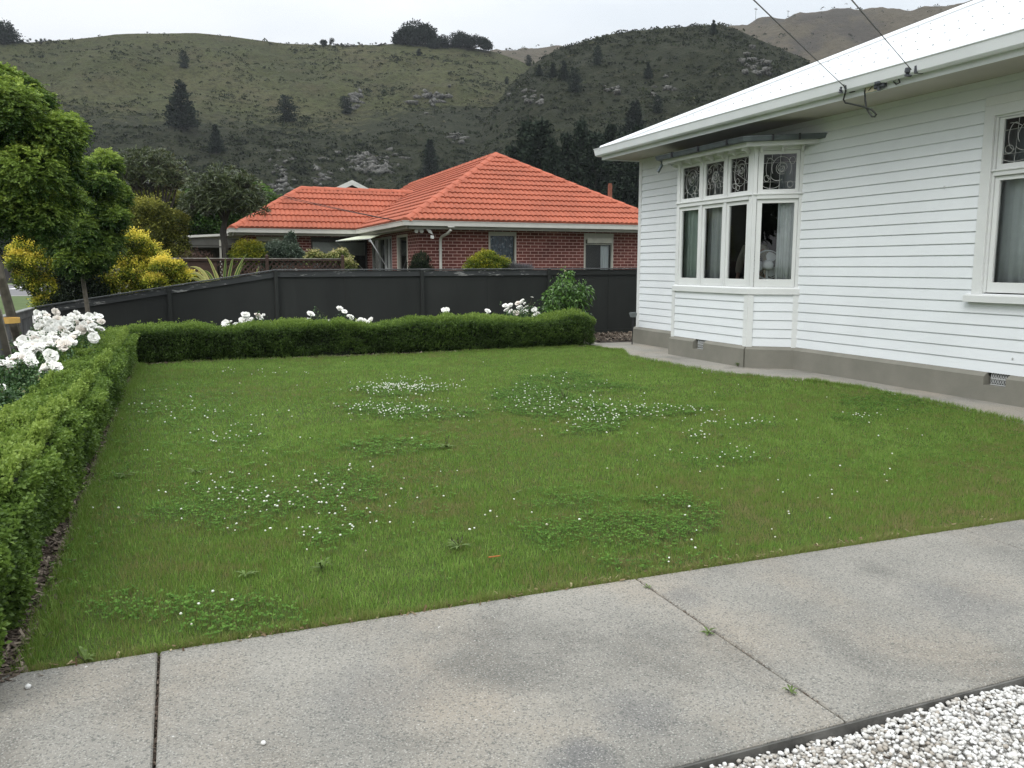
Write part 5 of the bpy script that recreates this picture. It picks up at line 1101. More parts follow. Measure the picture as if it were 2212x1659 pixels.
P0, P1, P2 = onX(52, 775, -1.80), onX(30, 700, -1.82), onX(2, 600, -1.87); mb = MB(); mb.tube([Vector((P0.x+.0, P0.y, -.05)), P0, P1, P2, Vector((-1.95, 11.1, 2.1)), Vector((-1.8, 11.2, 2.8))], [.062, .060, .056, .050, .042, .02], 9); limbs(mb, T2, [c2[i] for i in (3, 7, 11, 12, 8, 14, 6)], .05, 5, (-1.95, 11.1, 2.0)); mb.build('trunk', M['trunk'], t2_)
S0, S1 = onX(22, 785, -1.66), onX(-6, 668, -1.66); sk = thing('tree_stake', (S0.x, S0.y, 0), 'grey wooden stake beside the leaning tree at the left edge', 'stake'); mb = MB(); d = (S1-S0).normalized(); mb.sweep([(S0-d*.75, (1, 0, 0), (0, 1, 0)), (S1, (1, 0, 0), (0, 1, 0))], [(-.03, -.03), (.03, -.03), (.03, .03), (-.03, .03)]); mb.build('post', M['stake'], sk)
q = onX(18, 692, -1.74); mb = MB(); pts = [Vector((q.x+.10*math.cos(a)*1.1, q.y+.14*math.sin(a), q.z+.0*a)) for a in np.linspace(0, 6.283, 15)]; mb.sweep([(p, ((p-q).normalized()), (0, 0, 1)) for p in pts], [(-.004, -.028), (.004, -.028), (.004, .028), (-.004, .028)], cap=False); tag(mb.build('tree_tie', M['tie']), 'yellow strap tying the leaning tree to its stake', 'strap')

# --- roses
M['petal'] = simple('rose_petal', (.86, .85, .79), .7, .03, 30); M['petal'].node_tree.nodes['Principled BSDF'].inputs['Subsurface Weight'].default_value = 0
M['petal2'] = simple('blush_petal', (.78, .72, .64), .6, .06, 30); M['roseleaf'] = leafmat('rose_leaf', [(0, (.018, .042, .016)), (.5, (.055, .12, .036)), (.85, (.11, .19, .055)), (1, (.19, .19, .07))], .45, .2, .4)
def bloom_mesh(seed, R0, n_out, name, mat):
    r = random.Random(seed); mb = MB()
    rings = ((1.0, n_out, .25), (.8, n_out-1, .55), (.58, 5, .95), (.34, 4, 1.25))
    for (q, n, el) in rings:
        ph = r.random()*6
        for i in range(n):
            th = ph+i*6.2832/n+r.uniform(-.15, .15); e = el+r.uniform(-.15, .15); Lp = R0*q*r.uniform(.9, 1.12); wd = Lp*(1.25 if q > .5 else .9)
            d = Vector((math.cos(th)*math.cos(e), math.sin(th)*math.cos(e), math.sin(e))); s = Vector((-math.sin(th), math.cos(th), 0)); up = s.cross(d)*-1
            if up.z < 0: up = -up
            V = []
            for a in range(4):
                t = a/3; 
                for b in range(5):
                    u = b/2-1; wv = math.sin(min(t*1.9+.25, 1.75)); rip = r.uniform(-.05, .05)*Lp
                    V.append(d*Lp*(.12+.88*t-.10*u*u*t)+s*u*wd*.5*wv+up*(.28*Lp*u*u*t-.22*Lp*t*t+(rip if a == 3 else 0)))
            mb.add(V, [(a*5+b, (a+1)*5+b, (a+1)*5+b+1, a*5+b+1) for a in range(3) for b in range(4)])
    me = bpy.data.meshes.new(name); me.from_pydata(mb.v, [], mb.f); me.materials.append(mat); me.shade_smooth(); return me
BL = [bloom_mesh(1, .062, 8, 'bloom', M['petal']), bloom_mesh(2, .056, 7, 'bloom', M['petal']), bloom_mesh(3, .060, 8, 'bloom', M['petal2']), bloom_mesh(4, .03, 5, 'bud', M['petal'])]
def rose_bush(c, blooms, label, seed, h=.6, spread=.35, nleaf=900, ll=.034, extra=()):
    root = thing('rose_bush', (c[0], c[1], 0), label, 'rose bush', 'white rose bushes'); r = np.random.default_rng(seed); rr = random.Random(seed); mb = MB(); c = Vector((c[0], c[1], 0)); tips = []
    for (p, kind) in blooms:
        p = Vector(p); m = c.lerp(p, .55); m.z = p.z*.45; q = p+Vector((0, 0, -.015)); mb.tube([c+Vector((rr.uniform(-.06, .06), rr.uniform(-.06, .06), -.02)), m, q], [.006, .0045, .003], 4, False); tips.append((m, q))
        o = bpy.data.objects.new('bloom' if kind < 3 else 'bud', BL[kind]); COL.objects.link(o); o.parent = root; o.location = p-root.location
        tw = Vector((-p.x*.25, -1, 0)).normalized(); ax = (Vector((0, 0, 1))*rr.uniform(.45, 1.1)+tw*rr.uniform(.2, 1.0)+Vector((rr.uniform(-.6, .6), rr.uniform(-.3, .3), 0))).normalized(); o.rotation_euler = ax.to_track_quat('Z', 'Y').to_euler(); s = rr.uniform(.82, 1.2); o.scale = (s, s, s*rr.uniform(.85, 1.1))
    for e in extra: mb.tube([c, c.lerp(Vector(e), .5)+Vector((0, 0, .1)), e], [.006, .004, .002], 4, False); tips.append((c.lerp(Vector(e), .5), Vector(e)))
    mb.build('stems', M['stem'], root); lv = Leaves(); P = []
    for m, q in tips:
        k = max(6, int(nleaf/len(tips)/2)); t = r.random((k, 1)); P.append(np.array(m)*(1-t)+np.array(q)*t*.98+r.normal(0, .045, (k, 3))-np.array([0, 0, .03]))
    k = nleaf//2; th = r.uniform(0, 6.28, k); q = np.sqrt(r.random(k))*spread; P.append(np.stack([c.x+np.cos(th)*q, c.y+np.sin(th)*q, h*(.15+.75*r.random(k))], 1)); P = np.concatenate(P)
    for j in range(5):
        V, F = leafquads(P+r.normal(0, ll*.6, P.shape), r.normal(0, .6, P.shape)+np.array([0, -.1, .25]), ll*r.uniform(.7, 1.2, len(P)), ll*.32, r, .3); lv.add(V, F, np.repeat(np.clip(r.normal(.5, .22, len(P)), 0, 1), 4))
    lv.build('leaves', M['roseleaf'], root); return root
cropA = [(620,340),(740,330),(640,400),(780,380),(700,480),(650,560),(780,430),(690,600),(925,310),(1270,330),(1190,380),(1340,390),(1240,420),(970,440),(1090,440),(900,500),(1010,520),(1130,540),(1290,500),(1380,520),(1480,390),(1560,400),(1650,380),(1680,470),(1440,440),(1530,560),(1450,600),(1520,640),(1350,600),(1660,590),(840,520),(840,590),(930,620),(1040,620),(1120,670),(1260,690),(1550,745),(1600,440),(1410,560),(1060,490),(950,560),(1200,470),(1600,370),(1490,500),(1180,590)]
cropB = [(560,700),(670,690),(720,740),(600,780),(520,740),(860,700),(960,700),(1080,740),(1190,750),(470,800),(400,800),(350,890),(440,920),(560,880),(650,900),(560,950),(640,950),(820,860),(1070,860),(1210,830),(790,660),(900,760),(1130,800),(1010,800),(760,800),(330,840),(620,850),(880,640),(1000,690),(500,860)]
cropC = [(450,1010),(420,1060),(230,1110),(180,1150),(520,1150),(50,1170),(290,1060),(840,1040),(770,1240),(850,1200),(910,1230),(740,1280),(500,1110),(380,1090),(820,1270),(490,1060),(160,1180)]
def cb(L_, kinds=(0, 1, 0, 2, 1)):
    out = []
    for i, (a, b_) in enumerate(L_):
        x, y = a/4.424/1.736, (1100+b_/4.424)/1.736; z = .60+(800-y)/125*.24; p = onz(x, y, z); out.append((p, 3 if (a, b_) in ((840, 1040), (50, 1170)) and False else kinds[i % len(kinds)]))
    return out
rose_bush((-1.68, 12.6), cb(cropA), 'rose bush covered in white blooms nearest the charcoal fence at left', 41, .62, .42, 2600)
rose_bush((-1.62, 10.6), cb(cropB), 'rose bush with white blooms in the middle of the left rose bed', 42, .6, .4, 2200)
rose_bush((-1.5, 8.6), cb(cropC), 'rose bush with sparse white blooms and many leaves nearest the tied stake', 43, .52, .42, 2400)
rose_bush((-1.38, 6.9), [(onz(1, 840, .52), 0), (onz(138, 1335/1.736 if False else 840, .5), 3)][:1], 'leafy rose bush at the left photo edge with one white bloom', 44, .52, .40, 3400)
rose_bush((-1.28, 5.6), [], 'leafy rose bush without blooms in the nearest part of the left bed', 45, .48, .36, 2800, extra=[(-1.2, 5.4, .5), (-1.45, 5.8, .48)])
def bk(L_, ox, oy, s): return [(onY((ox+a/s)/1.736, (oy+b_/s)/1.736, 15.45+.15*math.sin(a)), k) for a, b_, k in L_]
b1 = bk([(725,970,0),(720,1000,1),(795,940,3),(860,990,1),(985,850,0),(1010,860,1),(980,920,0),(950,930,0),(1075,915,1),(1165,850,2),(1190,885,0),(1250,850,3),(1225,990,1),(1265,1015,0),(1200,1030,3),(1325,960,3),(940,965,1)], 650, 950, 3.687)
b2 = bk([(1250,1500,0),(1230,1553,1),(1490,1455,1),(1530,1480,0),(1575,1520,0),(1590,1535,1),(1400,1555,3),(1470,1565,3),(1640,1560,1),(1690,1560,0),(1750,1545,0),(1720,1570,1),(1665,1545,1)], 600, 500, 2.212)
b3 = bk([(590,1470,0),(608,1468,1),(582,1490,3),(620,1535,1),(675,1540,0),(690,1548,1),(660,1550,1)], 1400, 500, 2.212)
b4 = bk([(948,1475,0),(955,1490,1),(942,1512,0),(965,1515,3)], 1400, 500, 2.212)
b5 = bk([(1095,1430,0),(1135,1428,1),(1110,1465,0),(1140,1478,1),(1200,1410,2),(1235,1395,0),(1255,1410,3),(1215,1445,0),(1265,1447,1),(1240,1480,0),(1255,1478,0),(1185,1490,2),(1340,1462,0),(1358,1493,1),(1345,1515,0),(1315,1360,3),(1400,1530,3),(1330,1470,1)], 1400, 500, 2.212)
rose_bush((1.2, 15.5), b1, 'white rose bush behind the back hedge left of the first tall fence post', 51, .5, .3, 500, .04)
rose_bush((2.9, 15.5), b2, 'white rose bush behind the back hedge just right of the first tall fence post', 52, .5, .35, 500, .04, extra=[onY(685, 665, 15.5)])
rose_bush((4.95, 15.5), b3, 'small white rose bush right of the middle fence post', 53, .48, .25, 300, .04)
rose_bush((5.75, 15.5), b4, 'rose bush with two stacked white blooms behind the hedge', 54, .48, .2, 250, .04)
rose_bush((6.3, 15.5), b5, 'fullest white rose bush of the back row beside the broad leaved shrub', 55, .55, .35, 700, .04, extra=[onY(1152, 652, 15.5), onY(1140, 660, 15.5)])

# --- broad leaved shrub in front of the fence
M['laurel'] = leafmat('broad_green_leaf', [(0, (.03, .06, .015)), (.4, (.08, .17, .035)), (.75, (.14, .27, .05)), (.95, (.26, .38, .09)), (1, (.36, .32, .20))], .35, .2, .5)
lr = thing('broad_leaf_shrub', (7.4, 15.9, 0), 'tall glossy broad leaved shrub at the right end of the back hedge', 'shrub'); r = np.random.default_rng(61)
cl_ = [(onY(x, y, 15.75), (q, q, q)) for x, y, q in ((1222, 600, .14), (1215, 625, .22), (1255, 625, .15), (1195, 650, .2), (1235, 655, .26), (1262, 650, .1), (1185, 680, .2), (1225, 690, .26), (1255, 690, .16), (1210, 720, .3), (1245, 640, .2))]
lv = crown(cl_, 1500, .095, .022, r, .1, .5, .38, .3, .2, nsp=2); lv.build('foliage', M['laurel'], lr); mb = MB()
for c, _ in cl_: mb.tube([(7.4, 15.9, 0), ((7.4+c.x)/2, 15.85, c.z*.5), c], [.014, .01, .004], 5)
mb.build('stems', M['trunk'], lr)

# --- neighbours' garden
def shrub(name, label, cat, clumps, n, Ln, W, mat, seed, base, grp=None, nsp=3, trunk=True, **k):
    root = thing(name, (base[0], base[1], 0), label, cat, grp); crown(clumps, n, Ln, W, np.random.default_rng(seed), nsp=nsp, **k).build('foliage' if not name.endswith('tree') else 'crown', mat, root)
    mb = MB(); b_ = Vector((base[0], base[1], -.1))
    rs = .03 if not name.endswith('tree') else .07
    for c, _ in clumps[:9]: mb.tube([b_, b_.lerp(Vector(c), .5)+Vector((0, 0, .05)), c], [rs, rs*.6, rs*.2], 5)
    mb.build('stems' if not name.endswith('tree') else 'trunk', M['darktrunk'], root); return root
def pc(L_, Y, seed=0):
    rr = random.Random(seed); return [(onY(x, y, Y+rr.uniform(-.35, .35)*min(q, .8)), (q, q, q*k)) for x, y, q, k in L_]
M['gold'] = leafmat('golden_conifer', [(0, (.022, .032, .007)), (.3, (.07, .10, .014)), (.52, (.15, .21, .025)), (.70, (.46, .46, .045)), (1, (.90, .74, .13))], .6, .15, .2)
M['goldlime'] = leafmat('lime_conifer', [(0, (.02, .035, .006)), (.35, (.07, .11, .012)), (.65, (.17, .21, .02)), (1, (.42, .38, .035))], .6, .15, .2)
M['olive'] = leafmat('olive_yellow_leaf', [(0, (.02, .03, .008)), (.4, (.085, .10, .02)), (.75, (.20, .21, .04)), (1, (.36, .34, .07))], .6, .2, .2)
M['deep'] = leafmat('deep_green_leaf', [(0, (.014, .032, .008)), (.45, (.045, .10, .02)), (.8, (.10, .19, .035)), (1, (.16, .27, .06))], .55, .2, .3)
M['greyleaf'] = leafmat('grey_green_leaf', [(0, (.03, .045, .03)), (.5, (.09, .13, .085)), (.85, (.19, .24, .17)), (1, (.34, .40, .30))], .5, .15, .3)
M['dark'] = leafmat('dark_conifer', [(0, (.006, .010, .006)), (.6, (.017, .028, .013)), (1, (.04, .055, .022))], .7, .1, .2)
M['varieg'] = leafmat('variegated_leaf', [(0, (.04, .06, .015)), (.45, (.12, .16, .04)), (.75, (.38, .36, .12)), (1, (.58, .50, .28))], .5, .2, .3)
M['lav'] = leafmat('lavender', [(0, (.05, .055, .05)), (.6, (.13, .13, .13)), (1, (.20, .18, .22))], .8, 0, .2)
kw = dict(up=.55, droop=.05, tbase=.46, tout=.45, tz=.5, shell=(.6, 1.08))
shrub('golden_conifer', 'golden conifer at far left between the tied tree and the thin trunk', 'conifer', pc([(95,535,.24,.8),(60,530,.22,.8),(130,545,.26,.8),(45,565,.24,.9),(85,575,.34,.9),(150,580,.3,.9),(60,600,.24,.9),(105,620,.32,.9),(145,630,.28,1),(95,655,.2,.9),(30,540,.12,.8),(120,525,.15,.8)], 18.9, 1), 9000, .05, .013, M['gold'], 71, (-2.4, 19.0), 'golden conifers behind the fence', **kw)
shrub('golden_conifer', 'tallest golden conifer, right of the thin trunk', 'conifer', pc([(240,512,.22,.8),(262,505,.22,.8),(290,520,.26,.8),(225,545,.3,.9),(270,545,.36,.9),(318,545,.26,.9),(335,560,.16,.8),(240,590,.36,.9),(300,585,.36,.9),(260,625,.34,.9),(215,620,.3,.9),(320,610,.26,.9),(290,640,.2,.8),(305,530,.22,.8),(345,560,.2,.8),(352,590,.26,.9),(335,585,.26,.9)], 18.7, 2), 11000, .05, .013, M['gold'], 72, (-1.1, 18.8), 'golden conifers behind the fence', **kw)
shrub('golden_conifer', 'low golden conifer spilling over the sloping fence beside the flax', 'conifer', pc([(350,575,.2,.8),(375,590,.2,.8),(340,610,.24,.8),(400,600,.17,.8),(365,620,.17,.7),(420,600,.1,.8),(385,575,.12,.8),(372,605,.2,.8),(395,615,.12,.7)], 18.2, 3), 4500, .045, .012, M['gold'], 73, (.05, 18.2), 'golden conifers behind the fence', **kw)
shrub('shaded_conifer', 'golden conifer foliage behind the thin tree trunk, shade put into its dark colour', 'shrub', pc([(180,590,.34,1),(175,630,.36,1),(200,560,.3,1),(150,600,.24,1),(205,640,.28,1),(130,655,.2,.8)], 18.5, 4), 5500, .05, .014, M['dark'], 74, (-1.6, 18.6))  # golden conifers in shade, the shade put into a dark leaf colour
shrub('olive_yellow_tree', 'rounded olive yellow leafed tree above the golden conifers', 'tree', pc([(290,460,.5,.7),(330,455,.45,.7),(370,480,.42,.8),(265,490,.5,.8),(320,500,.6,.9),(375,520,.42,.9),(385,550,.3,.9),(300,540,.5,.9),(350,560,.5,.9),(250,520,.4,.8),(345,590,.4,.8)], 24.5, 5), 11000, .065, .022, M['olive'], 75, (-.6, 24.5), up=.4, droop=.15, tbase=.44, tout=.35, tz=.35)
shrub('green_tree', 'bushy green tree between the umbrella shaped tree and the orange roof', 'tree', pc([(545,425,.7,.7),(575,440,.6,.7),(520,450,.7,.8),(560,470,.7,.8),(595,440,.35,.7),(510,485,.6,.8)], 36, 6), 7000, .12, .045, M['deep'], 76, (3.6, 36), up=.4, tbase=.42, tout=.3, tz=.35)
shrub('green_tree', 'bushy green tree left of the umbrella shaped tree trunk', 'tree', pc([(430,440,.8,.7),(400,460,.7,.8),(460,460,.8,.8),(425,490,.8,.8),(470,490,.6,.8),(385,495,.6,.8),(445,515,.6,.6)], 36, 7), 8000, .12, .045, M['deep'], 77, (1.4, 36), up=.4, tbase=.34, tout=.3, tz=.3)
shrub('green_tree', 'pale leafed tree under the bare stems at left', 'tree', pc([(300,440,.7,.8),(345,430,.6,.8),(375,440,.5,.9),(260,430,.6,.8),(330,470,.6,.8)], 35, 8), 5000, .12, .045, M['olive'], 78, (-1.4, 35), up=.4, tbase=.3, tout=.3, tz=.3)
shrub('dark_tree', 'dark tree behind the far street fence', 'tree', pc([(-20,520,4,1),(15,535,3,.9),(40,545,3,.8),(-60,500,5,1)], 112, 9), 3500, .6, .25, M['deep'], 79, (-24, 112), up=.3, tbase=.1, tout=.2, tz=.2)
shrub('golden_shrub', 'bright yellow feathery shrub behind the lattice fence', 'shrub', pc([(530,540,.3,.8),(550,535,.2,.8),(512,552,.22,.7),(530,560,.34,.8),(555,552,.2,.9)], 24.2, 10), 4200, .065, .012, M['goldlime'], 80, (1.9, 24.2), up=.8, droop=.5, tbase=.5, tout=.3, tz=.4)
shrub('grey_shrub', 'grey green shrub with one tall shoot below the brick house window', 'shrub', pc([(595,545,.36,.8),(625,545,.36,.8),(628,520,.14,1.3),(650,560,.24,.7),(580,560,.26,.8),(665,560,.16,.7),(629,508,.08,1)], 25.2, 11), 4200, .06, .02, M['greyleaf'], 81, (2.95, 25.3), up=.4, tbase=.42, tout=.3, tz=.25)
shrub('variegated_shrub', 'small cream and green shrub left of centre behind the lattice fence', 'shrub', pc([(678,553,.15,.8),(693,556,.12,.8),(668,560,.1,.8)], 23, 12), 900, .06, .02, M['varieg'], 82, (3.4, 23), 'cream variegated shrubs', tbase=.45, tout=.3, tz=.3)
shrub('variegated_shrub', 'larger cream and green shrub beside the lattice end post', 'shrub', pc([(722,556,.15,.8),(738,550,.15,.8),(712,560,.1,.7),(752,558,.08,.8)], 23, 13), 1100, .06, .02, M['varieg'], 83, (4.1, 23), 'cream variegated shrubs', tbase=.45, tout=.3, tz=.3)
shrub('variegated_shrub', 'cream and green shrub hanging right of the lattice end post', 'shrub', pc([(752,570,.11,1),(760,578,.1,1)], 22.4, 14), 600, .06, .02, M['varieg'], 84, (4.4, 22.4), 'cream variegated shrubs', tbase=.45, tout=.3, tz=.3)
shrub('dark_conifer_shrub', 'small dark bronze conifer left of the white downpipe', 'shrub', pc([(910,562,.20,.9),(905,578,.22,1),(918,590,.22,1),(900,595,.2,1)], 20.8, 15), 2600, .05, .01, M['dark'], 85, (6.05, 20.8), up=.8, droop=-.1, tbase=.3, tout=.3, tz=.4)
shrub('dome_conifer', 'dome shaped yellow green conifer in front of the brick house window', 'shrub', pc([(1052,562,.30,.75),(1030,572,.26,.75),(1078,572,.26,.75),(1052,590,.42,.7),(1015,585,.18,.8),(1095,585,.18,.8),(1055,552,.18,.6)], 19.6, 16), 6500, .045, .011, M['goldlime'], 86, (7.15, 19.6), up=.6, droop=.1, tbase=.32, tout=.4, tz=.5)
shrub('lavender_bush', 'grey lavender bush right of the dome shaped conifer', 'shrub', pc([(1120,580,.12,.6),(1140,581,.12,.5),(1108,577,.08,.8)], 19.4, 17), 1300, .06, .004, M['lav'], 87, (8.0, 19.4), up=2.0, droop=-.1, tbase=.5, nsp=2)
shrub('bronze_flax_clump', 'dull reddish plants in front of the open carport', 'plant', pc([(415,560,.2,.6),(440,562,.2,.6)], 23.5, 18), 500, .12, .006, simple('bronze_leaf', (.09, .05, .035), .7, .4, 12), 88, (.7, 23.5), up=2.0, droop=.0, nsp=1)
# flax with long yellow striped leaves
fl_ = thing('variegated_flax', (.75, 17.9, 0), 'yellow and green striped flax with long blades above the sloping fence', 'plant')
M['flax'] = leafmat('flax_blade', [(0, (.06, .11, .03)), (.35, (.12, .19, .05)), (.5, (.36, .38, .12)), (1, (.62, .56, .22))], .45, .2, .4)
V, F, T = [], [], []; rr = random.Random(8)
def ribbon(p0, p1, p2, w0, t0):
    p0, p1, p2 = map(Vector, (p0, p1, p2)); n = 9; s = (p2-p0).cross(Vector((0, -1, 0)));  s = s.normalized() if s.length > 1e-4 else Vector((1, 0, 0)); b0 = len(V)
    for i in range(n):
        t = i/(n-1); p = p0*(1-t)**2+p1*2*t*(1-t)+p2*t*t; w_ = w0*(1-t**3)*(.7+.6*t if t < .5 else 1)
        for k in (-1, -.35, .35, 1): V.append(tuple(p+s*w_*k+Vector((0, .25*w_*abs(k), 0)))); T.append(min(1, t0+(.45 if abs(k) == 1 else -.1)))
    for i in range(n-1):
        for k in range(3): F.append((b0+i*4+k, b0+i*4+k+1, b0+i*4+5+k, b0+i*4+4+k))
for (bx, by, mx_, my_, tx, ty, w_, t0) in ((475,605,462,570,445,553,.030,.5),(483,600,487,575,487,555,.028,.15),(490,600,497,580,505,550,.032,.25),(500,600,512,575,535,545,.03,.3),(505,605,515,580,530,565,.022,.2),(480,605,470,590,458,575,.026,.6),(470,608,455,580,435,585,.035,.3),(465,612,430,575,405,595,.035,.6),(462,612,440,565,405,578,.04,.75),(455,615,425,580,400,612,.03,.5),(470,610,450,592,430,603,.035,.6),(545,600,552,590,560,575,.02,.35),(480,612,500,590,520,600,.02,.3),(450,615,440,590,415,585,.04,.8),(460,612,445,590,425,612,.04,.55)):
    y_ = 17.75+rr.uniform(-.1, .3); ribbon(onY(bx, by+25, y_), onY(mx_, my_, y_+.05), onY(tx, ty, y_), w_, t0)
np_mesh('blades', V, np.array(F), M['flax'], fl_, np.array(T))
# strap-leaved umbrella trees
M['strap'] = leafmat('strap_leaf', [(0, (.014, .022, .009)), (.4, (.042, .060, .022)), (.75, (.11, .135, .055)), (1, (.28, .31, .17))], .4, .1, .45)
def strap_tree(base, label, tips, forks, seed, n_leaf=15, Ln=.20, rt=.1):
    root = thing('strap_leaf_tree', (base[0], base[1], 0), label, 'tree', 'strap leaved trees behind the lattice fence'); r = np.random.default_rng(seed); mb = MB(); b_ = Vector((base[0], base[1], -.1))
    for fb, fr_ in forks: mb.tube([b_+Vector((fb[0], 0, 0))]+[Vector(q) for q in fb[1]], fr_, 7)
    lv = Leaves(); tip = np.array([tuple(t) for t in tips]); src = [Vector(f[0][1][-1]) for f in forks]
    for i, t in enumerate(tips):
        s = min(src, key=lambda q: (q-t).length+.0); 
        if i % 2 == 0 or True: mb.tube([s, s.lerp(t, .5)+Vector((0, 0, -.08)), t], [.022, .014, .007], 4, False)
    for j in range(n_leaf):
        m = len(tip); el = r.uniform(-.5, 1.4, m); th = r.uniform(0, 6.28, m); D = np.stack([np.cos(th)*np.cos(el), np.sin(th)*np.cos(el), np.sin(el)], 1); D += unit(tip-tip.mean(0))*.4
        V_, F_ = leafquads(tip+r.normal(0, .02, tip.shape), D, Ln*r.uniform(.7, 1.2, m), Ln*.075, r, .25, .1); lv.add(V_, F_, np.repeat(.45+.18*np.sin(el)+r.normal(0, .16, m), 4))
    mb.build('trunk', M['darktrunk'], root); lv.build('crown', M['strap'], root)
def dome_tips(c, rx, ry, rz, n, seed, low=-.25, inner=.5):
    r = random.Random(seed); out = []
    while len(out) < n:
        d = Vector((r.gauss(0, 1), r.gauss(0, 1), r.gauss(0, 1))).normalized()
        if d.z < low: continue
        q = r.uniform(inner, 1.0); out.append(Vector(c)+Vector((d.x*rx, d.y*ry, d.z*rz))*q)
    return out
Y = 24.3; cc = onY(485, 425, Y); bb = onY(490, 560, Y)
tp = dome_tips((cc.x-.0, Y, cc.z-.25), 1.12, 1.0, 1.05, 540, 5, -.22, .5)
F0 = onY(484, 478, Y); strap_tree((bb.x+.03, Y), 'umbrella crowned strap leaf tree with a single dark trunk left of the orange roof', tp, [((0, [onY(489, 555, Y), onY(481, 500, Y), F0, onY(471, 440, Y)]), [.09, .085, .085, .05, .035]), ((0, [onY(489, 555, Y), onY(482, 500, Y), onY(484, 480, Y), onY(484, 440, Y)]), [.08, .08, .08, .05, .03]), ((0, [onY(489, 555, Y), onY(483, 500, Y), onY(486, 480, Y), onY(500, 435, Y)]), [.08, .08, .08, .06, .035]), ((0, [onY(489, 555, Y), F0, onY(452, 425, Y)]), [.06, .06, .04, .025]), ((0, [onY(489, 555, Y), F0, onY(520, 415, Y)]), [.06, .06, .04, .025])], 91)
Y = 29.5; cc = onY(320, 385, Y)
tp = dome_tips((cc.x, Y, cc.z-.2), 1.35, 1.1, 1.15, 500, 6, -.1, .55)
stems = []
rr = random.Random(4)
for i in range(13):
    x0 = 300+i*5; x1 = 262+i*10; stems.append(((rr.uniform(-.3, .3), [onY(x0, 470, Y), onY((x0+x1)/2+rr.uniform(-6, 6), 435, Y+rr.uniform(-.4, .4)), onY(x1, 402+rr.uniform(-12, 8), Y+rr.uniform(-.5, .5))]), [.06, .05, .035, .02]))
strap_tree((-.75, Y), 'many stemmed strap leaf tree with dark tangled crown at left', tp, stems, 92, 14, .22)
# ============================================================ HILLS
def azel(x, y):
    r = ray(x, y); return math.atan2(r.x, r.y), math.atan2(r.z, math.hypot(r.x, r.y))
def skyt(L_): 
    q = sorted(azel(x, y) for x, y in L_); return np.array([a for a, _ in q]), np.array([max(e, 0) for _, e in q])
LA = dict(t=skyt([(-1500,300),(-700,150),(-300,112),(0,88),(60,90),(110,86),(170,82),(250,74),(330,71),(420,72),(500,79),(560,86),(620,93),(700,97),(800,98),(870,93),(940,96),(1000,100),(1060,110),(1120,128),(1180,160),(1230,210),(1300,300),(1400,420),(1600,570)]), r0=105, r1=310, p=.85)
LB = dict(t=skyt([(640,574),(750,540),(850,500),(940,430),(1000,350),(1050,255),(1095,195),(1150,140),(1200,108),(1260,88),(1330,72),(1420,62),(1500,55),(1560,52),(1600,66),(1660,92),(1720,118),(1800,170),(1900,250),(2100,350),(2400,430),(2900,500)]), r0=85, r1=235, p=.9)
LC = dict(t=skyt([(500,200),(700,120),(900,108),(1060,103),(1150,98),(1260,91),(1350,85),(1450,76),(1560,53),(1640,43),(1700,35),(1760,25),(1850,18),(1960,10),(2050,4),(2100,0),(2300,-25),(2700,-20),(3200,60),(4200,300)]), r0=240, r1=520, p=.9)
def hlayer(L_, az, r):
    E = np.interp(az, *L_['t']); t = np.clip((r-L_['r0'])/(L_['r1']-L_['r0']), 0, 1)
    e = E*(t**L_['p']); z = r*np.tan(e)+H0*t; zr = L_['r1']*np.tan(E)+H0; return np.where(r > L_['r1'], zr-(r-L_['r1'])*.12, z)
def hill(az, r):
    x, y = r*np.sin(az), r*np.cos(az); a, b, c = hlayer(LA, az, r), hlayer(LB, az, r), hlayer(LC, az, r)
    z = np.maximum(np.maximum(a, b), c); up = np.clip(z/14, 0, 1); rid = np.clip(np.minimum(np.abs(r-LA['r1']), np.abs(r-LB['r1']))/25, .12, 1)
    n = (1-np.abs(vnoise(x/38, y/38, 2)))*4.2-2.4+1.0*(1-np.abs(vnoise(x/15, y/15, 12)))*1.8-.9+1.9*fbm(x/17, y/17, 5, 4)+1.0*fbm(x/4.5, y/4.5, 3, 3)
    z = z+n*up*rid; lay = np.where(c >= np.maximum(a, b), 2, np.where(b > a, 1, 0)); return z, lay
az0, az1 = R(-80), R(72); NA, NR = 1000, 230
azs = np.linspace(az0, az1, NA); rs = np.concatenate([np.linspace(80, 330, 190), np.linspace(335, 900, 40)]); A_, R_ = np.meshgrid(azs, rs, indexing='ij')
Z_, LYR = hill(A_, R_); Z_ = np.where(R_ < 83, -1.0, Z_-.1)
V = np.stack([R_*np.sin(A_), R_*np.cos(A_), Z_], -1).reshape(-1, 3); i, j = np.meshgrid(np.arange(NA-1), np.arange(len(rs)-1), indexing='ij'); k = i*len(rs)+j
F = np.stack([k, k+len(rs), k+len(rs)+1, k+1], -1).reshape(-1, 4)
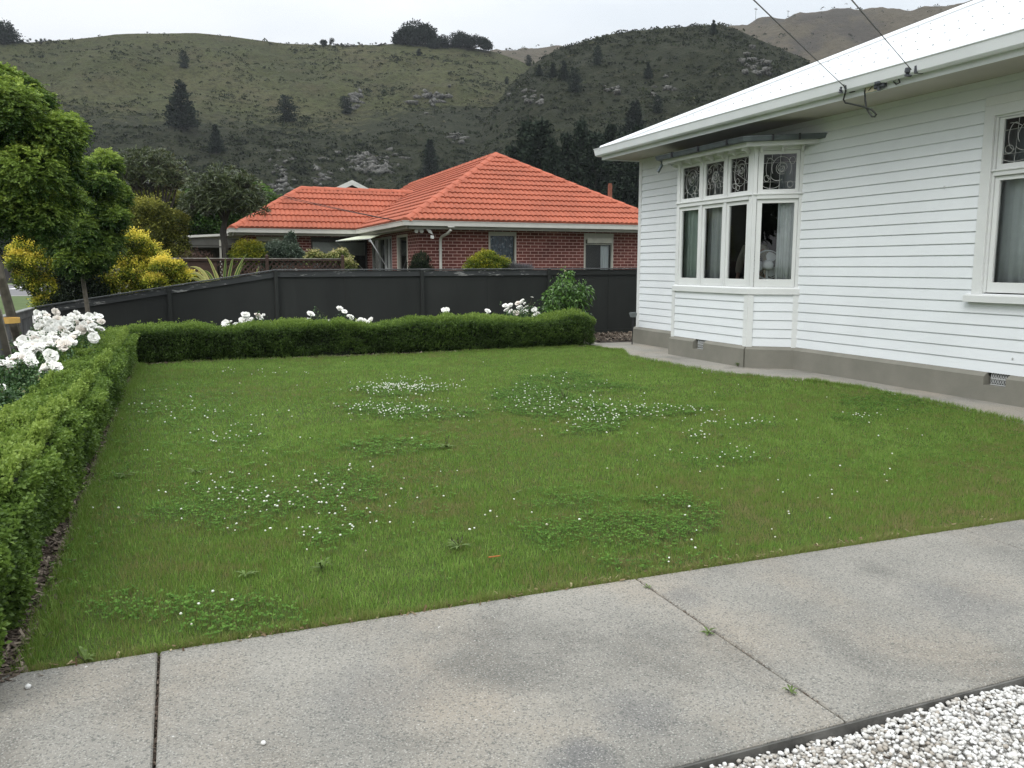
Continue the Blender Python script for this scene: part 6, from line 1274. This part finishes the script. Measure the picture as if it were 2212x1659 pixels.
def m_hill():
    m, t, b = newmat('hill_grass_and_scrub'); a = t.nodes.new('ShaderNodeAttribute'); a.attribute_name = 'tint'
    n1 = noise(t, .035, 6, .6); n2 = noise(t, .33, 6, .65); n3 = noise(t, 1.6, 4, .7)
    grass = ramp(t, n1, [(.3, (.030, .038, .014)), (.5, (.062, .072, .027)), (.7, (.100, .096, .046))]); grass = mixc(t, ramp(t, noise(t, .09, 6, .7), [(.48, (0, 0, 0)), (.62, (.6, .6, .6))]), grass, (.075, .058, .036)); grass = mixc(t, ramp(t, noise(t, .55, 6, .72), [(.49, (0, 0, 0)), (.57, (.85, .85, .85))]), grass, (.026, .030, .014)); grass = mixc(t, .35, grass, ramp(t, n3, [(.3, (.030, .036, .015)), (.7, (.13, .125, .065))]))
    scrub = ramp(t, n2, [(.3, (.010, .013, .007)), (.55, (.026, .032, .014)), (.75, (.058, .053, .032))]); scrub = mixc(t, .4, scrub, ramp(t, n3, [(.35, (.014, .017, .010)), (.65, (.055, .055, .035))]))
    brown = ramp(t, n2, [(.3, (.075, .064, .044)), (.7, (.125, .106, .075))])
    f = mth(t, 'ADD', a.outputs['Fac'], mth(t, 'MULTIPLY', mth(t, 'SUBTRACT', n2, .5), 1.1)); fs = ramp(t, f, [(.42, (0, 0, 0)), (.60, (1, 1, 1))])
    c = mixc(t, fs, grass, scrub); fb = ramp(t, a.outputs['Fac'], [(1.0, (0, 0, 0)), (1.0, (0, 0, 0))])
    f2 = mth(t, 'GREATER_THAN', a.outputs['Fac'], 1.5); c = mixc(t, f2, c, brown)
    sc = mth(t, 'MULTIPLY', f2, ramp(t, noise(t, .02, 5, .6), [(.52, (0, 0, 0)), (.6, (1, 1, 1))])); c = mixc(t, mth(t, 'MULTIPLY', sc, .7), c, (.055, .05, .045))
    rk = mth(t, 'MULTIPLY', ramp(t, noise(t, .9, 5, .75, stretch=(1, 1, .5)), [(.63, (0, 0, 0)), (.67, (1, 1, 1))]), mth(t, 'MULTIPLY', fs, ramp(t, noise(t, .045, 3), [(.48, (0, 0, 0)), (.60, (1, 1, 1))])))
    c = mixc(t, mth(t, 'MULTIPLY', rk, .75), c, (.19, .18, .165))
    t.links.new(c, b.inputs['Base Color']); setp(b, rough=.95, spec=.1); bump(t, b, mth(t, 'ADD', n3, mth(t, 'MULTIPLY', n2, 2.0)), 1.0, .9); return m
M['hill'] = m_hill()
# share of scrub: light on the upper left hill, heavy in the gully and on the right hill
PXc = CX+FPX*np.tan(A_-YAW); el = np.arctan2(Z_-H0, R_); PYc = CY-FPX*np.tan(el+PITCH)
def scrubness(px, py, lay):
    s = .18+.0*px; low = np.clip((py-(215+.0*px))/150, 0, 1); s = s+.78*low
    s = s+.55*np.clip((px-760)/250, 0, 1)*np.clip((py-170)/90, 0, 1); s = s-.35*np.exp(-(((px-1050)/120)**2+((py-170)/50)**2)); s = s+.12*np.exp(-(((px-120)/140)**2+((py-120)/45)**2))
    return np.where(lay == 1, .95-.25*np.exp(-(((px-1180)/60)**2+((py-125)/30)**2)), np.where(lay == 2, 2.0, np.clip(s, 0, 1)))
tint = scrubness(PXc, PYc, LYR)
tag(np_mesh('hills', V, F, M['hill'], tint=tint.ravel(), smooth=True), kind='structure')
def hit(x, y):
    a, e = azel(x, y); r = np.linspace(84, 700, 2400); z, _ = hill(np.full_like(r, a), r); k = np.argmax(z > H0+r*math.tan(e)); 
    if z[k] <= H0+r[k]*math.tan(e): return None
    return Vector((r[k]*math.sin(a), r[k]*math.cos(a), z[k]-.2)), r[k]
# --- shrubs scattered over the slopes: low mounds of small leaf faces
r = np.random.default_rng(101); n = 120000
az = r.uniform(R(-12), R(58), n); rr_ = 84+(r.random(n)**.8)*440; z, lay = hill(az, rr_); px = CX+FPX*np.tan(az-YAW); py = CY-FPX*np.tan(np.arctan2(z-H0, rr_)+PITCH); s = scrubness(px, py, lay)
gr = fbm(rr_*np.sin(az)/14, rr_*np.cos(az)/14, 8, 3); dens = np.where(lay == 2, .02+.05*(gr > .2), np.clip(.14+.40*s+.75*(gr-.02), .06, .75)); k = (r.random(n) < dens) & (px > -60) & (px < 2300) & (py < 520); az, rr_, z, lay, s, px, py = (q[k] for q in (az, rr_, z, lay, s, px, py)); n = len(az)
size = r.uniform(.28, .85, n)*np.where(s > .6, 1.15, .95)*np.where(r.random(n) < .06, 1.6, 1)*(rr_/230)**.35; K = 13
cen = np.stack([rr_*np.sin(az), rr_*np.cos(az), z-.15], 1); d = unit(r.normal(size=(n, K, 3))+np.array([0, 0, .35])); d[..., 2] = np.abs(d[..., 2]); P = cen[:, None]+d*size[:, None, None]*np.array([1.1, 1.1, .72])*r.uniform(.7, 1.05, (n, K, 1)); D = unit(d+r.normal(0, .5, (n, K, 3)))
V, F = leafquads(P.reshape(-1, 3)-D.reshape(-1, 3)*.25*np.repeat(size, K)[:, None], D.reshape(-1, 3), np.repeat(size, K)*.55, np.repeat(size, K)*.26, r, 0, .1)
M['scrub'] = leafmat('hill_scrub', [(0, (.010, .014, .008)), (.4, (.026, .034, .015)), (.7, (.05, .062, .026)), (.9, (.095, .09, .05)), (1, (.15, .14, .10))], .9, 0, .1)
tt = np.repeat(np.clip(r.normal(.30, .17, n)+.06*(s < .5)+.2*(r.random(n) < .08), 0, 1), K)+r.normal(0, .08, n*K)
tag(np_mesh('hill_scrub', V, F, M['scrub'], tint=np.repeat(np.clip(tt, 0, 1), 4)), 'dark low scrub bushes dotted over the hillside', 'scrub', kind='stuff')
# --- rock outcrops
M['rock'] = simple('lichened_rock', (.085, .083, .074), .95, .92, 2.2, bmp=.9, bscale=3)
def outcrop(px, py, w_, h_, n, label, seed, sz=(.6, 1.8)):
    h0 = hit(px, py); 
    if not h0: return
    r = np.random.default_rng(seed); c, dist = h0; P = []
    for i in range(n):
        q = hit(px+r.normal(0, w_/2.6), py+r.normal(0, h_/2.6))
        if q: P.append(tuple(q[0]+Vector((0, 0, .05))))
    P = np.array(P); V, F = blobs(P, r.uniform(*sz, len(P)), (1.5, .8, .7), .6, r); root = np_mesh('rock_outcrop', V, F, M['rock']); tag(root, label, 'rocks', 'rocky outcrops on the hillside')
for q in ((810, 358, 75, 40, 70, 'largest grey rock outcrop, above the left part of the orange roof', 1, (.4, 1.1)), (775, 337, 30, 16, 14, 'small pale rock group just above the largest outcrop', 9, (.3, .8)), (605, 382, 34, 60, 30, 'steep grey rocks right of the umbrella shaped tree', 2, (.35, 1.0)), (935, 212, 46, 26, 26, 'grey rock band high in the gully between the two hills', 3, (.5, 1.4)), (769, 215, 18, 26, 14, 'pale rocks beside a dark pine in mid hillside', 4, (.6, 1.5)), (990, 298, 30, 14, 14, 'small pale rocks on the lower middle slope', 5, (.4, 1.0)),
          (1150, 205, 46, 26, 16, 'scattered pale rocks on the left part of the dark hill', 6, (.4, 1.0)), (1330, 195, 30, 14, 12, 'pale rocks on the middle of the dark hill', 7, (.4, 1.1)), (1640, 135, 46, 36, 18, 'pale rocks at the right end of the dark hill', 8, (.6, 1.5)), (700, 380, 60, 50, 22, 'broken rocks between the steep rocks and the white gable', 10, (.3, .8)), (1420, 195, 60, 40, 10, 'few pale rocks above the white roof', 11, (.4, .9))): outcrop(*q)
# --- pines
M['pine'] = leafmat('pine_needles', [(0, (.006, .011, .008)), (.5, (.014, .024, .015)), (1, (.034, .048, .028))], .8, .05, .15)
def pine_proto(seed, H_=10, wd=.36, kind='cone', fs=1.0, fm=1):
    r = np.random.default_rng(seed); lv = Leaves(); ph = random.Random(seed)
    root = thing('pine_tree', (0, 0, 0), 'x', 'pine'); root.name = 'pine_tree'
    tiers = 15 if kind == 'cone' else 12
    for i in range(tiers):
        t = i/(tiers-1); zc = H_*(.06+.90*t); Lb = H_*wd*((1-t)**.75)*(.8+.35*ph.random())+.12*H_/10; nb = 9 if t < .7 else 6
        if kind == 'round': Lb = H_*wd*math.sqrt(max(0, 1-(2*t-.85)**2/1.5))*(.75+.4*ph.random())
        for b in range(nb):
            th = ph.random()*6.283; L_ = Lb*(.65+.45*ph.random()); m = int((16+22*(1-t))*fm); q = r.random(m)**.7; dirv = np.array([math.cos(th), math.sin(th), .18])
            P = np.array([0, 0, zc])+dirv*(q*L_)[:, None]+r.normal(0, .05*H_*(1-.5*t), (m, 3))*np.array([1, 1, .6]); D = dirv+np.array([0, 0, .25])+r.normal(0, .5, (m, 3)); V, F = leafquads(P, D, H_*.062*fs*r.uniform(.7, 1.3, m), H_*.019*fs, r, .0); lv.add(V, F, np.repeat(.3+.35*q+r.normal(0, .15, m), 4))
    lv.build('crown', M['pine'], root); mb = MB(); mb.tube([(0, 0, -.6), (0, 0, H_*.5), (0, 0, H_*.95)], [H_*.022, H_*.014, .02], 6); mb.build('trunk', M['darktrunk'], root); return root
PR = [pine_proto(1, 10, .34), pine_proto(2, 10, .26), pine_proto(3, 10, .40, 'round'), pine_proto(4, 10, .30, 'cone', .5, 3)]
used = set()
def pine(px, py, hpx, kind, label, group='pines on the hillside', wscale=1.0, dist=None, nm=None):
    if dist:
        p = onY(px, py, dist); p.z = max(p.z, -.1); d = dist
    else:
        q = hit(px, py)
        if not q: 
            for k in range(1, 14):
                q = hit(px, py+k)
                if q: break
        if not q: print('no hill for', label); return
        p, d = q
    Hm = hpx/FPX*math.hypot(p.x, p.y)*1.0; src = PR[kind]; s = Hm/10
    if kind in used:
        root = src.copy(); COL.objects.link(root)
        for ch in src.children:
            c = ch.copy(); COL.objects.link(c); c.parent = root
    else: root = src; used.add(kind)
    root.location = p; root.rotation_euler = (0, 0, (px*7.3) % 6.28); root.scale = (s*wscale, s*wscale, s); tag(root, label, 'pine', group)
for q in ((394,278,90,0,'largest dark pine on the left hillside',1.05),(618,262,52,2,'broad rounded dark pine in the middle of the left hillside',1.1),(747,246,36,2,'rounded dark pine beside pale rocks',1.0),(398,147,33,2,'small dark tree high on the left hillside',.8),(467,330,55,1,'slim pine just above the umbrella shaped tree',1.0),(930,388,82,1,'slim dark pine left of the orange roof peak',1.0),
          (1142,142,22,2,'small pine at the left of the row on the dark hill',.9),(1165,165,24,1,'second small pine of the row on the dark hill',1.3),(1194,168,30,1,'third pine of the row on the dark hill',1.2),(1218,172,38,1,'fourth taller pine of the row on the dark hill',1.1),(1240,200,50,2,'broad pine at the right end of the row on the dark hill',.9),(1291,142,40,2,'dark pine on the upper middle of the dark hill',.7),(1400,170,34,0,'dark pine on the right part of the dark hill',.9),(1420,245,36,2,'dark pine just above the white roof',.8),(1541,74,28,1,'lone dark pine on the crest of the dark hill',1.0),(1370,300,75,1,'dark pine rising behind the white roof corner',1.4),
          (1095,180,14,2,'tiny tree in the gully',1.0),(905,120,14,2,'small dark bush tree under the ridge trees',1.1)): pine(*q[:5], wscale=q[5])
for i, (px, top, w_) in enumerate(((1135,275,1.2),(1165,275,1.3),(1192,310,1.2),(1222,300,1.1),(1252,275,1.1),(1283,300,1.2),(1312,285,1.3),(1345,300,1.2),(1372,290,1.2),(1105,325,1.1),(1400,330,1.3))):
    lab = ('plantation pine above the orange roof, %s from the left' % ('first','second','third','fourth','fifth','sixth','seventh','eighth','ninth','small outer','last')[i]); pine(px, 576, 576-top, 3, lab, 'plantation pines behind the houses', w_*.55 if i % 2 == 0 else w_*.75, dist=78-(i % 3)*3)
# ridge trees
def ridge_tree(px0, px1, pyb, top, label, n, seed, k=.75):
    r = random.Random(seed); h0 = hit((px0+px1)/2, pyb+4) or hit((px0+px1)/2, pyb+10)
    if not h0: print('ridge miss', label); return
    c, d = h0; hr = (pyb-top)/FPX*d; cl = []
    for i in range(n):
        x = r.uniform(px0, px1); t = 1-abs(2*(x-px0)/(px1-px0)-1)**3; y = pyb-(pyb-top)*(.02+r.random()*.74*t); a, e = azel(x, y); rr2 = d+r.uniform(-2, 2); p = Vector((rr2*math.sin(a), rr2*math.cos(a), H0+rr2*math.tan(e))); q = hr*r.uniform(.22, .36); cl.append((p, (q, q, q*.85)))
    root = thing('ridge_tree', (c.x, c.y, c.z), label, 'tree', 'dark trees on the ridge'); rg = np.random.default_rng(seed); crown(cl, 230*n, hr*.10, hr*.03, rg, .3, .1, .3, .25, .2, nsp=2).build('crown', M['pine'], root)
    mb = MB()
    for cc_, _ in cl[:6]: mb.tube([c+Vector((0, 0, -1)), cc_], [.5, .15], 5)
    mb.build('trunk', M['darktrunk'], root)
ridge_tree(862, 936, 92, 46, 'tallest group of dark trees on the ridge above the orange roof', 26, 1)
ridge_tree(932, 1057, 100, 72, 'long low belt of dark trees along the ridge', 44, 2)
ridge_tree(-45, 36, 86, 50, 'dark tree clump on the ridge at the far left', 12, 3)
ridge_tree(695, 722, 93, 78, 'small dark tree alone on the ridge', 5, 4)
ridge_tree(45, 115, 89, 83, 'row of tiny distant trees on the ridge at far left', 9, 5)
ridge_tree(725, 860, 96, 91, 'thin line of tiny distant trees on the middle ridge', 12, 6)
# power poles on the far skyline, fence posts on the left ridge
for px, py, h_, lb in ((1632, 46, 26, 'tiny power pole on the brown skyline, left one'), (1702, 36, 12, 'tiny power pole on the brown skyline, right one')):
    q = hit(px, py) or hit(px, py+5)
    if q:
        p, d = q; H_ = h_/FPX*d; pl = thing('power_pole', p, lb, 'power pole', 'power poles on the skyline'); mb = MB(); mb.tube([p, p+Vector((0, 0, H_))], .16, 5); mb.build('pole', M['wire'], pl); mb = MB(); mb.box(p.x-1.0, p.y-.1, p.z+H_*.88, p.x+1.0, p.y+.1, p.z+H_*.93); mb.build('crossarm', M['wire'], pl)

# --- street trees and hillside behind and beside the viewpoint (what the panes reflect)
rr = random.Random(77); k = 0
for a_, d_, h_ in ((-48, 30, 6.5), (-58, 36, 8), (-70, 42, 7), (-85, 38, 8), (150, 16, 6), (165, 22, 8.5), (178, 19, 7), (190, 24, 9), (205, 18, 6.5), (222, 23, 8), (240, 26, 7)):
    c = Vector((d_*math.sin(R(a_)), d_*math.cos(R(a_)), 0)); cl = ellclumps((c.x, c.y, h_*.58), (h_*.34, h_*.34, h_*.36), 11, h_*.13, h_*.2, k+5); k += 1
    pos = ('nearest', 'second', 'third', 'fourth', 'fifth', 'sixth', 'seventh', 'eighth', 'ninth', 'tenth', 'last')[k-1]
    shrub('garden_tree', 'broad dark leafy tree behind the viewpoint, %s of its row' % pos, 'tree', cl, 1800, .32, .12, M['deep'], 300+k, (c.x, c.y), 'trees outside the photo', tbase=.2)
# ============================================================ PERSON INSIDE THE BAY ROOM
def person():
    c = Vector((9.25, 11.82, .45)); root = thing('person', c, 'person in a beige jacket over a striped top, standing dimly behind the bay window', 'person')
    skin = simple('skin', (.45, .28, .21), .6, .05); jac = simple('beige_jacket', (.50, .46, .36), .85, .1, 9)
    m, t, b = newmat('striped_top'); wv = t.nodes.new('ShaderNodeTexWave'); wv.bands_direction = 'Z'; wv.inputs['Scale'].default_value = 9; g = t.nodes.new('ShaderNodeNewGeometry'); t.links.new(g.outputs['Position'], wv.inputs['Vector']); t.links.new(ramp(t, wv.outputs['Fac'], [(.45, (.5, .5, .5)), (.55, (.03, .03, .05))]), b.inputs['Base Color'])
    trs = simple('dark_trousers', (.03, .03, .04), .9); hair = simple('brown_hair', (.06, .045, .035), .8, .3, 30)
    f = Vector((-.85, -.52, 0)).normalized(); s = Vector((-f.y, f.x, 0))      # facing the garden; s = person's left
    def P(a, b_, z): return c+s*a+f*b_+Vector((0, 0, z))
    def skinobj(name, verts, edges, rad, mat, par=root, sub=2, rootv=0):
        me = bpy.data.meshes.new(name); me.from_pydata([tuple(v-root.location) for v in verts], edges, []); o = bpy.data.objects.new(name, me); COL.objects.link(o); o.parent = par; me.materials.append(mat)
        o.modifiers.new('skin', 'SKIN'); sl = me.skin_vertices[0].data
        for i, q in enumerate(rad): sl[i].radius = q if isinstance(q, tuple) else (q, q); sl[i].use_root = (i == rootv)
        u = o.modifiers.new('sub', 'SUBSURF'); u.levels = u.render_levels = sub; return o
    # body: pelvis, chest, neck, head, arms, legs in one surface
    vs = [P(0,0,.93),P(0,0,1.12),P(0,.01,1.32),P(0,0,1.45),P(0,.02,1.53),P(0,.03,1.60),P(0,.03,1.70),
          P(.17,0,1.40),P(.24,.02,1.14),P(.25,.12,.92),P(.25,.16,.84), P(-.17,0,1.40),P(-.24,.04,1.15),P(-.22,.17,.95),P(-.21,.22,.87),
          P(.09,0,.86),P(.10,.02,.48),P(.10,-.01,.07),P(.11,.10,.04), P(-.09,0,.86),P(-.10,.02,.48),P(-.10,-.01,.07),P(-.11,.10,.04)]
    ed = [(0,1),(1,2),(2,3),(3,4),(4,5),(5,6),(2,7),(7,8),(8,9),(9,10),(2,11),(11,12),(12,13),(13,14),(0,15),(15,16),(16,17),(17,18),(0,19),(19,20),(20,21),(21,22)]
    rd = [(.15,.11),(.13,.10),(.15,.11),.06,.055,(.075,.09),(.06,.075),.055,.042,.032,.03,.055,.042,.032,.03,.08,.055,.038,.035,.08,.055,.038,.035]
    body = skinobj('body', vs, ed, rd, skin)
    # hands: palm and fingers
    for sg, w0, w1 in ((1, P(.25,.12,.92), P(.25,.16,.84)), (-1, P(-.22,.17,.95), P(-.21,.22,.87))):
        d = (w1-w0).normalized(); sd_ = s*1.0; V = [w1-d*.02, w1+d*.035, w1+d*.07]; E_ = [(0,1),(1,2)]; Rd = [.024,(.034,.016),(.034,.014)]; k = 3
        for i, ln in enumerate((.058, .07, .066, .05)):
            o = sd_*(i-1.5)*.019; a = w1+d*.075+o; V += [a, a+d*ln*.5+f*(-.004), a+d*ln-f*.016]; E_ += [(2, k), (k, k+1), (k+1, k+2)]; Rd += [.0095, .009, .007]; k += 3
        a = w1+d*.02-sd_*sg*.034; V += [a, a+d*.03-sd_*sg*.02]; E_ += [(1, k), (k, k+1)]; Rd += [.012, .009]
        skinobj('hand', V, E_, Rd, skin, sub=1)
    # clothing follows the body
    skinobj('striped_top', [P(0,.01,.90),P(0,.02,1.12),P(0,.025,1.32),P(0,.01,1.44)], [(0,1),(1,2),(2,3)], [(.165,.125),(.145,.115),(.165,.12),(.075,.07)], m)
    jv = [P(0,-.02,.86),P(0,-.02,1.12),P(0,-.015,1.33),P(.175,0,1.41),P(.245,.02,1.14),P(.252,.11,.945),P(-.175,0,1.41),P(-.245,.04,1.15),P(-.223,.16,.975)]
    skinobj('jacket', jv, [(0,1),(1,2),(2,3),(3,4),(4,5),(2,6),(6,7),(7,8)], [(.19,.115),(.175,.11),(.18,.11),.082,.066,.052,.082,.066,.052], jac)
    skinobj('trousers', [P(0,0,.95),P(.09,0,.86),P(.10,.02,.48),P(.10,-.01,.10),P(-.09,0,.86),P(-.10,.02,.48),P(-.10,-.01,.10)], [(0,1),(1,2),(2,3),(0,4),(4,5),(5,6)], [(.17,.13),.10,.075,.065,.10,.075,.065], trs)
    h = P(0,.035,1.64); mb = MB(); mb.lathe(h+Vector((0, 0, -.13)), [(.03, 0), (.055, .02), (.075, .06), (.083, .12), (.080, .17), (.06, .215), (.02, .235)], 16); hd = mb.build('head', skin, root, smooth=True)
    mb = MB(); fr = h+f*.08; mb.add([fr+Vector((0, 0, .0)), fr+f*.025+Vector((0, 0, -.035)), fr+s*.014+Vector((0, 0, -.04)), fr-s*.014+Vector((0, 0, -.04))], [(0, 1, 2), (0, 3, 1), (1, 3, 2)]); mb.build('nose', skin, hd)
    for sg in (-1, 1):
        mb = MB(); mb.lathe(h+f*.074+s*sg*.03+Vector((0, 0, .0)), [(.011, 0), (.012, .004), (.005, .008)], 8, f); mb.build('eye', M['black'], hd); mb = MB(); mb.lathe(h+s*sg*.078+Vector((0, 0, -.01)), [(.02, 0), (.022, .008), (.01, .014)], 8, s*sg); mb.build('ear', skin, hd)
    mb = MB(); mb.tube([h+f*.075+s*.02+Vector((0, 0, -.065)), h+f*.082+Vector((0, 0, -.068)), h+f*.075-s*.02+Vector((0, 0, -.065))], .005, 5); mb.build('mouth', simple('lips', (.35, .15, .13), .6), hd)
    mb = MB(); V = []; 
    for i in range(9):
        for k in range(17):
            th = k/16*6.283; ph = i/8*1.75; d = Vector((math.sin(ph)*math.cos(th), math.sin(ph)*math.sin(th), math.cos(ph))); fc_ = d.x*f.x+d.y*f.y; zz = .03+.105*d.z
            if fc_ > .55 and i > 4: zz = max(zz, .055)
            V.append(h+Vector((d.x*.094, d.y*.094, zz))-f*.012)
    mb.add(V, [(i*17+k, i*17+k+1, (i+1)*17+k+1, (i+1)*17+k) for i in range(8) for k in range(16)]); mb.build('hair', hair, root, smooth=True)
person()

# ============================================================ AIR
mb = MB(); mb.box(-700, -60, -1.5, 1000, 960, 330); mz = bpy.data.materials.new('pale_haze'); mz.use_nodes = True; tz_ = mz.node_tree; tz_.nodes.clear()
oz = tz_.nodes.new('ShaderNodeOutputMaterial'); pv = tz_.nodes.new('ShaderNodeVolumePrincipled'); pv.inputs['Color'].default_value = (.86, .91, .97, 1); pv.inputs['Density'].default_value = .00019; pv.inputs['Anisotropy'].default_value = .0
tz_.links.new(pv.outputs[0], oz.inputs['Volume']); tag(mb.build('haze', mz), 'thin pale haze between the garden and the hills', 'haze', kind='stuff')
